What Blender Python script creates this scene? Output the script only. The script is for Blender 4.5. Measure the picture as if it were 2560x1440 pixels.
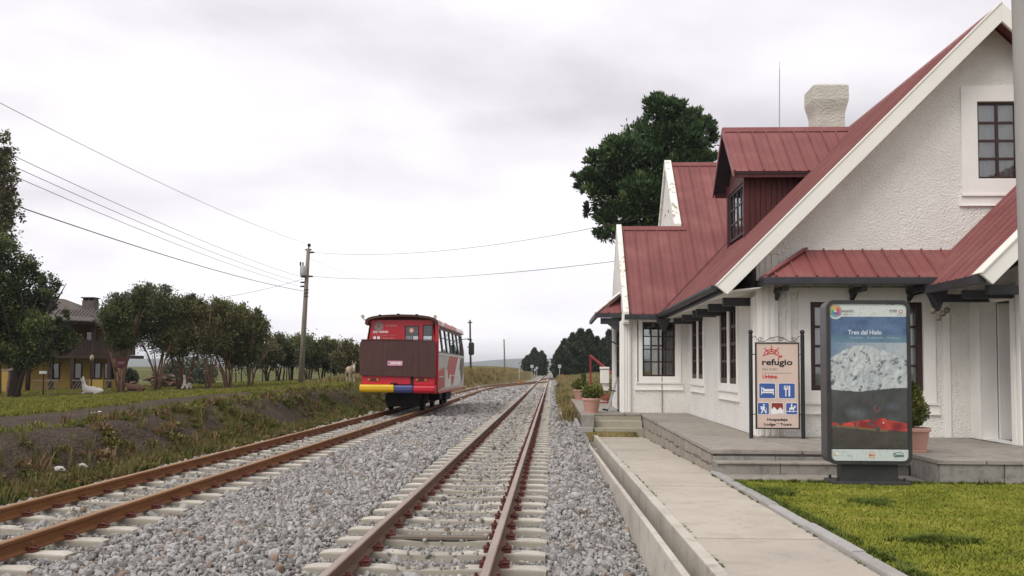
import bpy, bmesh, math, random
import numpy as np
from mathutils import Vector, Matrix
from mathutils.geometry import tessellate_polygon

random.seed(7); RNG = np.random.default_rng(11)
for o in list(bpy.data.objects): bpy.data.objects.remove(o)
S = bpy.context.scene
COL = S.collection
R = math.radians

# ---------------------------------------------------------------- camera
cam_d = bpy.data.cameras.new('camera'); cam = bpy.data.objects.new('camera', cam_d); COL.objects.link(cam)
S.camera = cam
cam_d.sensor_width = 36.0; cam_d.lens = 33.75; cam_d.shift_y = 0.032
cam_d.clip_start = 0.05; cam_d.clip_end = 9000
yaw, pitch, roll = math.atan(100/2400), math.atan(0.05), 0.0045
fw = Vector((-math.sin(yaw)*math.cos(pitch), math.cos(yaw)*math.cos(pitch), math.sin(pitch)))
rt = Vector((math.cos(yaw), math.sin(yaw), 0)); up = rt.cross(fw)
r2 = rt*math.cos(roll)+up*math.sin(roll); u2 = up*math.cos(roll)-rt*math.sin(roll)
m = Matrix((r2, u2, -fw)).transposed().to_4x4(); m.translation = (0, 0, 1.6)
cam.matrix_world = m

# ---------------------------------------------------------------- sky and sun (overcast)
SUN_EL, SUN_AZ = R(48), R(222)      # sun high, behind cloud, from the left and a little behind the camera
W = bpy.data.worlds.new('World'); S.world = W; W.use_nodes = True
nt = W.node_tree; N = nt.nodes; L = nt.links; N.clear()
wout = N.new('ShaderNodeOutputWorld'); bg = N.new('ShaderNodeBackground'); L.new(bg.outputs[0], wout.inputs[0])
sky = N.new('ShaderNodeTexSky'); sky.sky_type = 'NISHITA'; sky.sun_disc = False
sky.sun_elevation = SUN_EL; sky.sun_rotation = SUN_AZ; sky.altitude = 3600; sky.air_density = 1.0; sky.dust_density = 2.0
skym = N.new('ShaderNodeMix'); skym.data_type = 'RGBA'; skym.blend_type = 'MULTIPLY'; skym.inputs[0].default_value = 1
L.new(sky.outputs[0], skym.inputs[6]); skym.inputs[7].default_value = (0.09, 0.09, 0.09, 1)
tc = N.new('ShaderNodeTexCoord'); sep = N.new('ShaderNodeSeparateXYZ'); L.new(tc.outputs['Generated'], sep.inputs[0])
def wm(op, a, b=None, c=None):
    n = N.new('ShaderNodeMath'); n.operation = op
    for i, v in enumerate((a, b, c)):
        if v is None: continue
        if isinstance(v, (int, float)): n.inputs[i].default_value = v
        else: L.new(v, n.inputs[i])
    return n.outputs[0]
den = wm('ADD', wm('MAXIMUM', sep.outputs[2], 0.0), 0.16)
cmb = N.new('ShaderNodeCombineXYZ'); L.new(wm('DIVIDE', sep.outputs[0], den), cmb.inputs[0]); L.new(wm('DIVIDE', sep.outputs[1], den), cmb.inputs[1])
def wnoise(scale, detail, rough, off):
    mp = N.new('ShaderNodeMapping'); mp.inputs['Location'].default_value = off; L.new(cmb.outputs[0], mp.inputs[0])
    n = N.new('ShaderNodeTexNoise'); n.inputs['Scale'].default_value = scale; n.inputs['Detail'].default_value = detail
    n.inputs['Roughness'].default_value = rough; n.inputs['Distortion'].default_value = 0.25; L.new(mp.outputs[0], n.inputs['Vector']); return n.outputs['Fac']
n1 = wnoise(0.62, 3, 0.45, (3.1, 1.4, 0.2)); n2 = wnoise(1.7, 5, 0.5, (7.7, 2.2, 1.0))
mixn = wm('ADD', wm('MULTIPLY', n1, 0.60), wm('MULTIPLY', n2, 0.40))
ramp = N.new('ShaderNodeValToRGB'); L.new(mixn, ramp.inputs[0])
cr = ramp.color_ramp; cr.elements[0].position = 0.37; cr.elements[0].color = (0.465, 0.445, 0.472, 1)
cr.elements[1].position = 0.60; cr.elements[1].color = (0.82, 0.783, 0.815, 1)
e = cr.elements.new(0.48); e.color = (0.635, 0.612, 0.634, 1)
# cloud thins towards the horizon
hz = N.new('ShaderNodeMapRange'); L.new(sep.outputs[2], hz.inputs[0]); hz.inputs[1].default_value = 0.0; hz.inputs[2].default_value = 0.24
hz.inputs[3].default_value = 0.75; hz.inputs[4].default_value = 0.0
mh = N.new('ShaderNodeMix'); mh.data_type = 'RGBA'; L.new(hz.outputs[0], mh.inputs[0]); L.new(ramp.outputs[0], mh.inputs[6]); mh.inputs[7].default_value = (0.95, 0.92, 0.94, 1)
mx = N.new('ShaderNodeMix'); mx.data_type = 'RGBA'; mx.inputs[0].default_value = 0.94
L.new(skym.outputs[2], mx.inputs[6]); L.new(mh.outputs[2], mx.inputs[7])
L.new(mx.outputs[2], bg.inputs[0]); bg.inputs[1].default_value = 1.0
sl = bpy.data.lights.new('sun', 'SUN'); so = bpy.data.objects.new('sun', sl); COL.objects.link(so)
sl.energy = 1.5; sl.angle = R(38); sl.color = (1.0, 0.965, 0.92)
sd = Vector((math.sin(SUN_AZ)*math.cos(SUN_EL), math.cos(SUN_AZ)*math.cos(SUN_EL), math.sin(SUN_EL)))
so.rotation_euler = sd.to_track_quat('Z', 'Y').to_euler(); so.location = (0, 0, 60)

# ---------------------------------------------------------------- render settings
S.view_settings.view_transform = 'Standard'; S.view_settings.look = 'None'
S.view_settings.gamma = 1.0; S.view_settings.exposure = 0.55; S.view_settings.use_curve_mapping = False
S.render.resolution_x = 1024; S.render.resolution_y = 576
try:
    S.render.engine = 'CYCLES'; S.cycles.max_bounces = 8; S.cycles.transparent_max_bounces = 12
except Exception: pass

# ================================================================ helpers
def link(o, parent=None):
    COL.objects.link(o)
    if parent is not None: o.parent = parent
    return o
def woff(p):
    v = Vector((0, 0, 0))
    while p is not None: v += p.location; p = p.parent
    return v
def tag(o, label=None, cat=None, group=None, kind=None):
    if label: o['label'] = label
    if cat: o['category'] = cat
    if group: o['group'] = group
    if kind: o['kind'] = kind
    return o
def thing(name, loc, label, cat, group=None):
    o = bpy.data.objects.new(name, None); o.location = loc; o.empty_display_size = 0.2; link(o)
    return tag(o, label, cat, group)
def copy_tree(o, parent=None):
    c = o.copy(); COL.objects.link(c); c.parent = parent
    for ch in list(o.children): copy_tree(ch, c)
    return c
def mesh_np(name, v, f, mats, smooth=False, mi=None):
    """v (n,3), f (m,k) uniform polygon size"""
    v = np.asarray(v, np.float32); f = np.asarray(f, np.int32); k = f.shape[1]
    me = bpy.data.meshes.new(name); me.vertices.add(len(v)); me.vertices.foreach_set('co', v.ravel())
    me.loops.add(f.size); me.loops.foreach_set('vertex_index', f.ravel())
    me.polygons.add(len(f)); me.polygons.foreach_set('loop_start', np.arange(0, f.size, k, dtype=np.int32))
    try: me.polygons.foreach_set('loop_total', np.full(len(f), k, np.int32))
    except Exception: pass
    if smooth: me.polygons.foreach_set('use_smooth', np.ones(len(f), bool))
    if mi is not None: me.polygons.foreach_set('material_index', np.asarray(mi, np.int32))
    for mt in (mats if isinstance(mats, (list, tuple)) else [mats]): me.materials.append(mt)
    me.update(calc_edges=True); me.validate(); return me

class MB:
    def __init__(s): s.v = []; s.f = []; s.mi = []; s.m = 0
    def add(s, vs, fs):
        b = len(s.v); s.v += [tuple(x) for x in vs]
        for q in fs: s.f.append([b+i for i in q]); s.mi.append(s.m)
        return s
    def box(s, x0, x1, y0, y1, z0, z1):
        if x0 > x1: x0, x1 = x1, x0
        if y0 > y1: y0, y1 = y1, y0
        if z0 > z1: z0, z1 = z1, z0
        return s.add([(x0,y0,z0),(x1,y0,z0),(x1,y1,z0),(x0,y1,z0),(x0,y0,z1),(x1,y0,z1),(x1,y1,z1),(x0,y1,z1)],
                     [(0,3,2,1),(4,5,6,7),(0,1,5,4),(1,2,6,5),(2,3,7,6),(3,0,4,7)])
    def bar(s, a, b, w, h, upv=(0,0,1)):
        """rectangular bar from a to b"""
        a = Vector(a); b = Vector(b); d = (b-a).normalized(); u = Vector(upv)
        if abs(d.dot(u)) > 0.99: u = Vector((1,0,0))
        x = d.cross(u).normalized()*w/2; y = x.cross(d).normalized()*h/2
        vs = [p+sx*x+sy*y for p in (a, b) for sx, sy in ((-1,-1),(1,-1),(1,1),(-1,1))]
        return s.add(vs, [(0,3,2,1),(4,5,6,7),(0,1,5,4),(1,2,6,5),(2,3,7,6),(3,0,4,7)])
    def prism(s, poly, ext):
        """planar 3d polygon extruded by a vector"""
        n = len(poly); e = Vector(ext); a = [Vector(p) for p in poly]
        vs = a+[p+e for p in a]
        fs = [tuple(range(n))[::-1], tuple(range(n, 2*n))]+[(i, (i+1) % n, n+(i+1) % n, n+i) for i in range(n)]
        return s.add(vs, fs)
    def tube(s, pts, r, n=8, cap=True):
        pts = [Vector(p) for p in pts]; rs = r if isinstance(r, (list, tuple)) else [r]*len(pts)
        vs = []; prev = None
        for i, p in enumerate(pts):
            t = (pts[min(i+1, len(pts)-1)]-pts[max(i-1, 0)]).normalized()
            if prev is None:
                u = Vector((0,0,1)) if abs(t.z) < 0.9 else Vector((1,0,0)); x = t.cross(u).normalized()
            else: x = (prev-t*prev.dot(t)).normalized()
            prev = x; y = t.cross(x)
            for k in range(n):
                a = 2*math.pi*k/n; vs.append(p+(x*math.cos(a)+y*math.sin(a))*rs[i])
        fs = []
        for i in range(len(pts)-1):
            for k in range(n): fs.append((i*n+k, i*n+(k+1) % n, (i+1)*n+(k+1) % n, (i+1)*n+k))
        if cap: fs += [tuple(range(n))[::-1], tuple(range((len(pts)-1)*n, len(pts)*n))]
        return s.add(vs, fs)
    def lathe(s, prof, c=(0,0,0), n=20, cap=True):
        vs = [(c[0]+r*math.cos(2*math.pi*k/n), c[1]+r*math.sin(2*math.pi*k/n), c[2]+z) for r, z in prof for k in range(n)]
        fs = [(i*n+k, i*n+(k+1) % n, (i+1)*n+(k+1) % n, (i+1)*n+k) for i in range(len(prof)-1) for k in range(n)]
        if cap: fs += [tuple(range(n))[::-1], tuple(range((len(prof)-1)*n, len(prof)*n))]
        return s.add(vs, fs)
    def sphere(s, c, r, n=12, k=8, sc=(1,1,1)):
        prof = [(r*math.sin(math.pi*i/k), -r*math.cos(math.pi*i/k)) for i in range(k+1)]
        vs = [(c[0]+a*math.cos(2*math.pi*j/n)*sc[0], c[1]+a*math.sin(2*math.pi*j/n)*sc[1], c[2]+z*sc[2]) for a, z in prof for j in range(n)]
        fs = [(i*n+j, i*n+(j+1) % n, (i+1)*n+(j+1) % n, (i+1)*n+j) for i in range(k) for j in range(n)]
        return s.add(vs, fs)
    def plate(s, loops, to3, thick):
        """2d polygon with holes (loops[0] outer) mapped by to3(u,v,w), w from 0 to thick"""
        tris = tessellate_polygon([[Vector((u, v, 0)) for u, v in lp] for lp in loops])
        flat = [p for lp in loops for p in lp]; n = len(flat)
        vs = [to3(u, v, 0) for u, v in flat]+[to3(u, v, thick) for u, v in flat]
        fs = [tuple(t) for t in tris]+[tuple(n+i for i in t[::-1]) for t in tris]
        b = 0
        for lp in loops:
            k = len(lp)
            fs += [(b+i, b+(i+1) % k, n+b+(i+1) % k, n+b+i) for i in range(k)]; b += k
        return s.add(vs, fs)
    def mesh(s, name, mat, smooth=False, off=None, recalc=True):
        me = bpy.data.meshes.new(name)
        vs = s.v if off is None else [(a-off[0], b-off[1], c-off[2]) for a, b, c in s.v]
        me.from_pydata(vs, [], s.f)
        for mt in (mat if isinstance(mat, (list, tuple)) else [mat]): me.materials.append(mt)
        if len(me.polygons) == len(s.mi): me.polygons.foreach_set('material_index', s.mi)
        if recalc:
            bm = bmesh.new(); bm.from_mesh(me); bmesh.ops.recalc_face_normals(bm, faces=bm.faces); bm.to_mesh(me); bm.free()
        if smooth is True: me.polygons.foreach_set('use_smooth', [True]*len(me.polygons))
        elif smooth:
            me.polygons.foreach_set('use_smooth', [True]*len(me.polygons)); me.set_sharp_from_angle(angle=R(smooth))
        me.update(); return me
    def build(s, name, mat, parent=None, smooth=False, bevel=0.0, local=False):
        off = woff(parent) if (parent is not None and not local) else None
        o = bpy.data.objects.new(name, s.mesh(name, mat, smooth, off)); link(o, parent)
        if bevel:
            b = o.modifiers.new('bevel', 'BEVEL'); b.width = bevel; b.segments = 2; b.limit_method = 'ANGLE'; b.angle_limit = R(35)
        return o

def rounded(x0, x1, z0, z1, r, n=5):
    p = []
    for cx, cz, a0 in ((x1-r, z1-r, 0), (x0+r, z1-r, 90), (x0+r, z0+r, 180), (x1-r, z0+r, 270)):
        for i in range(n+1):
            a = R(a0+90*i/n); p.append((cx+r*math.cos(a), cz+r*math.sin(a)))
    return p

# ---------------------------------------------------------------- materials
def nodes(name):
    mt = bpy.data.materials.new(name); mt.use_nodes = True; t = mt.node_tree
    b = t.nodes['Principled BSDF']; return mt, t, b
def coords(t, scale=(1,1,1), src='Object'):
    c = t.nodes.new('ShaderNodeTexCoord'); mp = t.nodes.new('ShaderNodeMapping'); mp.inputs['Scale'].default_value = scale
    t.links.new(c.outputs[src], mp.inputs[0]); return mp.outputs[0]
def noise(t, vec, scale, detail=4, rough=0.55, dist=0.0):
    n = t.nodes.new('ShaderNodeTexNoise'); n.inputs['Scale'].default_value = scale; n.inputs['Detail'].default_value = detail
    n.inputs['Roughness'].default_value = rough; n.inputs['Distortion'].default_value = dist; t.links.new(vec, n.inputs['Vector']); return n.outputs['Fac']
def rampn(t, fac, stops):
    r = t.nodes.new('ShaderNodeValToRGB'); t.links.new(fac, r.inputs[0]); el = r.color_ramp.elements
    while len(el) > 1: el.remove(el[-1])
    el[0].position = stops[0][0]; c = stops[0][1]; el[0].color = (*c, 1) if not isinstance(c, (int, float)) else (c, c, c, 1)
    for p, c in stops[1:]:
        e = el.new(p); e.color = (*c, 1) if not isinstance(c, (int, float)) else (c, c, c, 1)
    return r.outputs[0]
def mixc(t, fac, a, b, mode='MIX'):
    mnode = t.nodes.new('ShaderNodeMix'); mnode.data_type = 'RGBA'; mnode.blend_type = mode
    for i, v in ((0, fac), (6, a), (7, b)):
        if isinstance(v, (int, float)): mnode.inputs[i].default_value = v if i == 0 else (v, v, v, 1)
        elif isinstance(v, tuple): mnode.inputs[i].default_value = (*v, 1)
        else: t.links.new(v, mnode.inputs[i])
    return mnode.outputs[2]
def bump(t, b, h, strength, dist=0.02):
    n = t.nodes.new('ShaderNodeBump'); n.inputs['Strength'].default_value = strength; n.inputs['Distance'].default_value = dist
    t.links.new(h, n.inputs['Height']); t.links.new(n.outputs[0], b.inputs['Normal'])
def mul(c, k): return tuple(min(1, x*k) for x in c)
def mat(name, col, rough=0.7, var=0.12, scale=3.0, metal=0.0, bmp=0.0, bscale=60.0, bdist=0.01, spec=0.3, detail=5, tint=None, stretch=(1,1,1)):
    mt, t, b = nodes(name); v = coords(t, stretch)
    c = rampn(t, noise(t, v, scale, detail, 0.6), [(0.28, mul(col, 1-var)), (0.5, col), (0.74, tint or mul(col, 1+var))])
    t.links.new(c, b.inputs['Base Color']); b.inputs['Roughness'].default_value = rough; b.inputs['Metallic'].default_value = metal
    b.inputs['Specular IOR Level'].default_value = spec
    if bmp: bump(t, b, noise(t, v, bscale, 4, 0.6), bmp, bdist)
    return mt
M = {}
# roughcast white wall
def stucco(name, col, k=0.75, sc=38):
    mt, t, b = nodes(name); v = coords(t)
    big = noise(t, v, 0.9, 5, 0.6); c = rampn(t, big, [(0.3, mul(col, 0.90)), (0.55, col), (0.8, mul(col, 1.04))])
    st = noise(t, coords(t, (3.0, 3.0, 0.35)), 1.6, 5, 0.65); c = mixc(t, rampn(t, st, [(0.57, 0.0), (0.82, 0.24)]), c, (0.42, 0.39, 0.32))
    t.links.new(c, b.inputs['Base Color']); b.inputs['Roughness'].default_value = 0.9; b.inputs['Specular IOR Level'].default_value = 0.15
    vo = t.nodes.new('ShaderNodeTexVoronoi'); vo.inputs['Scale'].default_value = sc; vo.feature = 'SMOOTH_F1'; t.links.new(v, vo.inputs['Vector'])
    nn = noise(t, v, sc*0.55, 5, 0.7, 0.6); h = t.nodes.new('ShaderNodeMath'); h.operation = 'ADD'; t.links.new(vo.outputs['Distance'], h.inputs[0]); t.links.new(nn, h.inputs[1])
    bump(t, b, h.outputs[0], k, 0.026); return mt
M['stucco'] = stucco('roughcast_white', (0.80, 0.785, 0.735))
M['white'] = mat('white_masonry_paint', (0.81, 0.795, 0.75), 0.75, 0.06, 1.3, bmp=0.12, bscale=90, bdist=0.006)
M['barge'] = mat('white_barge_paint', (0.80, 0.78, 0.71), 0.6, 0.05, 1.2, bmp=0.06, bscale=60)
def lichen():
    mt, t, b = nodes('white_paint_with_lichen'); v = coords(t)
    n = noise(t, v, 5.0, 7, 0.72); n2 = noise(t, v, 1.5, 4, 0.6)
    c = mixc(t, rampn(t, n, [(0.54, 0.0), (0.62, 1.0)]), (0.80, 0.79, 0.74), mixc(t, rampn(t, n2, [(0.4, 0.0), (0.65, 1.0)]), (0.30, 0.27, 0.20), (0.46, 0.33, 0.10)))
    t.links.new(c, b.inputs['Base Color']); b.inputs['Roughness'].default_value = 0.9; bump(t, b, n, 0.2, 0.01); return mt
M['lichen'] = lichen()
def roofm():
    mt, t, b = nodes('dark_red_painted_sheet'); v = coords(t)
    n = noise(t, v, 1.1, 6, 0.6); c = rampn(t, n, [(0.26, (0.170, 0.050, 0.047)), (0.50, (0.212, 0.066, 0.061)), (0.76, (0.268, 0.104, 0.094))])
    oi = t.nodes.new('ShaderNodeObjectInfo'); r = rampn(t, oi.outputs['Random'], [(0.0, 0.93), (1.0, 1.06)])
    c = mixc(t, 1.0, c, r, 'MULTIPLY'); t.links.new(c, b.inputs['Base Color'])
    st = noise(t, coords(t, (1, 1, 1)), 14, 5, 0.7); t.links.new(rampn(t, st, [(0.3, 0.46), (0.8, 0.66)]), b.inputs['Roughness'])
    b.inputs['Specular IOR Level'].default_value = 0.42; bump(t, b, noise(t, v, 2.2, 3), 0.10, 0.02); return mt
M['roof'] = roofm()
M['redwood'] = mat('dark_red_boards', (0.085, 0.022, 0.022), 0.6, 0.25, 2.0, stretch=(4, 4, 0.6))
M['brown'] = mat('dark_brown_joinery', (0.040, 0.018, 0.014), 0.45, 0.3, 4.0, spec=0.4)
M['gutter'] = mat('charcoal_gutter_paint', (0.045, 0.043, 0.048), 0.5, 0.25, 3.0)
M['black'] = mat('black_paint', (0.018, 0.018, 0.019), 0.45, 0.2, 8.0, spec=0.4)
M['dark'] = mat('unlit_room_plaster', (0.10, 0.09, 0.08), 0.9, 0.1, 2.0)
M['curtain'] = mat('pale_net_curtain', (0.72, 0.71, 0.69), 0.9, 0.12, 6.0, stretch=(6, 6, 0.5))
def glass(name, tint=(0.75, 0.78, 0.78), trans=0.65):
    mt = bpy.data.materials.new(name); mt.use_nodes = True; t = mt.node_tree; t.nodes.clear()
    o = t.nodes.new('ShaderNodeOutputMaterial'); g = t.nodes.new('ShaderNodeBsdfGlossy'); g.inputs['Roughness'].default_value = 0.03; g.inputs[0].default_value = (0.9, 0.9, 0.9, 1)
    tr = t.nodes.new('ShaderNodeBsdfTransparent'); tr.inputs[0].default_value = (*tint, 1)
    fr = t.nodes.new('ShaderNodeFresnel'); fr.inputs[0].default_value = 1.5
    mr = t.nodes.new('ShaderNodeMapRange'); t.links.new(fr.outputs[0], mr.inputs[0]); mr.inputs[3].default_value = 1-trans-0.2; mr.inputs[4].default_value = 1.0
    mr.inputs[3].default_value = max(0.05, 0.75-trans)
    mxs = t.nodes.new('ShaderNodeMixShader'); t.links.new(mr.outputs[0], mxs.inputs[0]); t.links.new(tr.outputs[0], mxs.inputs[1]); t.links.new(g.outputs[0], mxs.inputs[2])
    t.links.new(mxs.outputs[0], o.inputs[0]); return mt
M['glass'] = glass('window_glass', (0.80, 0.82, 0.82), 0.70)
M['tint'] = glass('tinted_window_glass', (0.10, 0.115, 0.11), 0.72)
def concrete(name, col, sc=1.6, dark=0.55, k=0.25, cut=0.58):
    mt, t, b = nodes(name); v = coords(t)
    n = noise(t, v, sc, 6, 0.62); c = rampn(t, n, [(0.25, mul(col, 0.80)), (0.5, col), (0.8, mul(col, 1.10))])
    n2 = noise(t, v, sc*3.7, 6, 0.7, 0.5); c = mixc(t, rampn(t, n2, [(cut, 0.0), (cut+0.16, 0.55)]), c, mul(col, dark))
    n3 = noise(t, v, 130, 2, 0.6); c = mixc(t, 0.16, c, rampn(t, n3, [(0.3, 0.0), (0.7, 1.0)]), 'OVERLAY')
    oi = t.nodes.new('ShaderNodeObjectInfo'); c = mixc(t, 1.0, c, rampn(t, oi.outputs['Random'], [(0.0, 0.92), (1.0, 1.05)]), 'MULTIPLY')
    t.links.new(c, b.inputs['Base Color']); b.inputs['Roughness'].default_value = 0.88; b.inputs['Specular IOR Level'].default_value = 0.2
    bump(t, b, noise(t, v, 70, 5, 0.65), k, 0.008); return mt
M['path'] = concrete('path_concrete', (0.46, 0.415, 0.345), 1.0, .62, .3, .53)
M['drain'] = concrete('drain_concrete', (0.50, 0.46, 0.395), 1.2, .5, .3, .52)
M['kerb'] = concrete('kerb_concrete', (0.36, 0.345, 0.325), 2.0)
M['slab'] = concrete('platform_stone', (0.32, 0.29, 0.25), 1.3, 0.5, .3, .50)
M['slabface'] = concrete('platform_face_stone', (0.29, 0.275, 0.245), 1.5, 0.38, .35, .48)
M['stone'] = concrete('rubble_stone', (0.30, 0.265, 0.22), 3.0, 0.4, 0.5)
M['mortar'] = concrete('mortar', (0.22, 0.20, 0.175), 3.0, 0.5, 0.5)
M['mossy'] = concrete('mossy_concrete', (0.38, 0.35, 0.27), 2.2, 0.4)
def sleeper_m():
    mt, t, b = nodes('sleeper_concrete'); v = coords(t)
    oi = t.nodes.new('ShaderNodeObjectInfo'); n = noise(t, v, 3.0, 6, 0.65); c = rampn(t, n, [(0.25, (0.40, 0.37, 0.305)), (0.5, (0.54, 0.50, 0.425)), (0.8, (0.63, 0.595, 0.52))])
    c = mixc(t, 1.0, c, rampn(t, oi.outputs['Random'], [(0.0, 0.82), (1.0, 1.05)]), 'MULTIPLY')
    g = noise(t, v, 9.0, 6, 0.7); c = mixc(t, rampn(t, g, [(0.55, 0.0), (0.72, 0.6)]), c, (0.24, 0.18, 0.125))
    sx = t.nodes.new('ShaderNodeSeparateXYZ'); t.links.new(v, sx.inputs[0]); ab = t.nodes.new('ShaderNodeMath'); ab.operation = 'ABSOLUTE'; t.links.new(sx.outputs[0], ab.inputs[0])
    pp = t.nodes.new('ShaderNodeMath'); pp.operation = 'PINGPONG'; pp.inputs[1].default_value = 0.567; t.links.new(ab.outputs[0], pp.inputs[0])
    ad = t.nodes.new('ShaderNodeMath'); ad.operation = 'ADD'; t.links.new(pp.outputs[0], ad.inputs[0]); m4 = t.nodes.new('ShaderNodeMath'); m4.operation = 'MULTIPLY'; t.links.new(g, m4.inputs[0]); m4.inputs[1].default_value = 0.35; t.links.new(m4.outputs[0], ad.inputs[1])
    c = mixc(t, rampn(t, ad.outputs[0], [(0.58, 0.0), (0.78, 0.55)]), c, (0.20, 0.115, 0.07))
    zr_ = t.nodes.new('ShaderNodeMapRange'); t.links.new(sx.outputs[2], zr_.inputs[0]); zr_.inputs[1].default_value = -0.003; zr_.inputs[2].default_value = -0.022; zr_.inputs[3].default_value = 0.0; zr_.inputs[4].default_value = 0.8
    c = mixc(t, zr_.outputs[0], c, (0.27, 0.245, 0.19))
    t.links.new(c, b.inputs['Base Color']); b.inputs['Roughness'].default_value = 0.9; bump(t, b, noise(t, v, 60, 5), 0.25, 0.008); return mt
M['sleeper'] = sleeper_m()
def rust(name, a, bb, c3, rough=0.75, st=(1, 0.15, 1)):
    mt, t, b = nodes(name); v = coords(t, st); n = noise(t, v, 5.0, 7, 0.7)
    c = rampn(t, n, [(0.28, a), (0.52, bb), (0.78, c3)]); t.links.new(c, b.inputs['Base Color'])
    b.inputs['Roughness'].default_value = rough; b.inputs['Specular IOR Level'].default_value = 0.35; bump(t, b, noise(t, coords(t), 60, 5), 0.3, 0.004); return mt
M['rust1'] = rust('rail_rust_brown', (0.090, 0.052, 0.031), (0.145, 0.083, 0.047), (0.21, 0.130, 0.080))
M['rust2'] = rust('rail_rust_orange', (0.125, 0.048, 0.014), (0.20, 0.080, 0.024), (0.27, 0.125, 0.045))
M['railtop1'] = rust('rail_head_worn', (0.22, 0.155, 0.115), (0.30, 0.225, 0.175), (0.38, 0.30, 0.24), 0.42)
M['railtop2'] = rust('rail_head_rusty', (0.24, 0.125, 0.055), (0.32, 0.18, 0.09), (0.40, 0.25, 0.14), 0.6)
M['clip'] = rust('clip_rust_red', (0.070, 0.020, 0.016), (0.125, 0.036, 0.026), (0.18, 0.065, 0.045), 0.7, (1, 1, 1))
M['panelrust'] = rust('brown_primer_panel', (0.052, 0.024, 0.020), (0.074, 0.032, 0.028), (0.096, 0.044, 0.034), 0.55, (1.2, 1.2, 0.25))
M['oldwood'] = mat('weathered_grey_wood', (0.17, 0.14, 0.11), 0.85, 0.3, 5.0, stretch=(0.4, 4, 4), bmp=0.2)
M['polewood'] = mat('pole_concrete_stained', (0.20, 0.175, 0.135), 0.85, 0.3, 2.2, stretch=(3, 3, 0.5), bmp=0.15)
M['bark'] = mat('reddish_bark', (0.20, 0.118, 0.082), 0.9, 0.4, 4.0, stretch=(3, 3, 0.8), bmp=0.5, bscale=25)
M['barkdark'] = mat('dark_bark', (0.055, 0.042, 0.034), 0.9, 0.35, 4.0, stretch=(3, 3, 0.8), bmp=0.5, bscale=25)
def stones_m(name, stops):
    mt, t, b = nodes(name); oi = t.nodes.new('ShaderNodeObjectInfo')
    c = rampn(t, oi.outputs['Random'], stops); v = coords(t)
    c = mixc(t, 0.5, c, rampn(t, noise(t, v, 1.6, 5, 0.7), [(0.3, 0.25), (0.7, 0.75)]), 'OVERLAY')
    t.links.new(c, b.inputs['Base Color']); b.inputs['Roughness'].default_value = 0.85; b.inputs['Specular IOR Level'].default_value = 0.25; return mt
M['ballast'] = stones_m('ballast_stone', [(0.0, (0.13, 0.12, 0.11)), (0.15, (0.20, 0.19, 0.175)), (0.38, (0.275, 0.265, 0.25)), (0.62, (0.32, 0.312, 0.298)), (0.84, (0.37, 0.362, 0.347)), (0.955, (0.43, 0.415, 0.39)), (0.965, (0.26, 0.19, 0.145)), (1.0, (0.22, 0.165, 0.13))])
def leafm(name, stops, rough=0.6, trans=0.15):
    mt, t, b = nodes(name); a = t.nodes.new('ShaderNodeAttribute'); a.attribute_name = 'tone'
    c = rampn(t, a.outputs['Fac'], stops); t.links.new(c, b.inputs['Base Color'])
    b.inputs['Roughness'].default_value = rough; b.inputs['Specular IOR Level'].default_value = 0.2
    return mt
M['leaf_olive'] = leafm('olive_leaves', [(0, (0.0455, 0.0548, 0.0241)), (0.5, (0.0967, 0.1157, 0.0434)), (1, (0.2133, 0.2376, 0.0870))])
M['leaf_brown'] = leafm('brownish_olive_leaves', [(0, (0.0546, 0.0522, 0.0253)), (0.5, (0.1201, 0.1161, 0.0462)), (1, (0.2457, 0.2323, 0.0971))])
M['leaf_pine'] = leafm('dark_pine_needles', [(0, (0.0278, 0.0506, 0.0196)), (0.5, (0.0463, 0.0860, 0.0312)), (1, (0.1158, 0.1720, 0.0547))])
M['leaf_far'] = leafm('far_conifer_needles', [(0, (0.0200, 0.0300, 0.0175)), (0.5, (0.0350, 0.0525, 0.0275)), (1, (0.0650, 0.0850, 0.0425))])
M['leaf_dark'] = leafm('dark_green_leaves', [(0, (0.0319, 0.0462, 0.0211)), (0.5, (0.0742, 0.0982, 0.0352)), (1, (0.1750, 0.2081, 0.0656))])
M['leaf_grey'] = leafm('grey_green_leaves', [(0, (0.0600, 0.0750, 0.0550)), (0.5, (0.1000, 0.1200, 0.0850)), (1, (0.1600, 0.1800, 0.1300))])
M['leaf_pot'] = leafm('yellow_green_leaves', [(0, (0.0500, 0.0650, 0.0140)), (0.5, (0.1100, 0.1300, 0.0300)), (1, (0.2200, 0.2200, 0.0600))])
M['leaf_cypress'] = leafm('golden_cypress_leaves', [(0, (0.0385, 0.0550, 0.0132)), (0.5, (0.0935, 0.1100, 0.0242)), (1, (0.2200, 0.2200, 0.0550))])
def grassm(name, stops, k=.36, sc=.9):
    mt, t, b = nodes(name); g = t.nodes.new('ShaderNodeNewGeometry'); oi = t.nodes.new('ShaderNodeObjectInfo')
    n = noise(t, g.outputs['Position'], sc, 5, 0.65); ad = t.nodes.new('ShaderNodeMath'); ad.operation = 'MULTIPLY_ADD'
    t.links.new(oi.outputs['Random'], ad.inputs[0]); ad.inputs[1].default_value = k
    s2 = t.nodes.new('ShaderNodeMath'); s2.operation = 'ADD'; t.links.new(n, s2.inputs[0]); s2.inputs[1].default_value = -k/2; t.links.new(s2.outputs[0], ad.inputs[2])
    c = rampn(t, ad.outputs[0], stops); t.links.new(c, b.inputs['Base Color']); b.inputs['Roughness'].default_value = 0.75; b.inputs['Specular IOR Level'].default_value = 0.15; return mt
M['lawn'] = grassm('lawn_grass', [(0.26, (0.120, 0.145, 0.020)), (0.40, (0.180, 0.210, 0.027)), (0.54, (0.245, 0.262, 0.036)), (0.70, (0.33, 0.31, 0.065))], .16, 1.5)
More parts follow.
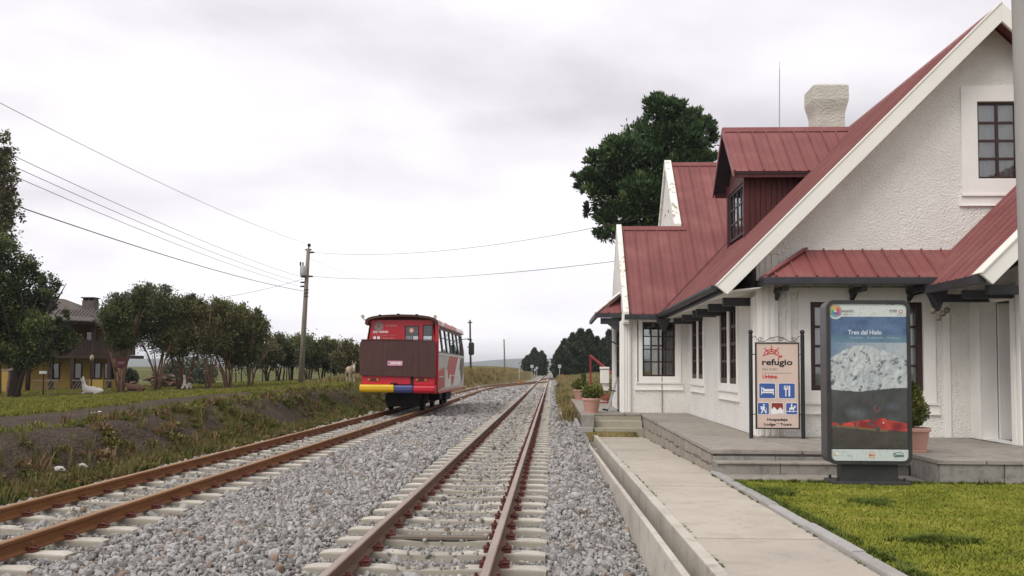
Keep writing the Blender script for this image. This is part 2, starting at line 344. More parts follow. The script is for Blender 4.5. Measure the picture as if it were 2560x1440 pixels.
M['meadow'] = grassm('meadow_grass', [(0.25, (0.095, 0.115, 0.020)), (0.45, (0.165, 0.175, 0.030)), (0.62, (0.22, 0.205, 0.042)), (0.8, (0.28, 0.22, 0.08))])
M['scrub'] = grassm('bank_scrub', [(0.2, (0.055, 0.062, 0.018)), (0.40, (0.105, 0.110, 0.030)), (0.56, (0.155, 0.135, 0.048)), (0.70, (0.185, 0.115, 0.060)), (0.9, (0.30, 0.23, 0.12))])
M['drygrass'] = grassm('dry_grass', [(0.2, (0.10, 0.095, 0.035)), (0.42, (0.20, 0.165, 0.065)), (0.62, (0.30, 0.235, 0.105)), (0.85, (0.40, 0.31, 0.16))])
M['mosstuft'] = grassm('dark_weed', [(0.2, (0.055, 0.085, 0.014)), (0.8, (0.13, 0.16, 0.03))])
M['terracotta'] = mat('pink_terracotta_plastic', (0.50, 0.285, 0.225), 0.6, 0.10, 3.0, bmp=0.05)
M['soil'] = mat('potting_soil', (0.045, 0.032, 0.024), 0.95, 0.3, 20, bmp=0.6, bscale=60)
M['redpaint'] = mat('red_frame_paint', (0.26, 0.030, 0.030), 0.5, 0.2, 4.0)
M['galv'] = mat('galvanised_grey', (0.40, 0.41, 0.41), 0.5, 0.12, 4.0)
M['postgrey'] = mat('weathered_post_paint', (0.33, 0.315, 0.295), 0.75, 0.10, 2.5, bmp=0.15, stretch=(4, 4, 0.6))
# ================================================================ terrain
def sstep(a, b, x):
    t = np.clip((x-a)/(b-a), 0, 1); return t*t*(3-2*t)
_T = np.random.default_rng(5).random((256, 256))
def vnoise(x, y):
    x = np.asarray(x, float); y = np.asarray(y, float)
    xi = np.floor(x).astype(int); yi = np.floor(y).astype(int); u = x-xi; v = y-yi
    u = u*u*(3-2*u); v = v*v*(3-2*v); g = lambda a, b: _T[a % 256, b % 256]
    return (g(xi, yi)*(1-u)+g(xi+1, yi)*u)*(1-v)+(g(xi, yi+1)*(1-u)+g(xi+1, yi+1)*u)*v
def fbm(x, y, o=4):
    s = 0; a = 0.5; n = 0
    for i in range(o):
        s = s+a*vnoise(x*2**i+17.3*i, y*2**i+9.1*i); n += a; a *= 0.5
    return s/n
def path_z(y): return 0.02*(15-y)
def bank_top(y): return np.interp(y, [0, 14, 20, 30, 45, 60, 80, 100, 150, 260], [0.46, 0.52, 0.60, 0.76, 0.74, 0.80, 1.15, 1.28, 1.2, 0.9])
def left_track_x(y): return np.interp(y, [0, 34, 50, 62, 72, 80, 86, 92, 98, 104, 110, 116], [-5.12, -5.15, -5.30, -5.38, -5.34, -5.12, -4.70, -4.05, -3.28, -2.50, -1.75, -1.04])
def xleft(Y): return np.interp(Y, [0, 84, 100, 120, 150, 400], [-6.2, -6.2, -4.9, -3.4, -2.9, -2.9])
def height(X, Y):
    X = np.asarray(X, float); Y = np.asarray(Y, float)
    # far plain on the left
    zl = 0.55+0.036*(np.maximum(X, -60)+14)+0.012*(np.minimum(Y, 90)-56)+np.maximum(Y-95, 0)*0.012*sstep(-12, -30, X)*np.clip(1-(Y-95)/900, 0.2, 1)
    zl = np.where(Y > 300, np.minimum(zl, 3.0), zl)
    zt = bank_top(Y)+0.10*(fbm(X*0.5, Y*0.5)-0.5)
    edge = -8.45+0.55*(fbm(Y*0.22, Y*0.05+3)-0.5)+np.interp(Y, [0, 40, 60, 80, 100, 120, 400], [0, 0, 0.2, 0.3, 1.9, 3.2, 3.7])
    foot = edge+1.50+0.5*(fbm(Y*0.35+40, Y*0.1)-0.5)
    lump = 0.34*(fbm(X*1.2, Y*0.9+5, 5)-0.5)*2
    w = sstep(0, 1, (foot-X)/(foot-edge)+0.30*(fbm(X*1.1+9, Y*0.8)-0.5))
    plateau = zt*sstep(-16, -9.5, X)+zl*(1-sstep(-16, -9.5, X))
    left = -0.11*(1-w)+plateau*w+lump*w*(1-w)*2.4
    left = left+0.05*(fbm(X*0.6, Y*0.6, 3)-0.5)*w+0.09*(fbm(X*3.1, Y*2.6, 4)-0.5)*w*sstep(-10.5, -9, X)
    # ballast bed
    cd = np.minimum(np.abs(X+1.04), np.abs(X-left_track_x(Y)))
    mid = -0.055-0.065*sstep(1.10, 0.95, cd)*sstep(90, 80, Y)-0.07*sstep(0.25, 0.8, X)
    # right side
    rough = -0.10+0.5*sstep(1.5, 8, X)*sstep(34, 60, Y)+0.25*(fbm(X*0.3, Y*0.3)-0.5)*sstep(30, 45, Y)+0.3*sstep(90, 140, Y)
    lawn = path_z(np.clip(Y, 0, 14.5))-0.005+0.02*(fbm(X*1.3, Y*1.3, 3)-0.5)
    trench = np.full_like(X, -0.6)
    right = np.where(Y < 25.9, trench, rough)
    right = np.where((X > 2.49) & (Y < 13.9), lawn, right)
    right = np.where((X > 2.3) & (Y >= 13.9) & (Y < 46), -0.25, right)
    z = np.where(X < xleft(Y), left, np.where(X < 0.90, mid, right))
    far = np.clip((np.hypot(X, Y)-400)/2500, 0, 1)
    return z*(1-far)+far*0.0
xs = np.concatenate([-np.geomspace(4000, 60, 26), np.arange(-58, -14, 1.0), np.arange(-14, -5.9, 0.11), np.arange(-5.9, 0.8, 0.13),
                     np.array([0.80, 0.895, 0.905, 1.2, 1.8, 2.29, 2.31, 2.48, 2.50]), np.arange(2.7, 9, 0.3), np.arange(9.5, 60, 1.5), np.geomspace(62, 4000, 24)])
ys = np.concatenate([[-400, -60, -10, 0], np.arange(2, 13.8, 0.25), [13.88, 13.92], np.arange(14.1, 25.8, 0.22), [25.88, 25.92], np.arange(26.2, 46, 0.3), [45.98, 46.02], np.arange(46.5, 130, 0.8), np.arange(131, 300, 4), np.geomspace(310, 6000, 34)])
GX, GY = np.meshgrid(xs, ys); GZ = height(GX, GY)
nv = len(xs); idx = np.arange(GX.size).reshape(GX.shape)
F = np.stack([idx[:-1, :-1], idx[:-1, 1:], idx[1:, 1:], idx[1:, :-1]], -1).reshape(-1, 4)
# zones: r = bare soil / dirt, plus painted gap shade under the ballast, g = green, b = dry grass ; gravel where none
def zones(X, Y):
    n = fbm(X*0.45, Y*0.45, 4); n2 = fbm(X*0.16+30, Y*0.10, 3)
    leftm = sstep(-0.1, -0.55, X-xleft(Y)+0.3*(n-0.5))
    road = np.exp(-((X+10.2+0.9*(n2-0.5)*2)/1.55)**2)*sstep(48, 36, Y)*1.45
    track2 = np.exp(-((Y-(57+0.25*(X+20)+3*(n2-0.5)))/3.4)**2)*sstep(-12, -16, X)*sstep(-60, -30, X)*0.9
    edge = -8.45+0.55*(fbm(Y*0.22, Y*0.05+3)-0.5)
    face = sstep(edge-0.3, edge+0.25, X)*sstep(-6.7, -7.3, X)*sstep(44, 30, Y)
    scar = face*sstep(0.50, 0.60, fbm(X*0.55+3, Y*0.33+8, 4)+0.13*sstep(-7.3, -8.3, X)-0.10*sstep(-7.6, -7.0, X)+0.06*sstep(22, 12, Y))
    soil = np.clip(road*(0.35+1.1*n)+track2*(0.3+1.1*n)+scar, 0, 1)*leftm
    soil = np.where((X > -6.5) & (X < 0.9) & (Y < 84), 0.75*sstep(84, 60, Y), soil)  # dark fines under the ballast, also painting in the shade between stones
    dry = np.clip(sstep(56, 84, Y)*sstep(-14, -9, X)*1.2+(X > 0.9)*1.0*(Y > 25)+sstep(0.55, 0.75, n2)*0.5*leftm, 0, 1)
    green = np.clip(leftm*(1-dry*0.8), 0, 1); green = np.where((X > 2.4) & (Y < 25), 1.0, green); dry = np.where((X > 2.4) & (Y < 25), 0.0, dry)
    grav = np.where((X > xleft(Y)) & (X < 0.9) & (Y < 230), 1.0, 0.0)
    return soil, green*(1-grav), dry*np.maximum(leftm, (X > 0.9)*1.0), scar
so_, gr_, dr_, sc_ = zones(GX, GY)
def ground_m():
    mt, t, b = nodes('ground'); v = coords(t); a = t.nodes.new('ShaderNodeAttribute'); a.attribute_name = 'zone'
    sp = t.nodes.new('ShaderNodeSeparateColor'); t.links.new(a.outputs['Color'], sp.inputs[0])
    vo = t.nodes.new('ShaderNodeTexVoronoi'); vo.inputs['Scale'].default_value = 15; t.links.new(v, vo.inputs['Vector'])
    sepc = t.nodes.new('ShaderNodeSeparateColor'); t.links.new(vo.outputs['Color'], sepc.inputs[0])
    grav = rampn(t, sepc.outputs[0], [(0.0, (0.14, 0.128, 0.115)), (0.4, (0.27, 0.255, 0.235)), (0.8, (0.36, 0.345, 0.325)), (1.0, (0.42, 0.40, 0.375))])
    n = noise(t, v, 1.3, 6, 0.65); n2 = noise(t, v, 0.25, 5, 0.6); n3 = noise(t, v, 9, 5, 0.7)
    green = rampn(t, n, [(0.25, (0.060, 0.074, 0.018)), (0.48, (0.105, 0.118, 0.026)), (0.68, (0.140, 0.140, 0.034)), (0.85, (0.185, 0.155, 0.060))])
    green = mixc(t, rampn(t, n3, [(0.3, 0.0), (0.75, 0.5)]), green, (0.050, 0.054, 0.020))
    dry = rampn(t, n, [(0.25, (0.10, 0.085, 0.030)), (0.5, (0.20, 0.16, 0.065)), (0.75, (0.30, 0.23, 0.11))])
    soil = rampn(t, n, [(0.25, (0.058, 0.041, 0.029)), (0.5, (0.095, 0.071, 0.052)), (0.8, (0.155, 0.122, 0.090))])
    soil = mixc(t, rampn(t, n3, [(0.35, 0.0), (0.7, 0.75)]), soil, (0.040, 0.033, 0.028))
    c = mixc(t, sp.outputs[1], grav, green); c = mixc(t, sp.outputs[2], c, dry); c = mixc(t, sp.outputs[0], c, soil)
    t.links.new(c, b.inputs['Base Color']); b.inputs['Roughness'].default_value = 0.95; b.inputs['Specular IOR Level'].default_value = 0.1
    h = t.nodes.new('ShaderNodeMath'); h.operation = 'ADD'; t.links.new(vo.outputs['Distance'], h.inputs[0]); t.links.new(n3, h.inputs[1])
    bump(t, b, h.outputs[0], 0.9, 0.06); return mt
M['ground'] = ground_m()
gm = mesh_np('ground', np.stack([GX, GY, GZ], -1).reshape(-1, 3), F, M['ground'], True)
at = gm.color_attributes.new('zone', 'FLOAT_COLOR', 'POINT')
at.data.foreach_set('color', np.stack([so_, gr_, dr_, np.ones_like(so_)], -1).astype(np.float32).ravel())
tag(link(bpy.data.objects.new('ground', gm)), kind='structure')

# distant hills under the cloud
hm = MB(); hx = np.linspace(-3200, 3200, 161)
def hill_row(y, a, seed):
    return [(x, y+120*fbm(x*0.002+seed, 1.0), max(0, a*(0.35+1.1*fbm(x*0.0016+seed, seed, 4)))-6) for x in hx]
rows = [hill_row(3000, 0, 1), hill_row(3300, 14, 2), hill_row(3700, 30, 3), hill_row(4300, 44, 4), hill_row(5200, 20, 5)]
vs = [p for r in rows for p in r]; n = len(hx)
hm.add(vs, [(i*n+k, i*n+k+1, (i+1)*n+k+1, (i+1)*n+k) for i in range(len(rows)-1) for k in range(n-1)])
M['hill'] = mat('hill_pasture', (0.07, 0.085, 0.05), 0.95, 0.4, 0.01)
tag(hm.build('hills', M['hill'], None, True), kind='structure')

# ---------------------------------------------------------------- scatter (geometry nodes) for what nobody could count
def scatter(name, pts, rot, scale, protos, label, cat):
    me = bpy.data.meshes.new(name); n = len(pts); me.vertices.add(n); me.vertices.foreach_set('co', np.asarray(pts, np.float32).ravel())
    for nm, tp, dat in (('srot', 'FLOAT_VECTOR', rot), ('sscale', 'FLOAT_VECTOR', scale)):
        a = me.attributes.new(nm, tp, 'POINT'); a.data.foreach_set('vector', np.asarray(dat, np.float32).ravel())
    a = me.attributes.new('sidx', 'INT', 'POINT'); a.data.foreach_set('value', RNG.integers(0, len(protos), n).astype(np.int32)); me.update()
    o = bpy.data.objects.new(name, me); link(o); tag(o, label, cat, None, 'stuff')
    g = bpy.data.node_groups.new(name+'_nodes', 'GeometryNodeTree')
    g.interface.new_socket('Geometry', in_out='INPUT', socket_type='NodeSocketGeometry'); g.interface.new_socket('Geometry', in_out='OUTPUT', socket_type='NodeSocketGeometry')
    nn = g.nodes; gi = nn.new('NodeGroupInput'); go = nn.new('NodeGroupOutput'); ip = nn.new('GeometryNodeInstanceOnPoints')
    jn = nn.new('GeometryNodeJoinGeometry')
    for p in reversed(protos):
        oi = nn.new('GeometryNodeObjectInfo'); oi.inputs['Object'].default_value = p; oi.inputs['As Instance'].default_value = True; g.links.new(oi.outputs['Geometry'], jn.inputs[0])
    def na(nm, tp):
        q = nn.new('GeometryNodeInputNamedAttribute'); q.data_type = tp; q.inputs['Name'].default_value = nm; return q.outputs['Attribute']
    g.links.new(gi.outputs[0], ip.inputs['Points']); g.links.new(jn.outputs[0], ip.inputs['Instance']); ip.inputs['Pick Instance'].default_value = True
    g.links.new(na('sidx', 'INT'), ip.inputs['Instance Index']); g.links.new(na('srot', 'FLOAT_VECTOR'), ip.inputs['Rotation']); g.links.new(na('sscale', 'FLOAT_VECTOR'), ip.inputs['Scale'])
    g.links.new(ip.outputs[0], go.inputs[0])
    md = o.modifiers.new('scatter', 'NODES'); md.node_group = g
    return o
def proto(name, me): return bpy.data.objects.new(name, me)
def rock_mesh(seed, mt, sub=1):
    bm = bmesh.new(); bmesh.ops.create_icosphere(bm, subdivisions=sub, radius=1.0); r = random.Random(seed)
    pl = [(Vector((r.gauss(0, 1), r.gauss(0, 1), r.gauss(0, 1))).normalized(), r.uniform(0.45, 0.8)) for _ in range(9)]
    sx, sy, sz = r.uniform(0.9, 1.25), r.uniform(0.75, 1.0), r.uniform(0.55, 0.85)
    for v in bm.verts:
        for nrm, d in pl:
            k = v.co.dot(nrm)-d
            if k > 0: v.co -= nrm*k
        v.co = Vector((v.co.x*sx, v.co.y*sy, v.co.z*sz))
    me = bpy.data.meshes.new('stone'); bm.to_mesh(me); bm.free(); me.materials.append(mt); return me
def jgrid(x0, x1, y0, y1, s):
    gx, gy = np.meshgrid(np.arange(x0, x1, s), np.arange(y0, y1, s)); n = gx.size
    return np.stack([gx.ravel()+RNG.uniform(-.5, .5, n)*s, gy.ravel()+RNG.uniform(-.5, .5, n)*s], -1)
# ================================================================ railway tracks
RAILH = 0.14; GA = 1.067
def rail_profile():
    return [(-0.06, 0.0), (0.06, 0.0), (0.06, 0.012), (0.012, 0.030), (0.010, 0.095), (0.034, 0.106), (0.034, 0.132), (0.026, 0.140), (-0.026, 0.140), (-0.034, 0.132), (-0.034, 0.106), (-0.010, 0.095), (-0.012, 0.030), (-0.06, 0.012)]
def sweep_rail(pts, mats_):
    prof = rail_profile(); k = len(prof); b = MB(); vs = []
    for i, (x, y) in enumerate(pts):
        a = pts[max(0, i-1)]; c = pts[min(len(pts)-1, i+1)]; d = Vector((c[0]-a[0], c[1]-a[1], 0)).normalized(); nrm = Vector((d.y, -d.x, 0))
        for u, w in prof: vs.append(Vector((x, y, w+0.004))+nrm*u)
    b.v = [tuple(v) for v in vs]
    for i in range(len(pts)-1):
        for j in range(k):
            b.f.append([i*k+j, i*k+(j+1) % k, (i+1)*k+(j+1) % k, (i+1)*k+j]); b.mi.append(1 if j in (6, 7, 8) else 0)
    b.f.append(list(range(k))[::-1]); b.mi.append(0); b.f.append([(len(pts)-1)*k+j for j in range(k)]); b.mi.append(0)
    return b
def sleeper_mesh():
    b = MB(); h = 0.16
    st = [(-0.985, 0.100, -0.012), (-0.90, 0.100, 0.0), (-0.36, 0.100, 0.0), (-0.18, 0.095, -0.018), (0.18, 0.095, -0.018), (0.36, 0.100, 0.0), (0.90, 0.100, 0.0), (0.985, 0.100, -0.012)]
    vs = []
    for x, w, z in st: vs += [(x, -w-0.02, -h), (x, w+0.02, -h), (x, w-0.012, z), (x, -w+0.012, z)]
    fs = [(i*4+j, i*4+(j+1) % 4, (i+1)*4+(j+1) % 4, (i+1)*4+j) for i in range(len(st)-1) for j in range(4)]+[(0, 1, 2, 3), (28, 31, 30, 29)]
    b.add(vs, fs); return b.mesh('sleeper', M['sleeper'])
def clip_geo(b, x, s):
    """spring clip with its bolt beside the rail foot, s = side"""
    o = x+s*0.085
    b.box(o-0.035, o+0.035, -0.05, 0.05, 0.0, 0.020)
    b.tube([(o-s*0.045, -0.035, 0.026), (o-s*0.01, -0.042, 0.046), (o+s*0.035, -0.030, 0.040), (o+s*0.035, 0.030, 0.040), (o-s*0.01, 0.042, 0.046), (o-s*0.045, 0.035, 0.026)], 0.011, 5)
    b.tube([(o, 0, 0.01), (o, 0, 0.085)], [0.017, 0.014], 6)
SLM = sleeper_mesh(); CLM = {}
for sx in (-1, 1):
    for sd_ in (-1, 1):
        b = MB(); clip_geo(b, sx*GA/2+sx*0.0335, sd_); CLM[(sx, sd_)] = b.mesh('rail_clip', M['clip'], 40)
def make_track(label, cx, y0, y1, first, mats_, clip_far, joined_far, step=1.5, spacing=0.62, sl_end=None):
    root = thing('railway_track', (float(cx(y0)), y0, 0), label, 'railway track')
    ys_ = np.arange(y0, y1+0.01, step)
    for s in (-1, 1):
        pts = [(float(cx(y))+s*(GA/2+0.0335), float(y)) for y in ys_]
        sweep_rail(pts, mats_).build('rail', mats_, root, 35)
    sl_end = sl_end or y1; y = first; r = random.Random(3); far = MB()
    while y < sl_end:
        x = float(cx(y)); dx = float(cx(y+0.5))-float(cx(y-0.5)); ang = -math.atan2(dx, 1.0)
        o = bpy.data.objects.new('sleeper', SLM); link(o, root); o.location = Vector((x+r.uniform(-.015, .015), y+r.uniform(-.015, .015), r.uniform(-0.006, 0.0)))-root.location
        o.rotation_euler = (0, 0, ang+r.uniform(-.006, .006))
        for (sx, sd_), me in CLM.items():
            if y < clip_far:
                c = bpy.data.objects.new('rail_clip', me); link(c, o); c.location = (0, r.uniform(-.01, .01), 0.001)
            elif y < joined_far:
                t_ = MB(); o_ = sx*(GA/2+0.0335)+sd_*0.085; far.box(x+o_-0.045, x+o_+0.045, y-0.045, y+0.045, 0, 0.045); far.box(x+o_-0.012, x+o_+0.012, y-0.012, y+0.012, 0.045, 0.08)
        y += spacing
    if far.v: tag(far.build('rail_clips', M['clip'], root), kind='stuff')
    return root
RX = -1.04
t1 = make_track('straight railway track in the middle with worn grey brown rail heads on pale sleepers', lambda y: RX, 4.0, 235.0, 4.74, [M['rust1'], M['railtop1']], 26, 60, 3.0, 0.62, 160)
t2 = make_track('rusty orange railway track on the left carrying the railcar', left_track_x, 6.0, 116.0, 6.3, [M['rust2'], M['railtop2']], 22, 50, 1.5, 0.64, 92)
# a third track leaves to the right in the distance
def spur_x(y): return RX+np.maximum(0, (np.asarray(y)-128))**1.7*0.0040
make_track('far track branching off to the right beyond the junction', spur_x, 128.0, 215.0, 300, [M['rust2'], M['railtop2']], 0, 0, 3.0)
# loose board lying between the rails
b = MB(); b.box(RX-0.47, RX+0.44, 9.02, 9.13, 0.002, 0.03)
o = b.build('wooden_board', M['oldwood'], None, bevel=0.004); tag(o, 'dark weathered board lying across a sleeper between the rails', 'board')

# ---------------------------------------------------------------- ballast stones
P = []
for (ya, yb, s, rad) in ((5.2, 15, 0.041, 0.026), (15, 27, 0.058, 0.034), (27, 48, 0.095, 0.052), (48, 84, 0.17, 0.080)):
    p = jgrid(-6.75, 0.90, ya, yb, s); x, y = p[:, 0], p[:, 1]
    keep = (x > -0.62*y-1.2); dl = x-left_track_x(y)
    for dd, tx, f0, sp in ((x-RX, None, 4.74, 0.62), (dl, None, 6.3, 0.64)):
        ph = np.abs(((y-f0+sp/2) % sp)-sp/2); on = (np.abs(dd) < 0.985) & (ph < 0.105)
        keep &= ~(on & ((np.abs(dd) > 0.42) | (RNG.random(len(x)) > 0.22)))
        onsl = on if dd is not dl else (onsl | on)
        for s_ in (-1, 1): keep &= np.abs(dd-s_*(GA/2+0.0335)) > 0.05
    shoulder = np.where(x < -6.35, RNG.random(len(x)) < 0.45, True); keep &= shoulder
    x, y, onsl = x[keep], y[keep], onsl[keep]; n = len(x)
    ridge = 0.05*(fbm(x*0.8, y*0.8, 3)-0.5)
    cd = np.minimum(np.abs(x-RX), np.abs(x-left_track_x(y))); crib = cd < 1.0; cw = sstep(1.12, .96, cd)
    z = (-0.028+ridge)*(1-cw)+(-0.066+.6*ridge)*cw+RNG.uniform(-0.012, 0.016, n)-0.10*np.clip((x-0.25)/0.6, 0, 1)-0.10*np.clip((-6.2-x)/0.5, 0, 1)
    z = np.where(onsl, RNG.uniform(-0.014, 0.004, n), z); sc = rad*np.where(onsl, .8, 1)*np.exp(RNG.normal(0, 0.36, n)); sc = np.where(crib, sc*0.92, sc)
    P.append((np.stack([x, y, z], -1), sc))
pts = np.concatenate([p for p, s in P]); sc = np.concatenate([s for p, s in P]); n = len(pts)
protos = [proto('ballast_stone', rock_mesh(i, M['ballast'], 2 if i < 6 else 1)) for i in range(8)]
scatter('ballast', pts, RNG.uniform(0, 6.28, (n, 3)), np.stack([sc]*3, -1), protos, 'pale grey crushed stone ballast around the tracks', 'gravel')

# ================================================================ drain, path, kerb
def wall_run(name, x0, x1, zt, y0, y1, zb, seglen, mt, label, cat, skew=0.0):
    """long low wall made of cast lengths"""
    root = thing(name, ((x0+x1)/2, y0, 0), label, cat); y = y0; r = random.Random(int(x0*100))
    while y < y1-0.01:
        e = min(y+seglen*r.uniform(0.93, 1.07), y1); b = MB(); d = r.uniform(-.006, .006); g = 0.004
        vs = []
        for yy in (y+g, e-g):
            za = zt(yy)+d; vs += [(x0+skew*yy, yy, zb), (x1+skew*yy, yy, zb), (x1+skew*yy, yy, za), (x0+skew*yy, yy, za)]
        b.add(vs, [(0, 1, 2, 3), (4, 7, 6, 5)]+[(i, (i+1) % 4, 4+(i+1) % 4, 4+i) for i in range(4)])
        b.build('wall_length', mt, root, bevel=0.012); y = e
    return root
wall_run('drain_wall', 0.82, 0.875, lambda y: 0.31-0.0255*(y-6), 3.0, 26.2, -0.6, 3.1, M['drain'], 'thin outer concrete drain wall next to the ballast', 'wall')
wall_run('path_wall', 1.13, 1.235, lambda y: 0.20-0.0185*(y-6), 3.0, 26.2, -0.6, 4.2, M['drain'], 'concrete wall between the drain and the path', 'wall')
b = MB(); b.box(0.86, 1.14, 3.0, 26.3, -0.62, -0.34); tag(b.build('drain_floor', M['mortar'], None), kind='structure')
b = MB(); b.box(0.70, 1.12, 26.2, 26.4, -0.6, 0.02); b.box(0.70, 0.80, 26.4, 40, -0.5, 0.06)
tag(b.build('drain_end', M['kerb'], None, bevel=0.01), 'low grey concrete drain end and edging by the platform corner', 'drain')
# path slabs
M['mossyjoint'] = concrete('joint_moss', (0.13, 0.115, 0.07), 6.0, .4)
pt = thing('footpath', (1.8, 15, 0), 'pale concrete footpath between the drain wall and the lawn', 'path'); pt['kind'] = 'structure'
if 'category' in pt: del pt['category']
ed = [3.0, 6.1, 8.55, 11.0, 13.1, 15.3, 17.6, 20.0, 22.6, 26.4]
for i in range(len(ed)-1):
    a, c = ed[i]+0.020, ed[i+1]-0.020; r_ = 0.003*((i*7) % 3-1)
    xr = lambda y: 2.30+0.0155*(y-6) if y < 15.2 else 2.49
    b = MB(); vs = []
    for yy in (a, c):
        z = path_z(yy)+r_; vs += [(1.238, yy, z-0.15), (xr(yy), yy, z-0.15), (xr(yy), yy, z), (1.238, yy, z)]
    b.add(vs, [(0, 1, 2, 3), (4, 7, 6, 5)]+[(k, (k+1) % 4, 4+(k+1) % 4, 4+k) for k in range(4)])
    b.build('path_slab', M['path'], pt, bevel=0.008)
    if i:
        yj = ed[i]; zj = path_z(yj)-0.006; b = MB(); b.box(1.238, xr(yj)-.004, yj-0.0195, yj+0.0195, zj-.12, zj); b.build('joint_filler', M['mossyjoint'], pt)
# kerb lengths along the lawn
kr = thing('kerb', (2.4, 10, 0), 'grey concrete kerb between footpath and lawn', 'kerb')
y = 3.0; i = 0
while y < 15.0:
    e = min(y+1.55, 15.0); b = MB(); vs = []
    for yy in (y+0.006, e-0.006):
        x0 = 2.306+0.0155*(yy-6); z = path_z(yy)+0.045+0.006*math.sin(i*2.7)
        vs += [(x0, yy, z-0.22), (x0+0.115, yy, z-0.22), (x0+0.115, yy, z-0.006), (x0+0.10, yy, z+0.004), (x0+0.012, yy, z+0.004), (x0, yy, z-0.01)]
    b.add(vs, [tuple(range(6)), tuple(range(11, 5, -1))]+[(k, (k+1) % 6, 6+(k+1) % 6, 6+k) for k in range(6)])
    b.build('kerb_stone', M['kerb'], kr, bevel=0.006); y = e; i += 1

# ================================================================ platform
PZ = 0.36
pf = thing('station_platform', (4.0, 15.1, 0), 'low stone platform with steps around the white station', 'platform')
b = MB(); b.box(2.53, 13.2, 15.12, 26.42, -0.5, PZ-0.062); b.box(0.87, 13.2, 27.13, 40.0, -0.5, PZ-0.062); b.box(0.87, 1.15, 26.46, 27.13, -0.5, PZ-0.062); b.box(2.53, 13.2, 26.42, 27.13, -0.5, PZ-0.062); b.box(5.42, 13.2, 13.72, 15.12, -0.5, PZ-0.062)
b.build('core', M['mortar'], pf)
def slabs(x0, x1, y0, y1, nx, ny, name='paving_slab', z=PZ, th=0.06, mt=None, jit=0.004, seed=1):
    r = random.Random(seed); ex = [x0+(x1-x0)*i/nx for i in range(nx+1)]; ey = [y0+(y1-y0)*i/ny for i in range(ny+1)]
    for i in range(nx):
        for j in range(ny):
            d = r.uniform(-jit, jit); b = MB(); b.box(ex[i]+0.010, ex[i+1]-0.010, ey[j]+0.010, ey[j+1]-0.010, z-th, z+d)
            b.build(name, mt or M['slab'], pf, bevel=0.006)
slabs(2.46, 3.87, 15.06, 26.42, 1, 6, seed=2); slabs(3.87, 7.72, 15.06, 18.2, 3, 2, seed=3)
slabs(7.72, 12.0, 15.06, 17.0, 3, 2, seed=8)
slabs(5.36, 11.4, 13.64, 15.06, 9, 2, seed=4)
slabs(0.80, 1.165, 26.42, 27.05, 1, 1, seed=5); slabs(0.80, 2.03, 27.05, 40.0, 1, 8, seed=5); slabs(2.03, 3.87, 27.05, 27.7, 2, 1, seed=6); slabs(2.50, 3.87, 26.42, 27.05, 1, 1, seed=7)
b = MB(); b.box(0.815, 1.16, 26.42, 26.455, -0.55, PZ-0.064); b.build('end_pier', M['slabface'], pf, bevel=0.01)
# rounded nosing in front steps (stone treads), three blocks each
for k, (yf, zt_, zb_) in enumerate(((14.74, 0.205, 0.02), (15.08, PZ-0.064, 0.18))):
    for i in range(3):
        b = MB(); xa = 2.50+i*0.955; b.box(xa+0.004, xa+0.951, yf, 15.13+0.1*k, zb_-0.1, zt_-0.035); b.build('step_riser', M['slabface'], pf, bevel=0.006)
    if k == 0:
        for i in range(3):
            b = MB(); xa = 2.50+i*0.955; b.box(xa+0.003, xa+0.952, yf-0.03, 15.075, 0.172, 0.208); b.build('step_tread', M['slab'], pf, bevel=0.012)
b = MB(); b.box(2.50, 5.36, 14.10, 14.735, -0.3, 0.028); b.build('step_foot_slab', M['slab'], pf, bevel=0.01)
# facing slabs of the raised corner by the lawn
xx = [5.39, 6.28, 7.45, 8.4, 9.6, 11.4]
for i in range(5):
    b = MB(); b.box(xx[i]+0.006, xx[i+1]-0.006, 13.675, 13.735, -0.2, PZ-0.065); b.build('facing_slab', M['slabface'], pf, bevel=0.008)
for (ya, yb) in ((13.74, 14.4), (14.4, 15.06)):
    b = MB(); b.box(5.385, 5.43, ya+0.004, yb-0.004, -0.2, PZ-0.065); b.build('facing_slab', M['slabface'], pf, bevel=0.008)
# rubble stones of the side wall along the path
r = random.Random(21); y = 15.1; row = 0
b = MB(); b.box(2.51, 2.55, 15.12, 26.42, -0.5, PZ-0.062); b.build('mortar_bed', M['mortar'], pf)
for lv in range(2):
    y = 15.10+0.1*lv
    while y < 26.3:
        w = r.uniform(0.22, 0.48); zl = path_z(y)-0.06; zm = zl+(PZ-0.065-zl)*(0.52+r.uniform(-.06, .06)); z0, z1 = (zl, zm-0.012) if lv == 0 else (zm+0.004, PZ-0.07)
        ye = min(y+w, 26.38)
        if ye-y > 0.08:
            poly = [(2.512, y+0.010+r.uniform(0, .03), z0+r.uniform(0, .02)), (2.512, ye-0.010-r.uniform(0, .03), z0+r.uniform(0, .02)), (2.512, ye-0.008-r.uniform(0, .02), (z0+z1)/2), (2.512, ye-0.012-r.uniform(0, .04), z1-r.uniform(0, .02)), (2.512, y+0.012+r.uniform(0, .04), z1-r.uniform(0, .02)), (2.512, y+0.008, (z0+z1)/2)]
            bb = MB(); bb.prism(poly, (-0.020-r.uniform(0, .018), 0, 0)); bb.build('stone', M['stone'], pf, bevel=0.008)
        y = ye
# steps at the far end of the path
b = MB()
for k, (ya, za) in enumerate(((26.40, 0.0), (26.70, 0.18))):
    b = MB(); b.box(1.165, 2.50, ya, 27.06, -0.4+k*0.02, za); b.build('path_step', M['mossy'], pf, bevel=0.015)
b = MB(); b.box(1.165, 2.50, 27.06, 27.12, -0.3, PZ-0.07); b.build('path_step_riser', M['mossy'], pf)
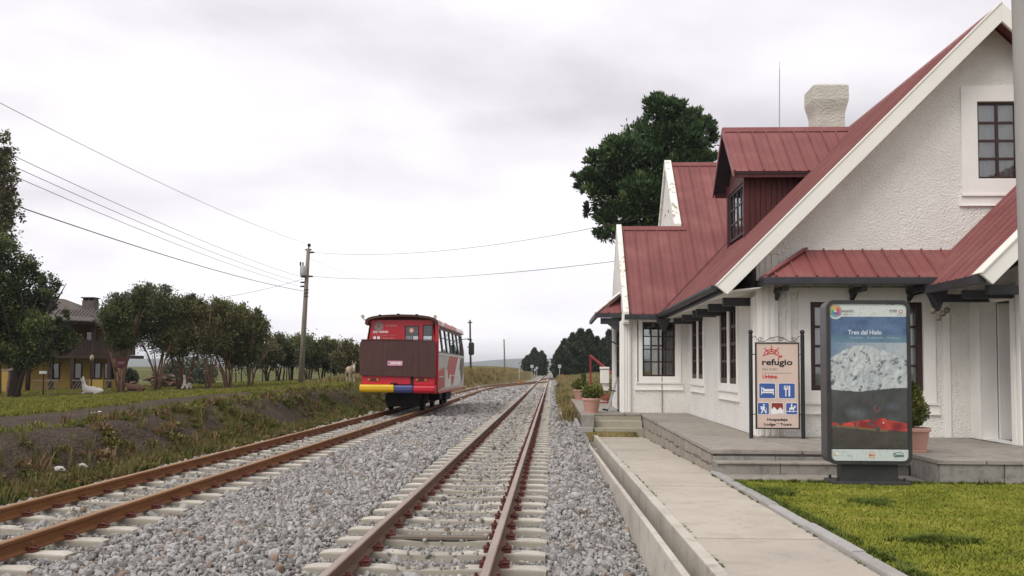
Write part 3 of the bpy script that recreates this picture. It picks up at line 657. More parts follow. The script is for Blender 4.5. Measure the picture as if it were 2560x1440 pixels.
# ================================================================ station building
ST = thing('station_building', (3.87, 18.2, 0.36), 'white roughcast station house with dark red metal roofs beside the tracks', 'building')
YW, YR, XW, XE = 18.2, 17.68, 3.87, 3.10         # front wall, front verge, side wall, eave line
ZE, XR = 3.17, 8.22; ZR = ZE+(XR-XE)             # eave height, ridge
YC = 27.30; YCR = 32.73; ZCR = ZE+(YCR-YC)       # cross roof
def up_wall(a, mt, name='wall', parent=ST): return a.build(name, mt, parent)
def wy(y, t=0.25): return lambda u, v, w: (u, y+w*t, v)
def wx(x, t=0.25): return lambda u, v, w: (x+w*t, u, v)
def rect(a, b_, c, d): return [(a, c), (b_, c), (b_, d), (a, d)]
# window openings (u0,u1,z0,z1)
WF = (4.84, 6.92, 1.22, 2.88); WG = (7.98, 9.10, 5.20, 6.66); WW = (2.60, 3.53, 1.40, 2.96)
WS = [(20.25, 22.25, 1.30, 3.02), (24.70, 26.70, 1.36, 3.02)]
b = MB(); b.plate([[(XW, PZ), (12.6, PZ), (12.6, 3.8), (XR, ZR-0.12), (XW, 3.80)], rect(*WF), rect(*WG)], wy(YW), 1.0); up_wall(b, M['stucco'])
b = MB(); b.plate([[(YW+0.25, PZ), (27.7, PZ), (27.7, 3.82), (YW+0.25, 3.82)]]+[rect(*w) for w in WS], wx(XW), 1.0); up_wall(b, M['stucco'])
XG = 2.03
b = MB(); b.plate([[(XG, PZ), (XW, PZ), (XW, 3.44), (XG, 3.44)], rect(*WW)], wy(27.7), 1.0); up_wall(b, M['stucco'])
# lower gable end towards the track, with an opening, and the back wall of the wing with a window
b = MB(); b.plate([[(27.95, PZ), (32.6, PZ), (32.6, 3.5), (30.15, 5.9), (27.95, 3.75)], rect(29.0, 31.2, 1.3, 2.9)], wx(XG), 1.0); up_wall(b, M['stucco'])
b = MB(); b.plate([[(XG+0.26, PZ), (8.2, PZ), (8.2, 3.4), (XG+0.26, 3.4)], rect(2.55, 3.75, 1.25, 3.0)], wy(32.4), 1.0); up_wall(b, M['white'])
# upper gable end
b = MB(); b.plate([[(28.2, 3.86), (37.1, 3.86), (37.1, 4.1), (YCR, ZCR-0.15), (28.2, 3.95)], rect(32.05, 32.45, 6.0, 6.95), rect(32.95, 33.35, 6.0, 6.95)], wx(XW+0.03), 1.0); up_wall(b, M['stucco'])
b = MB(); b.plate([[(32.72, PZ), (37.8, PZ), (37.8, 3.8), (32.72, 3.8)]], wx(XW+0.03), 1.0); up_wall(b, M['stucco'])
b = MB(); b.box(12.36, 12.6, YW+0.26, 37.8, PZ, 3.8); b.box(4.2, 12.34, 37.56, 37.8, PZ, 3.8); up_wall(b, M['stucco'])
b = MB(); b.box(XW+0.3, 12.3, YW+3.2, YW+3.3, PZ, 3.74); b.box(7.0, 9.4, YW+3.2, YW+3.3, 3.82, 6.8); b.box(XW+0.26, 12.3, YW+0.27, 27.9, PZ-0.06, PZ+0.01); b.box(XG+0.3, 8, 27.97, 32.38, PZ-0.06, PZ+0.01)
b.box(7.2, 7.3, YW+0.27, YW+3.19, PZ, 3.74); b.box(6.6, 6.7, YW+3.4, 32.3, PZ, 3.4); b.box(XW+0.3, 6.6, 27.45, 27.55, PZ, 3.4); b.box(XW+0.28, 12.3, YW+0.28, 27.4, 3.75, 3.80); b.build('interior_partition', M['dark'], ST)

# ---- roof panels: strips of ribbed sheet cut to each slope
RF = MB(); RF.box(XE+0.3, XE+0.36, YR+1.2, YR+1.26, 2.9, 2.95)
roof = None
def clip_poly(poly, ax, lo, hi):
    for sgn, val in ((1, lo), (-1, -hi)):
        out = []
        for i in range(len(poly)):
            p, q = poly[i], poly[(i+1) % len(poly)]; dp, dq = sgn*p[ax]-val, sgn*q[ax]-val
            if dp >= 0: out.append(p)
            if (dp >= 0) != (dq >= 0):
                k = dp/(dp-dq); out.append((p[0]+(q[0]-p[0])*k, p[1]+(q[1]-p[1])*k))
        poly = out
        if not poly: return []
    return poly
def area(p): return abs(sum(p[i][0]*p[(i+1) % len(p)][1]-p[(i+1) % len(p)][0]*p[i][1] for i in range(len(p)))/2)
def slope(name, poly, zf, ax, parent, pitch_w=0.36, origin=0.0, th=0.035, rib=True, mt=None):
    """poly: convex plan polygon; zf(x,y) height; ax: plan axis across the strips (0 = x, 1 = y)"""
    mt = mt or M['roof']; lo = min(p[ax] for p in poly); hi = max(p[ax] for p in poly); k = math.floor((lo-origin)/pitch_w)
    nrm = Vector((-(zf(1, 0)-zf(0, 0)), -(zf(0, 1)-zf(0, 0)), 1)).normalized()
    while origin+k*pitch_w < hi-1e-4:
        a, c = origin+k*pitch_w, origin+(k+1)*pitch_w; k += 1
        p = clip_poly(poly, ax, a+0.0015, c-0.0015)
        if len(p) < 3 or area(p) < 0.002: continue
        b = MB(); b.prism([Vector((x, y, zf(x, y)))-nrm*th for x, y in p], nrm*th)
        if rib:
            for ra, rb, rh in ((a+0.02, a+0.062, 0.036), ((a+c)/2-0.012+0.02, (a+c)/2+0.012+0.02, 0.008)):
                q = clip_poly(poly, ax, max(a+0.002, ra), min(c-0.002, rb))
                if len(q) >= 3 and area(q) > 0.0004:
                    base = [Vector((x, y, zf(x, y)))-nrm*0.002 for x, y in q]; mid = sum((v for v in base), Vector())/len(base)
                    top = []
                    for v in base:
                        w = v.copy(); w[ax] = mid[ax]+(v[ax]-mid[ax])*0.5; w.z = zf(w.x, w.y); top.append(w+nrm*rh)
                    n_ = len(base); b.add(base+top, [tuple(range(n_))[::-1], tuple(range(n_, 2*n_))]+[(i, (i+1) % n_, n_+(i+1) % n_, n_+i) for i in range(n_)])
        b.build('roof_panel', mt, parent)
def deck(name, verts, parent, mt=None):
    b = MB(); b.prism(verts, (0, 0, -0.05)); return b.build(name, mt or M['gutter'], parent)
zm = lambda x, y: ZE+(x-XE); zc = lambda x, y: ZE+(y-YC)
rm = deck('roof', [(XE+.06, YR+.04, zm(XE+.06, 0)-0.045), (XR-.05, YR+.04, zm(XR-.05, 0)-0.045), (XR-.05, 32.3, zm(XR-.05, 0)-0.045), (XE+.06, YC+.0, zm(XE+.06, 0)-0.045)], ST)
slope('roof', [(XE, YR), (XR, YR), (XR, YC+XR-XE), (XE, YC)], zm, 1, rm)
slope('roof', [(XR, YR), (13.3, YR), (13.3, 33.0), (XR, 33.0)], lambda x, y: ZR-(x-XR), 1, rm, rib=False, pitch_w=2.4)
rc = deck('roof', [(2.3, YC+.06, ZE), (3.1, YC+.06, ZE), (5.95, 30.1, zc(0, 30.1)-0.05), (2.3, 30.1, zc(0, 30.1)-0.05)], ST)
XL = 2.18
slope('roof', [(XL, YC), (3.1, YC), (5.95, 30.15), (XL, 30.15)], zc, 0, rc, 0.345, 2.20)
slope('roof', [(4.06, 30.15), (5.95, 30.15), (8.53, YCR), (4.06, YCR)], zc, 0, rc, 0.345, 2.20)
slope('roof', [(XL, 30.15), (4.06, 30.15), (4.06, 33.0), (XL, 33.0)], lambda x, y: zc(0, 30.15)-(y-30.15), 0, rc, rib=False, pitch_w=1.9)
slope('roof', [(4.06, YCR), (12.3, YCR), (12.3, 38.2), (4.06, 38.2)], lambda x, y: ZCR-(y-YCR), 0, rc, rib=False, pitch_w=2.8)
slope('roof', [(8.53, YCR), (8.22, 32.42), (12.3, 28.4), (12.3, YCR)], zc, 0, rc, rib=False, pitch_w=2.4)
# ridge caps and valley flashing
def cap(name, a, c, w, n1, n2, parent, mt='roof'):
    b = MB(); a = Vector(a); c = Vector(c); n1 = Vector(n1); n2 = Vector(n2); u = Vector((0, 0, 0.03))
    vs = []
    for p in (a, c): vs += [p+n1*w+u*0.6, p+u*1.6, p+n2*w+u*0.6, p+n2*w+u*0.1, p+u, p+n1*w+u*0.1]
    b.add(vs, [tuple(range(6)), tuple(range(11, 5, -1))]+[(k, (k+1) % 6, 6+(k+1) % 6, 6+k) for k in range(6)]); return b.build(name, M[mt], parent)
q = math.sqrt(.5)
cap('ridge_cap', (XR, YR, ZR+.02), (XR, 32.4, ZR+.02), 0.16, (-q, 0, -q), (q, 0, -q), rm)
cap('ridge_cap', (XL, 30.15, zc(0, 30.15)+.03), (4.2, 30.15, zc(0, 30.15)+.03), 0.14, (0, -q, -q), (0, q, -q), rc)
cap('ridge_cap', (4.06, YCR, ZCR+.03), (12.3, YCR, ZCR+.03), 0.15, (0, -q, -q), (0, q, -q), rc)
b = MB(); b.prism([(XE-.02, YC, ZE+.012), (XE+.16, YC-.02, ZE+.20), (XR, YC+XR-XE-0.14, ZR+.018), (XR-.02, YC+XR-XE+0.02, ZR+.018)], (0, 0, 0.015)); b.build('valley_flashing', M['redwood'], rm)
b = MB()
for i in range(12):
    t0 = i/12*5.0; b.bar((XE+t0, YC+t0-.035, ZE+t0+.05), (XE+t0+.42, YC+t0+.385, ZE+t0+.47), 0.05, 0.035)
b.build('valley_cover_strip', M['redwood'], rm)
# white barge boards of the front gable
def barge(p0, p1, wz, ty, mt, parent, name='barge_board', back=0.0):
    b = MB(); a = Vector(p0); c = Vector(p1); d = Vector((0, 0, -wz)); b.prism([a, c, c+d, a+d], (0, ty, 0)); return b.build(name, mt, parent, bevel=0.008)
b = MB(); dz = 0.36
b.prism([(XE-.10, YR-.06, zm(XE-.10, 0)+.06), (XR, YR-.06, ZR+.06), (XR, YR-.06, ZR+.06-dz), (XE+.10, YR-.06, zm(XE+.10, 0)+.06-dz)], (0, 0.07, 0)); b.build('barge_board', M['barge'], rm, bevel=0.01)
b = MB(); b.prism([(XR, YR-.06, ZR+.06), (13.4, YR-.06, ZR-5.18+.06), (13.2, YR-.06, ZR-4.98+.06-dz), (XR, YR-.06, ZR+.06-dz)], (0, 0.07, 0)); b.build('barge_board', M['barge'], rm, bevel=0.01)
b = MB(); b.prism([(XE-.11, YR-.075, zm(XE-.11, 0)+.085), (XR, YR-.075, ZR+.085), (XR, YR-.075, ZR+.055), (XE-.09, YR-.075, zm(XE-.09, 0)+.055)], (0, 0.16, 0)); b.build('barge_capping', M['barge'], rm)
# soffit under the verge
b = MB(); b.prism([(XE+.12, YR+.02, zm(XE+.12, 0)-.11), (XR, YR+.02, ZR-.11), (XR, YW, ZR-.11), (XE+.12, YW, zm(XE+.12, 0)-.11)], (0, 0, 0.02)); b.build('soffit', M['white'], rm)
# gutter along the side eave
b = MB(); gp = []
for a in range(0, 181, 20): gp.append((XE-.015-0.075+0.075*math.cos(R(180+a)), ZE-.03-0.085*abs(math.sin(R(a)))))
pol = [(x, YR+.15, z) for x, z in gp]+[(x, YR+.15, z) for x, z in [(gp[-1][0]+.0, gp[-1][1]+.02), (gp[0][0], gp[0][1]+.02)]]
b.prism(pol, (0, YC-YR-.10, 0)); b.build('gutter', M['gutter'], ST)
b = MB(); b.box(XE+.02, XE+.05, YR+.12, YC, ZE-.17, ZE-.02); b.build('fascia_board', M['gutter'], ST)
b = MB(); b.prism([(XE+.05, YR+.12, ZE-.14), (XW, YR+.12, ZE-.06), (XW, YC+.3, ZE-.06), (XE+.05, YC+.3, ZE-.14)], (0, 0, .02)); b.build('soffit', M['white'], ST)
for yb in (18.75, 20.5, 22.2, 22.75, 24.6, 26.3):
    b = MB(); b.box(XE+.22, XW, yb, yb+.13, ZE-.33, ZE-.17); b.build('eave_bracket', M['gutter'], ST, bevel=.01)
# wing eave: gutter, hopper
b = MB(); b.box(XG+.02, XE+.02, YC-.13, YC+.02, ZE-.16, ZE-.015); b.build('gutter', M['gutter'], ST, bevel=.02)
b = MB(); b.prism([(XG+.17, YC+.02, ZE-.14), (XW, YC+.02, ZE-.14), (XW, 27.7, ZE+.2), (XG+.17, 27.7, ZE+.2)], (0, 0, .02)); b.build('soffit', M['white'], ST)
b = MB(); h = [(XE-.14, YC-.2, ZE-.14), (XE+.24, YC-.2, ZE-.14), (XE+.24, YC+.12, ZE-.14), (XE-.14, YC+.12, ZE-.14)]; tip = [(XE+.02, YC-.06, ZE-.52), (XE+.08, YC-.06, ZE-.52), (XE+.08, YC, ZE-.52), (XE+.02, YC, ZE-.52)]
b.add(h+tip, [(0, 1, 2, 3), (7, 6, 5, 4)]+[(i, (i+1) % 4, 4+(i+1) % 4, 4+i) for i in range(4)]); b.build('gutter_hopper', M['gutter'], ST)
b = MB(); b.tube([(XE+.05, 27.67, 1.40), (XE+.05, 27.67, PZ+.02)], 0.012, 6); b.build('conduit', M['polewood'], ST)
# lichen covered gable copings
def coping(x0, x1, ya, za, yb, zb, parent, name='gable_coping'):
    b = MB(); b.prism([(x0, ya, za), (x0, yb, zb), (x0, yb, zb-.30), (x0, ya, za-.30)], (x1-x0, 0, 0)); return b.build(name, M['lichen'], parent, bevel=.01)
coping(XG-.01, XL-.002, YC-.08, ZE+.06, 30.15, zc(0, 30.15)+.14, rc); coping(XG-.01, XL-.002, 33.05, ZE+.06, 30.152, zc(0, 30.15)+.14, rc)
coping(XW-.04, 4.055, 30.15, zc(0, 30.15)+.16, YCR, ZCR+.16, rc); coping(XW-.04, 4.055, 38.2, ZE+.1, YCR+.002, ZCR+.16, rc)
b = MB(); b.box(XG+.0, XL+.0, YC-.05, 27.69, ZE-.28, ZE-.005); b.build('kneeler', M['white'], ST, bevel=.01)

# ---- joinery
def window(u0, u1, z0, z1, frame_to3, cols, rows, fw_=0.07, fd=0.06, bar=0.03, mt='brown', mullion=None, name='window', back='dark', panes='glass', gm_=None):
    """frame in an opening; frame_to3(u,v,depth)"""
    b = MB()
    def bx(a, c, d, e, w0, w1):
        p = [frame_to3(*t) for t in ((a, d, w0), (c, d, w0), (c, e, w0), (a, e, w0), (a, d, w1), (c, d, w1), (c, e, w1), (a, e, w1))]
        b.add(p, [(0, 3, 2, 1), (4, 5, 6, 7), (0, 1, 5, 4), (1, 2, 6, 5), (2, 3, 7, 6), (3, 0, 4, 7)])
    bx(u0, u0+fw_, z0, z1, 0, fd); bx(u1-fw_, u1, z0, z1, 0, fd); bx(u0+fw_, u1-fw_, z0, z0+fw_, 0, fd); bx(u0+fw_, u1-fw_, z1-fw_, z1, 0, fd)
    o = b.build(name, M[mt], ST)
    iu0, iu1, iz0, iz1 = u0+fw_, u1-fw_, z0+fw_, z1-fw_
    b = MB()
    for i in range(1, cols):
        u = iu0+(iu1-iu0)*i/cols; w = bar*(1.7 if (mullion and i in mullion) else 1); bx(u-w/2, u+w/2, iz0, iz1, 0.004, fd-.004)
    for j in range(1, rows):
        z = iz0+(iz1-iz0)*j/rows; bx(iu0, iu1, z-bar/2, z+bar/2, 0.008, fd-.008)
    if b.v: b.build('glazing_bar', M[mt], o)
    for i in range(cols):
        for j in range(rows):
            b = MB(); a, c = iu0+(iu1-iu0)*i/cols, iu0+(iu1-iu0)*(i+1)/cols; d, e = iz0+(iz1-iz0)*j/rows, iz0+(iz1-iz0)*(j+1)/rows
            bx(a+.004, c-.004, d+.004, e-.004, fd*.45, fd*.55); b.build('pane', M[panes], o)
    return o
def surround(u0, u1, z0, z1, to3, w, t=0.03, sill=True, name='window_surround', apron=0.0):
    b = MB(); b.plate([rect(u0-w, u1+w, z0-w, z1+w), rect(u0, u1, z0, z1)], to3, t); o = b.build(name, M['white'], ST, bevel=.006)
    b = MB(); p = lambda a, c, d, e, w0, w1: b.add([to3(*q_) for q_ in ((a, d, w0), (c, d, w0), (c, e, w0), (a, e, w0), (a, d, w1), (c, d, w1), (c, e, w1), (a, e, w1))], [(0, 3, 2, 1), (4, 5, 6, 7), (0, 1, 5, 4), (1, 2, 6, 5), (2, 3, 7, 6), (3, 0, 4, 7)])
    if sill:
        p(u0-w-.02, u1+w+.02, z0-w-.035, z0-w-.002, 0, t+.03); p(u0-w-.06, u1+w+.06, z0-w-.20, z0-w-.037, 0, t*.7); p(u0-w-.06, u1+w+.06, z0-w-.222, z0-w-.202, 0, t+.02); b.build('sill', M['white'], o)
    return o
fy = lambda y: (lambda u, v, w: (u, y-w, v)); fx = lambda x: (lambda u, v, w: (x-w, u, v))
iy = lambda y: (lambda u, v, w: (u, y+w, v)); ix = lambda x: (lambda u, v, w: (x+w, u, v))
window(*WF, iy(YW+.05), 4, 4, 0.10, 0.07, 0.05, mullion=(2,)); surround(*WF, fy(YW), 0.22)
window(*WG, iy(YW+.04), 3, 4, 0.045, 0.06, 0.045); surround(*WG, fy(YW), 0.30)
window(*WW, iy(27.75), 4, 4, 0.05, 0.06, 0.03, mullion=(2,)); surround(*WW, fy(27.7), 0.17)
for w in WS:
    mid = (w[0]+w[1])/2
    window(w[0], mid-.13, w[2], w[3], ix(XW+.005), 2, 4, 0.12, 0.07, 0.06); window(mid+.13, w[1], w[2], w[3], ix(XW+.005), 2, 4, 0.12, 0.07, 0.06)
    b = MB(); b.box(XW-.012, XW+.14, mid-.13, mid+.13, w[2], w[3]); b.build('window_mullion', M['white'], ST)
    surround(*w, fx(XW), 0.14)
window(29.0, 31.2, 1.3, 2.9, ix(XG+.06), 4, 3, 0.06, 0.06, 0.035); window(2.55, 3.75, 1.25, 3.0, iy(32.45), 3, 3, 0.06, 0.06, 0.05)
window(32.05, 32.45, 6.0, 6.95, ix(XW+.08), 1, 2, 0.05, 0.05, 0.03, 'white'); window(32.95, 33.35, 6.0, 6.95, ix(XW+.08), 1, 2, 0.05, 0.05, 0.03, 'white')
# net curtains inside the front windows
for (u0, u1, z0, z1, yy) in ((WF[0]+.02, WF[1]-.02, WF[2]+.02, WF[3]-.02, YW+.19), (WG[0]+.02, WG[1]-.02, WG[2]+.02, WG[3]-.02, YW+.16)):
    b = MB(); n_ = 46; vs = []
    for k in range(n_+1):
        x = u0+(u1-u0)*k/n_; y_ = yy+0.02*math.sin(k*1.45)+0.01*math.sin(k*0.7); vs += [(x, y_, z0), (x, y_, z1)]
    b.add(vs, [(2*k, 2*k+2, 2*k+3, 2*k+1) for k in range(n_)]); b.build('net_curtain', M['curtain'], ST, True)
# shallow panel mouldings: band over the window, corner pilasters with flutes
def pilaster(x0, x1, y0, y1, z0, z1, axis, capz=None, name='pilaster', n_=3):
    b = MB(); b.box(x0, x1, y0, y1, z0, z1); o = b.build(name, M['white'], ST, bevel=.006)
    L_ = (x1-x0) if axis == 0 else (y1-y0); st_ = L_/(n_*2+1); bb = MB()
    for k in range(n_):
        a = st_*(2*k+1)
        if axis == 0: bb.box(x0+a, x0+a+st_, y0-.022, y0+.002, z0+.02, z1-.03)
        else: bb.box(x0-.022, x0+.002, y0+a, y0+a+st_, z0+.02, z1-.03)
    bb.build('flute', M['white'], o, bevel=.004)
    if capz:
        c = MB(); c.box(x0-.035, x1+.035, y0-.035, y1+.01, z1-.07, z1+.02); c.build('pilaster_cap', M['white'], o, bevel=.01)
    return o
pilaster(XW-.035, XW+.36, YW-.055, YW-.002, PZ, 3.84, 0, True); pilaster(XW-.055, XW-.002, YW+.02, YW+.34, PZ, 3.0, 1)
pilaster(XG-.02, XG+.24, 27.645, 27.698, PZ, 3.14, 0); pilaster(XG-.05, XG-.002, 27.72, 28.0, PZ, 3.0, 1)
b = MB(); b.box(XG+.30, XW-.08, 27.672, 27.698, 3.02, 3.05); b.box(XG+.42, XG+.45, 27.67, 27.698, 1.2, 3.0); b.build('panel_moulding', M['white'], ST)
b = MB(); b.box(4.45, 7.25, YW-.03, YW-.001, 3.10, 3.15); b.box(7.28, 7.40, YW-.03, YW-.001, PZ, 3.15); b.box(4.40, 4.48, YW-.025, YW-.001, 0.9, 3.15); b.build('panel_moulding', M['white'], ST, bevel=.005)

# ---- hipped awning over the front window
AZ, AT = 3.27, 3.86; YA = 17.35
aw = MB(); aw.prism([(3.92, YA+.02, AZ-.03), (8.0, YA+.02, AZ-.03), (8.0, YW-.005, AT-.05), (4.74, YW-.005, AT-.05)], (0, 0, -.04)); aw = aw.build('awning_roof', M['gutter'], ST)
sl_ = (AT-AZ)/(YW-YA)
slope('awning', [(3.86, YA), (6.95, YA), (7.45, YW-.003), (4.76, YW-.003)], lambda x, y: AZ+(y-YA)*sl_, 0, aw, 0.36, 3.98)
hs = (AT-AZ)/(4.76-3.86)
slope('awning', [(3.86, YA), (4.76, YW-.003), (3.86, YW-.003)], lambda x, y: AZ+(x-3.86)*hs, 1, aw, 0.36, YA-.1)
b = MB(); b.bar((3.84, YA-.02, AZ+.03), (4.77, YW-.02, AT+.03), 0.09, 0.03); b.build('hip_cap', M['roof'], aw)
b = MB(); b.box(3.80, 6.98, YA-.07, YA+.03, AZ-.14, AZ-.01); b.box(3.80, 3.90, YA+.03, YW-.06, AZ-.13, AZ-.012); b.build('awning_gutter', M['gutter'], ST, bevel=.015)
for xb in (4.15, 5.55, 6.60):
    b = MB(); b.box(xb, xb+.11, YA+.08, YW, AZ-.245, AZ-.15); b.prism([(xb+.02, YW-.30, AZ-.245), (xb+.02, YW, AZ-.245), (xb+.02, YW, AZ-.40)], (.07, 0, 0)); b.build('awning_bracket', M['black'], ST, bevel=.01)
# ---- entrance porch on the right
XP = 7.76; YP0, YP1 = 15.75, YW
PE, PXE, PXR = 3.12, 6.72, 9.35; zp = lambda x, y: PE+(x-PXE)
b = MB(); b.plate([[(YP0, PZ), (YP1-.002, PZ), (YP1-.002, 3.9), (YP0, 3.9)], rect(16.55, 17.72, PZ+.02, 2.84)], wx(XP, .28), 1.0); up_wall(b, M['white'], 'porch_wall')
b = MB(); b.plate([[(XP+.285, PZ), (10.9, PZ), (10.9, 3.9), (PXR, zp(PXR, 0)-.12), (XP+.285, 3.9)], rect(8.5, 10.2, PZ+.02, 2.9)], wy(YP0, .28), 1.0); up_wall(b, M['stucco'], 'porch_wall')
b = MB(); b.box(XP+.30, XP+1.25, 17.68, 17.74, PZ+.01, 2.82); b.build('open_door', M['white'], ST)
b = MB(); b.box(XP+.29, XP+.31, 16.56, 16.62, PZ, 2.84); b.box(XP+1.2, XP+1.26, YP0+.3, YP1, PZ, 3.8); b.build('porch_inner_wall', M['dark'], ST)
pilaster(XP-.06, XP-.002, YP0+.02, YP0+.50, PZ, 3.6, 1, None); pilaster(XP-.05, XP+.36, YP0-.055, YP0-.002, PZ, 3.72, 0, True, n_=2)
b = MB(); b.box(XP-.03, XP-.001, 16.40, 16.55, PZ, 2.99); b.box(XP-.03, XP-.001, 17.722, 17.86, PZ, 2.99); b.box(XP-.03, XP-.001, 16.55, 17.722, 2.842, 2.99); b.box(XP-.05, XP-.001, 16.35, 17.92, 2.992, 3.04); b.build('door_surround', M['white'], ST, bevel=.006)
pr = MB(); pr.prism([(PXE+.05, 15.22, zp(PXE+.05, 0)-.045), (PXR, 15.22, zp(PXR, 0)-.045), (PXR, YW-.004, zp(PXR, 0)-.045), (PXE+.05, YW-.004, zp(PXE+.05, 0)-.045)], (0, 0, -.04)); pr = pr.build('porch_roof', M['gutter'], ST)
slope('porch', [(PXE, 15.18), (PXR, 15.18), (PXR, YW-.003), (PXE, YW-.003)], zp, 1, pr, 0.36, 15.1)
slope('porch', [(PXR, 15.18), (11.98, 15.18), (11.98, YW-.003), (PXR, YW-.003)], lambda x, y: zp(PXR, 0)-(x-PXR), 1, pr, 1.0, 15.1, rib=False)
b = MB(); b.prism([(PXE-.08, 15.10, zp(PXE-.08, 0)+.06), (PXR, 15.10, zp(PXR, 0)+.06), (PXR, 15.10, zp(PXR, 0)-.28), (PXE+.10, 15.10, zp(PXE+.10, 0)-.28)], (0, .07, 0)); b.build('barge_board', M['barge'], pr, bevel=.008)
b = MB(); b.prism([(PXE-.09, 15.07, zp(PXE-.09, 0)+.09), (PXR, 15.07, zp(PXR, 0)+.09), (PXR, 15.07, zp(PXR, 0)+.062), (PXE-.07, 15.07, zp(PXE-.07, 0)+.062)], (0, .34, 0)); b.build('barge_capping', M['barge'], pr)
b = MB(); b.box(PXE-.08, PXE+.03, 15.2, YA+.05, PE-.15, PE-.015); b.prism([(PXE+.03, 15.2, PE-.12), (XP, 15.2, PE+.35), (XP, YW, PE+.35), (PXE+.03, YW, PE-.12)], (0, 0, .02)); b.build('porch_gutter', M['gutter'], ST)
for yb in (15.5, 16.4, 17.3):
    b = MB(); b.box(PXE+.2, XP, yb, yb+.12, PE-.30, PE-.16); b.build('eave_bracket', M['gutter'], ST, bevel=.01)
b = MB(); b.prism([(6.62, 17.2, AZ-.15), (7.04, 17.2, AZ-.15), (6.83, 17.2, AZ-.62)], (0, .22, 0)); b.build('gutter_hopper', M['gutter'], ST)
for dx, dzz in ((-.12, -.62), (.06, -.66), (-.02, -.74), (.13, -.60)):
    b = MB(); b.sphere((6.85+dx, 17.25, AZ+dzz), .055, 8, 6); b.build('swallow_nest', M['oldwood'], ST, True)
b = MB(); b.box(XP-.02, XP+.28, YP0-.075, YP0-.056, 2.72, 2.75); b.box(XP+.06, XP+.16, YP0-.10, YP0-.056, 2.76, 2.86); b.build('wall_lamp_bracket', M['white'], ST)

# ---- dormer on the side slope
DY0, DY1, DYR = 24.15, 26.45, 25.30; DEZ = 6.52; DRZ = 7.92; DX = 4.86; DXF = 4.50
dm = MB(); dm.prism([(DX+.05, DY0, zm(DX, 0)-.1), (XR-1.6, DY0, DEZ+.06), (DX+.05, DY0, DEZ+.06)], (0, .08, 0)); dm.prism([(DX+.05, DY1, zm(DX, 0)-.1), (XR-1.6, DY1, DEZ+.06), (DX+.05, DY1, DEZ+.06)], (0, -.08, 0))
dm = dm.build('dormer', M['redwood'], ST)
x = DX+.09; k = 0
while x < 6.45:
    b = MB(); e = min(x+.135, 6.5); b.prism([(x+.006, DY0-.004, zm(x, 0)-.02), (e-.006, DY0-.004, zm(e, 0)-.02), (e-.006, DY0-.004, DEZ+.05), (x+.006, DY0-.004, DEZ+.05)], (0, -.024, 0)); b.build('cladding_board', M['redwood'], dm, bevel=.006); x = e
b = MB(); b.box(DX-.06, DX+.08, DY0-.045, DY0+.10, zm(DX, 0)-.1, DEZ+.1); b.box(DX-.06, DX+.08, DY1-.10, DY1+.045, zm(DX, 0)-.1, DEZ+.1); b.box(DX-.04, DX+.06, DY0+.10, DY1-.10, 6.35, DEZ+.05); b.prism([(DX-.02, DY0+.1, DEZ+.05), (DX-.02, DY1-.1, DEZ+.05), (DX-.02, DYR, DRZ-.12)], (.06, 0, 0)); b.build('dormer_frame', M['redwood'], dm)
wo = window(DY0+.10, DY1-.10, zm(DX, 0)+.12, 6.35, ix(DX-.01), 4, 3, 0.06, 0.06, 0.04, 'gutter'); wo.parent = ST
dsl = (DRZ-DEZ)/(DYR-23.78)
def xhit(z): return XE+(z-ZE)
slope('dormer', [(DXF, 23.78), (xhit(DEZ), 23.78), (xhit(DRZ), DYR), (DXF, DYR)], lambda x, y: DEZ+(y-23.78)*dsl, 0, dm, 0.36, DXF-.02)
slope('dormer', [(DXF, DYR), (xhit(DRZ), DYR), (xhit(DEZ), 26.82), (DXF, 26.82)], lambda x, y: DEZ+(26.82-y)*dsl, 0, dm, 0.36, DXF-.02)
cap('ridge_cap', (DXF-.01, DYR, DRZ+.03), (xhit(DRZ)+.1, DYR, DRZ+.03), 0.15, (0, -q, -q), (0, q, -q), dm)
for ya in (23.78, 26.82):
    b = MB(); b.prism([(DXF-.03, ya, DEZ+.03), (DXF-.03, DYR, DRZ+.05), (DXF-.03, DYR, DRZ-.12), (DXF-.03, ya, DEZ-.14)], (.035, 0, 0)); b.build('barge_board', M['roof'], dm)
    sg = 1 if ya < 25 else -1
    b = MB(); b.prism([(DXF, ya+sg*.03, DEZ-.06), (DXF, DYR, DRZ-.09), (xhit(DRZ)-.3, DYR, DRZ-.09), (xhit(DEZ)-.1, ya+sg*.03, DEZ-.06)], (0, 0, .03)); b.build('dormer_soffit', M['gutter'], dm)
    b = MB(); b.box(DXF+.02, xhit(DEZ), ya+sg*.05, ya+sg*.075, DEZ-.15, DEZ-.02); b.build('dormer_fascia', M['redwood'], dm)

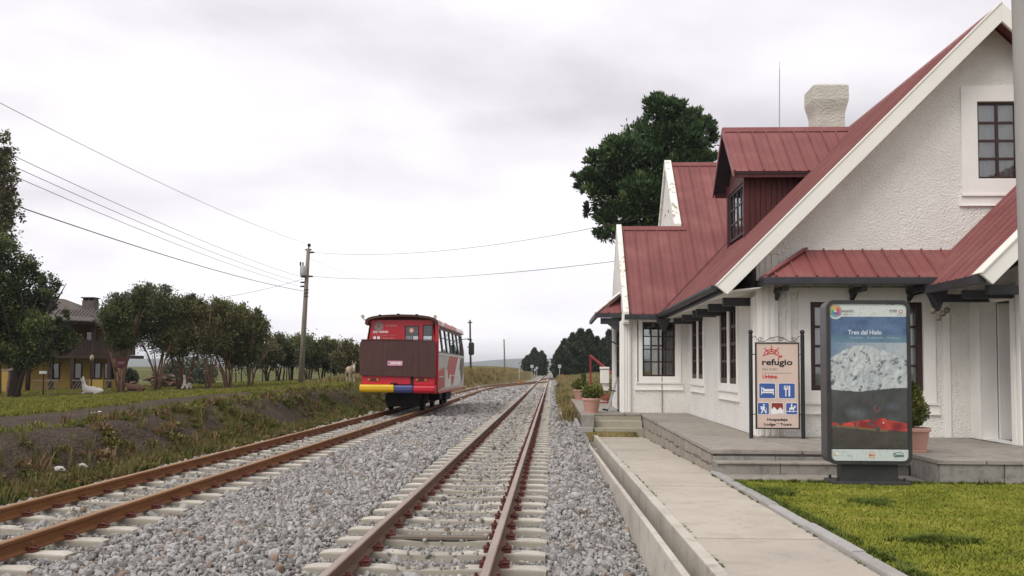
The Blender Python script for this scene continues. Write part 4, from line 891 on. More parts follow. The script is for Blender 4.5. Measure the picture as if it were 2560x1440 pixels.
# ---- awning on the track side gable
ta = MB(); ta.prism([(1.36, 28.2, 3.19), (1.36, 32.1, 3.19), (2.02, 32.1, 3.78), (2.02, 28.2, 3.78)], (0, 0, -.03)); ta = ta.build('awning_roof', M['gutter'], ST)
zs = (3.86-3.24)/(2.03-1.30)
slope('aw', [(1.30, 28.05), (2.025, 28.65), (2.025, 32.2), (1.30, 32.2)], lambda x, y: 3.24+(x-1.30)*zs, 1, ta, .36, 28.0)
slope('aw', [(1.30, 28.05), (2.025, 28.05), (2.025, 28.65)], lambda x, y: 3.24+(y-28.05)*(3.86-3.24)/.6, 0, ta, .36, 1.25)
b = MB(); b.bar((1.28, 28.03, 3.26), (2.03, 28.65, 3.89), .08, .03); b.build('hip_cap', M['lichen'], ta)
b = MB(); b.box(1.25, 1.34, 28.0, 32.2, 3.10, 3.225); b.box(1.34, 2.02, 28.0, 28.09, 3.10, 3.225); b.box(1.42, 2.02, 28.1, 28.22, 2.92, 3.095); b.prism([(1.62, 28.12, 2.92), (2.02, 28.12, 2.92), (2.02, 28.12, 2.62)], (0, .08, 0)); b.build('awning_gutter', M['gutter'], ST, bevel=.01)
b = MB(); b.tube([(1.98, 28.0, 2.28), (1.70, 27.9, 2.42)], .02, 6); b.build('wall_bracket', M['black'], ST)

# ---- chimney, mast
b = MB(); cx0, cx1, cy0, cy1 = 7.62, 8.52, 27.9, 28.75
prof = [(-0.03, 7.2), (-0.03, 9.02), (-0.01, 9.14), (0.045, 9.36), (0.065, 9.46), (0.06, 9.86), (-0.04, 9.93)]
vs = []
for g_, z in prof: vs += [(cx0-g_, cy0-g_, z), (cx1+g_, cy0-g_, z), (cx1+g_, cy1+g_, z), (cx0-g_, cy1+g_, z)]
b.add(vs, [(i*4+j, i*4+(j+1) % 4, (i+1)*4+(j+1) % 4, (i+1)*4+j) for i in range(len(prof)-1) for j in range(4)]+[(0, 3, 2, 1), tuple(range((len(prof)-1)*4, len(prof)*4))])
M['chimney'] = stucco('chimney_render', (0.58, 0.55, 0.48), .8, 22)
ch = b.build('chimney', M['chimney'], ST); b = MB(); b.box(cx0+.1, cx1-.1, cy0+.1, cy1-.1, 9.86, 9.94); b.build('flue_opening', M['black'], ch)
b = MB(); b.tube([(7.72, YCR, ZCR-.1), (7.76, YCR, 11.9)], [.028, .015], 6); b.tube([(7.76, YCR, 11.9), (7.765, YCR, 12.15)], .008, 5)
tag(b.build('roof_mast', M['galv'], None), 'thin antenna mast standing on the roof left of the chimney', 'antenna')
# ================================================================ lettering and print helpers
def flat(name, col, rough=0.5):
    mt, t, b = nodes(name); b.inputs['Base Color'].default_value = (*col, 1); b.inputs['Roughness'].default_value = rough; b.inputs['Specular IOR Level'].default_value = 0.3; return mt
PR = {k: flat('print_'+k, c) for k, c in dict(black=(.02, .02, .022), grey=(.25, .24, .22), red=(.50, .025, .02), blue=(.055, .115, .33), white=(.78, .78, .76), cream=(.66, .49, .41), brownred=(.25, .045, .035), paleblue=(.62, .68, .72), green=(.06, .16, .09), gold=(.50, .36, .12), orange=(.60, .20, .12), faint=(.30, .42, .50), fadedred=(.46, .20, .19)).items()}
def text_mesh(s, size, mt, width=None, bold=0.0, ext=0.0008):
    cu = bpy.data.curves.new('lettering', 'FONT'); cu.body = s; cu.size = size; cu.extrude = ext; cu.offset = bold; cu.align_x = 'LEFT'; cu.resolution_u = 3
    o = bpy.data.objects.new('lettering', cu); COL.objects.link(o); dg = bpy.context.evaluated_depsgraph_get(); dg.update()
    me = bpy.data.meshes.new_from_object(o.evaluated_get(dg)); bpy.data.objects.remove(o); bpy.data.curves.remove(cu)
    me.materials.clear(); me.materials.append(mt)
    if width and len(me.vertices):
        xs_ = [v.co.x for v in me.vertices]; w = max(xs_)-min(xs_); k = width/w; x0 = min(xs_)
        for v in me.vertices: v.co.x = (v.co.x-x0)*k
    return me
def text(s, x, y, z, size, mt, parent, width=None, bold=0.0, rotz=0.0, name='lettering'):
    """upright lettering facing -y, lower left corner at x,z"""
    me = text_mesh(s, size, PR[mt] if isinstance(mt, str) else mt, width, bold); o = bpy.data.objects.new(name, me); link(o, parent)
    o.location = Vector((x, y, z))-woff(parent); o.rotation_euler = (math.pi/2, 0, rotz); return o
def decal(poly, y, mt, parent, name='print', th=0.0012):
    b = MB(); b.plate([poly], lambda u, v, w: (u, y-w, v), th); return b.build(name, PR[mt] if isinstance(mt, str) else mt, parent)
def disc(cx, cz, r, n=20): return [(cx+r*math.cos(2*math.pi*k/n), cz+r*math.sin(2*math.pi*k/n)) for k in range(n)]
def stroke(pts, w):
    """thin polyline as list of quads (u,z)"""
    out = []
    for (a, c) in zip(pts[:-1], pts[1:]):
        d = Vector((c[0]-a[0], c[1]-a[1])); 
        if d.length < 1e-6: continue
        d.normalize(); n = Vector((-d.y, d.x))*w/2; e = d*w*0.3
        out.append([(a[0]+n.x-e.x, a[1]+n.y-e.y), (a[0]-n.x-e.x, a[1]-n.y-e.y), (c[0]-n.x+e.x, c[1]-n.y+e.y), (c[0]+n.x+e.x, c[1]+n.y+e.y)])
    return out
def decals(polys, y, mt, parent, name='print', th=0.0012):
    b = MB()
    for i, p in enumerate(polys): b.plate([p], lambda u, v, w: (u, y-w-0.00004*i, v), th)
    return b.build(name, PR[mt] if isinstance(mt, str) else mt, parent)

# ================================================================ refugio sign
SG = thing('lodge_sign', (4.07, 17.6, PZ), 'cream notice panel with blue pictograms between two black posts', 'sign')
y0 = 17.60
for xp in (3.605, 4.535):
    b = MB(); b.tube([(xp, y0, PZ), (xp, y0, 2.24)], .036, 10); o = b.build('post', M['black'], SG, 40)
    b = MB(); b.sphere((xp, y0, 2.285), .045, 12, 8); b.tube([(xp, y0, 2.22), (xp, y0, 2.25)], .028, 8); b.build('finial', M['black'], o, True)
u0, u1, z0, z1 = 3.685, 4.475, .535, 2.10
b = MB(); b.plate([rect(u0, u1, z0, z1), rect(u0+.022, u1-.022, z0+.022, z1-.022)], lambda u, v, w: (u, y0-.02+w, v), .04); b.build('frame', M['black'], SG)
M['signcream'] = mat('sign_face_cream', (0.62, 0.485, 0.41), .5, .07, 2.0)
b = MB(); b.box(u0+.02, u1-.02, y0-.008, y0+.008, z0+.02, z1-.02); b.build('panel', M['signcream'], SG)
b = MB()
for zz in (.80, 1.88):
    for xa, xc in ((3.605, u0), (u1, 4.535)): b.tube([(xa, y0, zz), (xc, y0, zz)], .008, 6)
b.build('bracket', M['black'], SG)
b = MB()
def scroll(cx, cz, r, s, turns=1.3):
    return [(cx+s*(r*(1-k/26))*math.cos(k/18*turns*2*math.pi), y0, cz+(r*(1-k/26))*math.sin(k/18*turns*2*math.pi)) for k in range(19)]
for s, cx in ((1, 3.78), (-1, 4.38), (-1, 4.0), (1, 4.16)): b.tube(scroll(cx, 2.155, .040, s), .0055, 5)
b.tube([(3.64, y0, 2.19), (3.69, y0, 2.21), (3.75, y0, 2.115), (3.87, y0, 2.12), (3.97, y0, 2.185), (4.08, y0, 2.20), (4.19, y0, 2.185), (4.29, y0, 2.12), (4.41, y0, 2.115), (4.47, y0, 2.21), (4.52, y0, 2.19)], .006, 5)
b.build('scrollwork', M['black'], SG, True)
yd = y0-.0095
W_ = u1-u0; H_ = z1-z0
def SX(a): return u0+a*W_
def SZ(a): return z1-a*H_
# red hat shaped emblem of arcs and rays
cxe, cze = SX(.37), SZ(.145); pol = []
arc = lambda r, a0, a1, n=12, sx=1, sz=1: [(cxe+r*sx*math.cos(R(a0+(a1-a0)*k/n)), cze+r*sz*math.sin(R(a0+(a1-a0)*k/n))) for k in range(n+1)]
for p in (arc(.135, 8, 172, 14, 1, .72), arc(.085, 12, 168, 12, 1, .72), [(SX(.17), SZ(.155)), (SX(.27), SZ(.138)), (SX(.38), SZ(.127)), (SX(.47), SZ(.138)), (SX(.545), SZ(.158)), (SX(.60), SZ(.155)), (SX(.60), SZ(.168)), (SX(.53), SZ(.172)), (SX(.53), SZ(.208))],
          [(cxe, cze+.065), (cxe, cze+.165)], [(cxe-.06, cze+.055), (cxe-.125, cze+.125)], [(cxe+.06, cze+.055), (cxe+.125, cze+.125)], [(cxe-.045, cze+.04), (cxe-.075, cze+.075)], [(cxe+.045, cze+.04), (cxe+.075, cze+.075)]): pol += stroke(p, .014)
decals(pol, yd, 'red', SG, 'emblem')
text('refugio', SX(.155), yd, SZ(.262), .150, 'black', SG, W_*.69, .004); text('del tren', SX(.155), yd, SZ(.325), .082, 'grey', SG, W_*.345)
decal(rect(SX(.155), SX(.82), SZ(.3575), SZ(.3545)), yd, 'green', SG); text('Urbina', SX(.16), yd, SZ(.415), .085, 'red', SG, W_*.335, .003)
def icon(a0, a1, b0, b1, col='blue'):
    o = decal(rounded(SX(a0)-.010, SX(a1)+.010, SZ(b1)-.010, SZ(b0)+.010, .026), yd, 'white', SG, 'pictogram_border')
    return decal(rounded(SX(a0), SX(a1), SZ(b1), SZ(b0), .02), yd-.0015, col, SG, 'pictogram')
yi = yd-.003
o = icon(.085, .445, .475, .645); X_ = lambda t: SX(.085+.36*t); Z_ = lambda t: SZ(.645-.17*t)
decals([rect(X_(.12), X_(.17), Z_(.22), Z_(.76)), rect(X_(.12), X_(.92), Z_(.34), Z_(.44)), rect(X_(.86), X_(.92), Z_(.22), Z_(.44)), rect(X_(.24), X_(.92), Z_(.47), Z_(.62)), disc(X_(.25), Z_(.64), .018, 12)], yi, 'white', SG, 'bed_symbol')
o = icon(.53, .89, .475, .645); X_ = lambda t: SX(.53+.36*t)
decals([rect(X_(.40), X_(.47), Z_(.12), Z_(.60)), rect(X_(.32), X_(.55), Z_(.58), Z_(.68)), rect(X_(.32), X_(.365), Z_(.6), Z_(.86)), rect(X_(.41), X_(.455), Z_(.6), Z_(.86)), rect(X_(.505), X_(.55), Z_(.6), Z_(.86)), [(X_(.60), Z_(.48)), (X_(.60), Z_(.12)), (X_(.70), Z_(.12)), (X_(.71), Z_(.80)), (X_(.66), Z_(.88)), (X_(.60), Z_(.78))]], yi, 'white', SG, 'cutlery_symbol')
def third(a): return (lambda t: SX(a+.25*t)), (lambda t: SZ(.83-.13*t))
icon(.05, .30, .70, .83); X_, Z_ = third(.05)
decals([disc(X_(.55), Z_(.82), .016, 10), [(X_(.40), Z_(.40)), (X_(.60), Z_(.40)), (X_(.62), Z_(.70)), (X_(.45), Z_(.72))], [(X_(.40), Z_(.42)), (X_(.26), Z_(.08)), (X_(.38), Z_(.08)), (X_(.54), Z_(.40))], [(X_(.48), Z_(.42)), (X_(.64), Z_(.24)), (X_(.66), Z_(.08)), (X_(.76), Z_(.08)), (X_(.74), Z_(.28)), (X_(.60), Z_(.44))], rect(X_(.26), X_(.40), Z_(.42), Z_(.70))]+stroke([(X_(.58), Z_(.62)), (X_(.78), Z_(.50)), (X_(.80), Z_(.08))], .006), yi, 'white', SG, 'hiker_symbol')
icon(.36, .62, .70, .83, 'brownred'); X_ = lambda t: SX(.36+.26*t)
decals([[(X_(0), Z_(.42)), (X_(.22), Z_(.66)), (X_(.50), Z_(.36)), (X_(.76), Z_(.62)), (X_(1), Z_(.36)), (X_(1), Z_(.05)), (X_(.05), Z_(0)), (X_(0), Z_(.05))]], yi, 'white', SG, 'mountain_symbol')
icon(.69, .94, .70, .83); X_, Z_ = third(.69)
decals([[(X_(.28), Z_(.42)), (X_(.72), Z_(.42)), (X_(.74), Z_(.62)), (X_(.30), Z_(.60))], [(X_(.62), Z_(.55)), (X_(.80), Z_(.80)), (X_(.90), Z_(.70)), (X_(.74), Z_(.50))], rect(X_(.30), X_(.37), Z_(.18), Z_(.45)), rect(X_(.62), X_(.69), Z_(.18), Z_(.45)), rect(X_(.44), X_(.56), Z_(.58), Z_(.86)), disc(X_(.50), Z_(.90), .012, 8), rect(X_(.02), X_(.98), Z_(.24), Z_(.29))], yi, 'white', SG, 'rider_symbol')
text('Hospedaje', SX(.26), yd, SZ(.905), .066, 'black', SG, W_*.46, .002); text('Lodge * Tours', SX(.19), yd, SZ(.96), .066, 'black', SG, W_*.62, .002)

# ================================================================ poster light box
KX0, KX1, KZ0, KZ1 = 3.80, 4.935, .315, 2.565; KY0, KY1 = 13.45, 13.78
KS = thing('poster_light_box', (4.5, 13.6, path_z(13.6)), 'tall rounded poster light box on the lawn showing a snowy mountain', 'poster stand')
M['boxblack'] = mat('dark_grey_metal', (0.035, 0.036, 0.034), .5, .25, 4.0, spec=.4); M['boxside'] = mat('side_metal_grey', (0.085, 0.075, 0.08), .45, .15, 3.0)
b = MB(); b.plate([rounded(KX0, KX1, KZ0, KZ1, .105, 7)], lambda u, v, w: (u, KY0+.02+w, v), KY1-KY0-.02); b.build('housing', M['boxside'], KS, 40)
b = MB(); b.plate([rounded(KX0-.004, KX1+.004, KZ0-.004, KZ1+.004, .108, 7), rounded(KX0+.045, KX1-.045, KZ0+.045, KZ1-.045, .07, 7)], lambda u, v, w: (u, KY0-.012+w, v), .05); b.build('front_frame', M['boxblack'], KS, 40)
b = MB(); b.box(4.00, 4.77, KY0+.06, KY1-.04, .06, KZ0+.01); b.build('pedestal', M['boxblack'], KS, bevel=.006)
b = MB(); b.box(3.85, 4.89, KY0-.10, KY1+.08, -.02, .085); b.build('base_plate', M['boxblack'], KS, bevel=.015)
for bx_, by_ in ((3.92, KY0-.03), (4.82, KY0-.03), (3.92, KY1+.02), (4.82, KY1+.02)):
    b = MB(); b.tube([(bx_, by_, .08), (bx_, by_, .13)], .02, 6); b.build('anchor_bolt', M['black'], KS)
b = MB(); b.tube([(4.23, KY0+.02, KZ0+.02), (4.23, KY0-.016, KZ0+.02)], .018, 8); b.tube([(4.43, KY0+.02, KZ0+.016), (4.43, KY0-.016, KZ0+.016)], .016, 8); b.build('lock', M['black'], KS)
# the printed sheet, coloured square by square
nx, nz = 190, 380; px0, px1, pz0, pz1 = KX0+.040, KX1-.040, KZ0+.040, KZ1-.040; PY = KY0+.006
uu, vv = np.meshgrid((np.arange(nx)+.5)/nx, (np.arange(nz)+.5)/nz)   # v from top
Tt = 1-vv; v_ = vv
colr = np.zeros((nz, nx, 3))
nA = fbm(uu*7, v_*26, 4); nB = fbm(uu*16+4, v_*34, 5); nC = fbm(uu*5+9, v_*9, 4)
def lerp(a, b_, t): return np.array(a)*(1-t[..., None])+np.array(b_)*t[..., None]
WH = (.56, .62, .58)
colr[:] = WH
skyc = lerp((.070, .115, .22), (.115, .185, .30), np.clip(nA*1.6-.3, 0, 1)); skyc = np.where((v_ > .20)[..., None], lerp((.09, .17, .25), (.17, .27, .32), np.clip((v_-.2)/.05*.5+nA*.6-.2, 0, 1)), skyc)
m1 = (v_ >= .083) & (v_ < .25); colr[m1] = skyc[m1]
pale = lerp((.16, .24, .34), (.40, .44, .46), np.clip(uu*1.1+nC*.5-.25, 0, 1)); m2 = (v_ >= .25) & (v_ < .57); colr[m2] = pale[m2]
prof_ = np.interp(uu, [0, .08, .2, .3, .38, .48, .58, .68, .8, .9, 1.0], [.352, .328, .294, .274, .267, .269, .280, .297, .322, .345, .362])+.004*(fbm(uu*30, uu*0, 3)-.5)
snow = lerp((.46, .49, .47), (.60, .63, .60), np.clip(nC*1.4-.2, 0, 1))
hh = lambda u, v: fbm(u*5+v*2, v*9-u*2, 4)+.35*np.where(u < .5, 1-np.abs(2*fbm(u*7+v*12+3, v*6-u*4, 3)-1), 1-np.abs(2*fbm(u*7-v*12+3, v*6+u*4, 3)-1))
e_ = .006; sh = (hh(uu-e_, v_-e_*.5)-hh(uu+e_, v_+e_*.5))*3.6; sh = np.clip(.66+sh, 0, 1)
snow = lerp((.235, .27, .30), (.58, .62, .60), sh)
dens = np.interp(v_, [.26, .31, .38, .46, .52, .56], [.0, .45, .75, .85, .95, 1.1])*(.35+1.3*np.clip(fbm(uu*4+2, v_*7+5, 3), 0, 1))
rk = fbm(uu*15+v_*13, v_*44-uu*11, 5); rk2 = fbm(uu*15-v_*13+7, v_*44+uu*11, 5); rk = np.where(uu < .52, rk, rk2)
rock = np.clip((rk-(.715-.125*dens))*14, 0, .9); rock = rock*np.clip(1.45-sh, 0, 1); snow = snow*(1-rock[..., None])+np.array((.075, .085, .105))*rock[..., None]
ms = (v_ > prof_) & (v_ < .575); colr[ms] = snow[ms]
lowe = .548+.010*(fbm(uu*12, uu*0+3, 4)-.5)+.012*np.sin(uu*5)
gnd = lerp((.045, .050, .047), (.095, .10, .095), np.clip(nC*1.5-.25+.3*(nA-.5), 0, 1)); mg = (v_ > lowe) & (v_ < .925)
gnd = np.where((v_ > .80)[..., None], lerp((.055, .052, .042), (.085, .080, .066), np.clip(nA*1.5-.3-(v_-.8)*1.5, 0, 1)), gnd)
sm = np.clip(1-((uu-.33)/.16)**2-((v_-.69)/.055)**2, 0, 1)*nA; gnd = gnd*(1-.5*sm[..., None])+np.array((.20, .22, .24))*.5*sm[..., None]
sm = np.clip(1-((uu-.80)/.11)**2-((v_-.655)/.03)**2, 0, 1); gnd = gnd*(1-.6*sm[..., None])+np.array((.11, .13, .16))*.6*sm[..., None]
colr[mg] = gnd[mg]
top = np.interp(uu, [0, .2, .3, .5, .58, .62, .70, .72, .8, .9, 1], [.757, .758, .750, .738, .745, .727, .728, .742, .745, .752, .765]); bot = np.interp(uu, [0, .3, .55, .6, .75, .98, 1], [.772, .783, .795, .800, .803, .812, .80])
mt_ = (v_ > top) & (v_ < bot) & (nB > .40) & (uu < .985); red = lerp((.22, .030, .028), (.60, .075, .060), np.clip(nA*2.6-.85, 0, 1)); colr[mt_] = red[mt_]
my = (v_ > bot) & (v_ < bot+.013) & (uu < .74) & (nB > .35); colr[my] = np.array((.17, .125, .06))
for (cu, cv, r_, c_) in ((.60, .668, .045, (.19, .07, .065)), (.49, .625, .035, (.11, .05, .045))):
    dd = np.hypot((uu-cu), (v_-cv)*2.05); mr_ = (dd < r_) & (dd > r_*.55) & (nB > .38); colr[mr_] = np.array(c_)
mfr = (v_ > .921) & (v_ < .926); colr[mfr] = (.012, .012, .012)
mw = v_ >= .926; colr[mw] = WH
mcirc = np.hypot((uu-.083), (v_-.052)*2.06) < .099; colr[mcirc & (v_ < .13)] = WH
dirt = np.clip(fbm(uu*40, v_*60, 3)*1.2-.72, 0, .12); colr = colr*(1-dirt[..., None]*1.2); edge_ = (v_ < .002+.014*fbm(uu*22, uu*0, 3)) & (uu > .74); colr[edge_] = (.05, .045, .04)
gx_, gz_ = np.meshgrid(np.linspace(px0, px1, nx+1), np.linspace(pz1, pz0, nz+1)); V_ = np.stack([gx_, np.full_like(gx_, PY), gz_], -1).reshape(-1, 3)-np.array(KS.location)
id_ = np.arange((nx+1)*(nz+1)).reshape(nz+1, nx+1); Fp = np.stack([id_[:-1, :-1], id_[1:, :-1], id_[1:, 1:], id_[:-1, 1:]], -1).reshape(-1, 4)
mtp, t, bs = nodes('poster_print'); a = t.nodes.new('ShaderNodeAttribute'); a.attribute_name = 'ink'; t.links.new(a.outputs['Color'], bs.inputs['Base Color']); bs.inputs['Roughness'].default_value = .35; bs.inputs['Specular IOR Level'].default_value = .35
pm = mesh_np('poster', V_, Fp, mtp); ca = pm.color_attributes.new('ink', 'FLOAT_COLOR', 'CORNER')
cc = np.concatenate([colr.reshape(-1, 3), np.ones((nx*nz, 1))], 1); ca.data.foreach_set('color', np.repeat(cc, 4, axis=0).astype(np.float32).ravel())
link(bpy.data.objects.new('poster', pm), KS)
yk = PY-.001
def KU(a): return px0+a*(px1-px0)
def KV(a): return pz1-a*(pz1-pz0)
text('Tren del Hielo', KU(.24), yk, KV(.198), .088, 'paleblue', KS, (px1-px0)*.435, .0015)
text('Ambato - Riobamba - Ambato', KU(.27), yk, KV(.226), .05, 'faint', KS, (px1-px0)*.64)
text('ecuador', KU(.165), yk, KV(.056), .062, 'grey', KS, (px1-px0)*.155, .002); text('ama la vida', KU(.17), yk, KV(.073), .028, 'fadedred', KS, (px1-px0)*.12)
text('tren', KU(.775), yk, KV(.056), .075, 'grey', KS, (px1-px0)*.10, .002); text('ecuador', KU(.875), yk, KV(.075), .022, 'grey', KS, (px1-px0)*.09)
decals([disc(KU(.925), KV(.052), .028, 16)], yk, 'fadedred', KS, 'emblem'); decals([disc(KU(.925), KV(.052), .012, 10)], yk-.0015, 'white', KS, 'emblem')
wheelc = [(.55, .08, .06), (.60, .25, .05), (.62, .45, .08), (.25, .42, .12), (.08, .32, .18), (.06, .22, .38), (.25, .10, .32), (.50, .10, .22)]
for ri in range(24):
    a0 = 2*math.pi*ri/24; key = 'wheel%d' % (ri//3)
    if key not in PR: PR[key] = flat('print_'+key, wheelc[ri//3])
    cxp, czp = KU(.078), KV(.048); rr = []
    pts_ = [(cxp+r_*math.cos(a0+tw), czp+r_*math.sin(a0+tw)) for r_, tw in ((.022, 0), (.045, .22), (.068, .38), (.083, .46))]
    decals(stroke(pts_, .0085)+[disc(pts_[-1][0], pts_[-1][1], .0068, 8)], yk-.0001*ri, key, KS, 'emblem_petal')
text('Guano', KU(.80), yk, KV(.972), .066, 'green', KS, (px1-px0)*.14, .003); decals(stroke([(KU(.80), KV(.953)), (KU(.83), KV(.946)), (KU(.88), KV(.943)), (KU(.93), KV(.95))], .008), yk, 'green', KS, 'emblem')
decals([disc(KU(.525), KV(.960), .047, 20)], yk, 'gold', KS, 'emblem'); decals([disc(KU(.525), KV(.960), .040, 20)], yk-.0015, 'cream', KS, 'emblem'); decals([disc(KU(.505), KV(.962), .012, 10), rect(KU(.50), KU(.555), KV(.964), KV(.960))], yk-.003, 'brownred', KS, 'emblem')
decals([disc(KU(.07), KV(.958), .024, 14)], yk, 'gold', KS, 'emblem'); decals([disc(KU(.078), KV(.955), .019, 14)], yk-.0015, 'white', KS, 'emblem'); decals([rect(KU(.13), KU(.16), KV(.966), KV(.963)), rect(KU(.205), KU(.27), KV(.964), KV(.961)), rect(KU(.21), KU(.275), KV(.971), KV(.969))], yk, 'faint', KS, 'emblem')
decals([disc(KU(.68), KV(.758), .010, 8)], yk, 'white', KS, 'sticker')

# ================================================================ foreground post
b = MB(); b.tube([(3.015, 6.1, .1), (2.995, 6.1, 3.5), (2.975, 6.1, 7.5)], [.085, .082, .08], 20)
tag(b.build('grey_post', M['postgrey'], None, 40), 'pale grey round post cut by the right edge of the view', 'post')

# ================================================================ foliage and pots
def leaf_cloud(centers, normals, size, aspect, rng, tone, spread=1.0, jitter_axis=0.6):
    """quads (two triangles) around the given points; returns verts, faces, tone per face"""
    n = len(centers); d = normals+rng.normal(0, jitter_axis, (n, 3)); d /= np.linalg.norm(d, axis=1, keepdims=True)+1e-9
    r_ = rng.normal(0, 1, (n, 3)); s = np.cross(d, r_); s /= np.linalg.norm(s, axis=1, keepdims=True)+1e-9
    sz = size*rng.uniform(.6, 1.4, (n, 1)); a = d*sz; c = s*sz*aspect
    V = np.stack([centers-c*.35, centers+a*.5-c, centers+a+0*c, centers+a*.5+c], 1).reshape(-1, 3)
    Fc = np.arange(4*n).reshape(n, 4); return V, Fc, tone
def foliage_obj(name, parts, mt, parent=None, local=True):
    V = np.concatenate([p[0] for p in parts]); k = 0; Fs = []
    for p in parts: Fs.append(p[1]+k); k += len(p[0])
    Fs = np.concatenate(Fs); T = np.concatenate([p[2] for p in parts])
    me = mesh_np(name, V, Fs, mt); a = me.attributes.new('tone', 'FLOAT', 'FACE'); a.data.foreach_set('value', T.astype(np.float32))
    o = bpy.data.objects.new(name, me); link(o, parent); return o
def pot(loc, r, h, label, group=None):
    root = thing('flower_pot', loc, label, 'flower pot', group)
    b = MB(); b.lathe([(r*.70, 0), (r*.72, .01), (r*.92, h*.82), (r*.93, h*.84), (r*1.02, h*.85), (r*1.03, h*.97), (r*1.0, h), (r*.92, h*.99), (r*.90, h*.86)], n=28); b.build('pot', M['terracotta'], root, 40, local=True)
    b = MB(); b.lathe([(r*.78, -.0), (r*.80, .025), (r*.74, .03)], n=24); b.build('saucer', M['terracotta'], root, 40, local=True)
    b = MB(); b.lathe([(r*.905, h*.88), (.001, h*.90)], n=20, cap=False); b.build('soil', M['soil'], root, local=True)
    return root
def bushy(root, z0, rx, h, n, size, mt, seed, stems=7, aspect=.45):
    rng = np.random.default_rng(seed); b = MB(); P_ = []
    for k in range(stems):
        a = rng.uniform(0, 6.28); t = rng.uniform(.3, 1); tip = (rx*t*math.cos(a), rx*t*math.sin(a), z0+h*rng.uniform(.6, 1)); b.tube([(0, 0, z0-.03), (tip[0]*.4, tip[1]*.4, z0+h*.45), tip], [.012, .008, .003], 5)
    b.build('stem', M['bark'], root, local=True)
    u = rng.normal(0, 1, (n, 3)); u /= np.linalg.norm(u, axis=1, keepdims=True); rr = rng.uniform(.25, 1, (n, 1))**.6
    c = u*rr*np.array([rx, rx, h*.5])+np.array([0, 0, z0+h*.5]); c += .03*rng.normal(0, 1, c.shape)
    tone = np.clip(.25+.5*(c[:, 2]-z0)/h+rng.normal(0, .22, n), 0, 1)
    return foliage_obj('foliage', [leaf_cloud(c, u*.7+np.array([0, 0, .5]), size, aspect, rng, tone)], mt, root)
p1 = pot((5.54, 15.02, PZ), .245, .37, 'terracotta pot with a golden dwarf cypress beside the poster box', 'plant pots')
rng = np.random.default_rng(3); n = 5200; zz = rng.uniform(0, 1, n)**.85; aa = rng.uniform(0, 6.283, n)
wid = np.interp(zz, [0, .12, .35, .6, .8, 1], [.10, .19, .215, .185, .125, .02])*(1+.16*np.sin(aa*3+zz*9)+.1*np.sin(aa*7-zz*14)); rr = wid*rng.uniform(.25, 1, n)**.5
c = np.stack([rr*np.cos(aa)-.02, rr*np.sin(aa), .38+zz*.66], -1); nr = np.stack([np.cos(aa)*.45, np.sin(aa)*.45, np.full(n, 1.0)], -1)
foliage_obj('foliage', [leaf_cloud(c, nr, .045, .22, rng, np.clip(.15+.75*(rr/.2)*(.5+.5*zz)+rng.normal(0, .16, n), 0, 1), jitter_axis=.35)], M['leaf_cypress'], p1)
b = MB(); b.tube([(0, 0, .3), (-.01, 0, .55), (-.02, 0, .95)], [.018, .014, .004], 6); b.build('trunk', M['bark'], p1, local=True)
p2 = pot((1.13, 27.45, PZ), .26, .42, 'terracotta pot with loose yellow green plant at the platform corner', 'plant pots'); bushy(p2, .40, .30, .36, 1300, .055, M['leaf_pot'], 5)
p3 = pot((1.12, 38.6, PZ), .26, .42, 'smaller looking terracotta pot further along the platform edge', 'plant pots'); bushy(p3, .40, .30, .42, 1200, .06, M['leaf_pot'], 6)
# upright shoot in the far pot
b = MB(); b.tube([(.12, 0, .4), (.13, 0, .75), (.15, 0, 1.02)], [.012, .01, .004], 5); b.build('stem', M['bark'], p3, local=True)
rng = np.random.default_rng(9); n = 500; zz = rng.uniform(0, 1, n); aa = rng.uniform(0, 6.28, n); c = np.stack([.14+.09*np.cos(aa)*rng.random(n)**.5, .09*np.sin(aa), .5+zz*.55], -1)
foliage_obj('shoot_foliage', [leaf_cloud(c, np.stack([np.cos(aa), np.sin(aa), np.ones(n)], -1), .06, .3, rng, rng.random(n))], M['leaf_dark'], p3)

# ================================================================ red steel frame, leaning stand, white box by the wall
fr = thing('red_steel_frame', (1.42, 35.4, PZ), 'dark red triangular steel frame standing on the platform', 'frame')
for nm, a, c, w in (('post', (1.42, 35.4, PZ), (1.42, 35.4, 2.12), .075), ('sloping_arm', (1.40, 35.4, 2.10), (2.42, 34.6, 1.24), .085), ('foot_bar', (1.42, 35.4, PZ+.03), (2.30, 34.7, PZ+.03), .06), ('brace', (1.45, 35.4, 1.00), (1.62, 35.3, .80), .07), ('lower_arm', (1.62, 35.3, .98), (2.2, 34.9, .42), .06), ('foot_brace', (1.72, 35.2, .75), (2.05, 34.9, PZ+.05), .05)):
    b = MB(); b.bar(a, c, w, w*.8); b.build(nm, M['redpaint'], fr, bevel=.005)
ls = thing('leaning_stand', (1.85, 28.6, PZ), 'grey folded stand leaning on the corner of the station wall', 'stand')
b = MB(); b.bar((1.66, 28.55, PZ+.05), (1.93, 28.6, 1.32), .09, .05); b.build('grey_leg', M['galv'], ls)
b = MB(); b.bar((1.96, 28.5, PZ), (1.965, 28.5, 1.36), .10, .06); b.build('back_board', M['oldwood'], ls)
b = MB(); b.bar((1.50, 28.5, PZ+.06), (1.72, 28.55, PZ+.02), .07, .05); b.bar((1.66, 28.5, 1.0), (1.90, 28.5, .95), .05, .03); b.build('foot', M['black'], ls)
b = MB(); b.bar((1.66, 28.4, PZ+.02), (1.95, 28.4, PZ+.10), .10, .05); b.build('lower_rail', M['galv'], ls)
wb = thing('white_box', (1.86, 34.0, 1.0), 'white box hanging on the track side wall behind the corner', 'box')
b = MB(); b.box(1.72, 2.02, 33.9, 34.4, 1.10, 1.58); b.build('cabinet', M['white'], wb, bevel=.02)
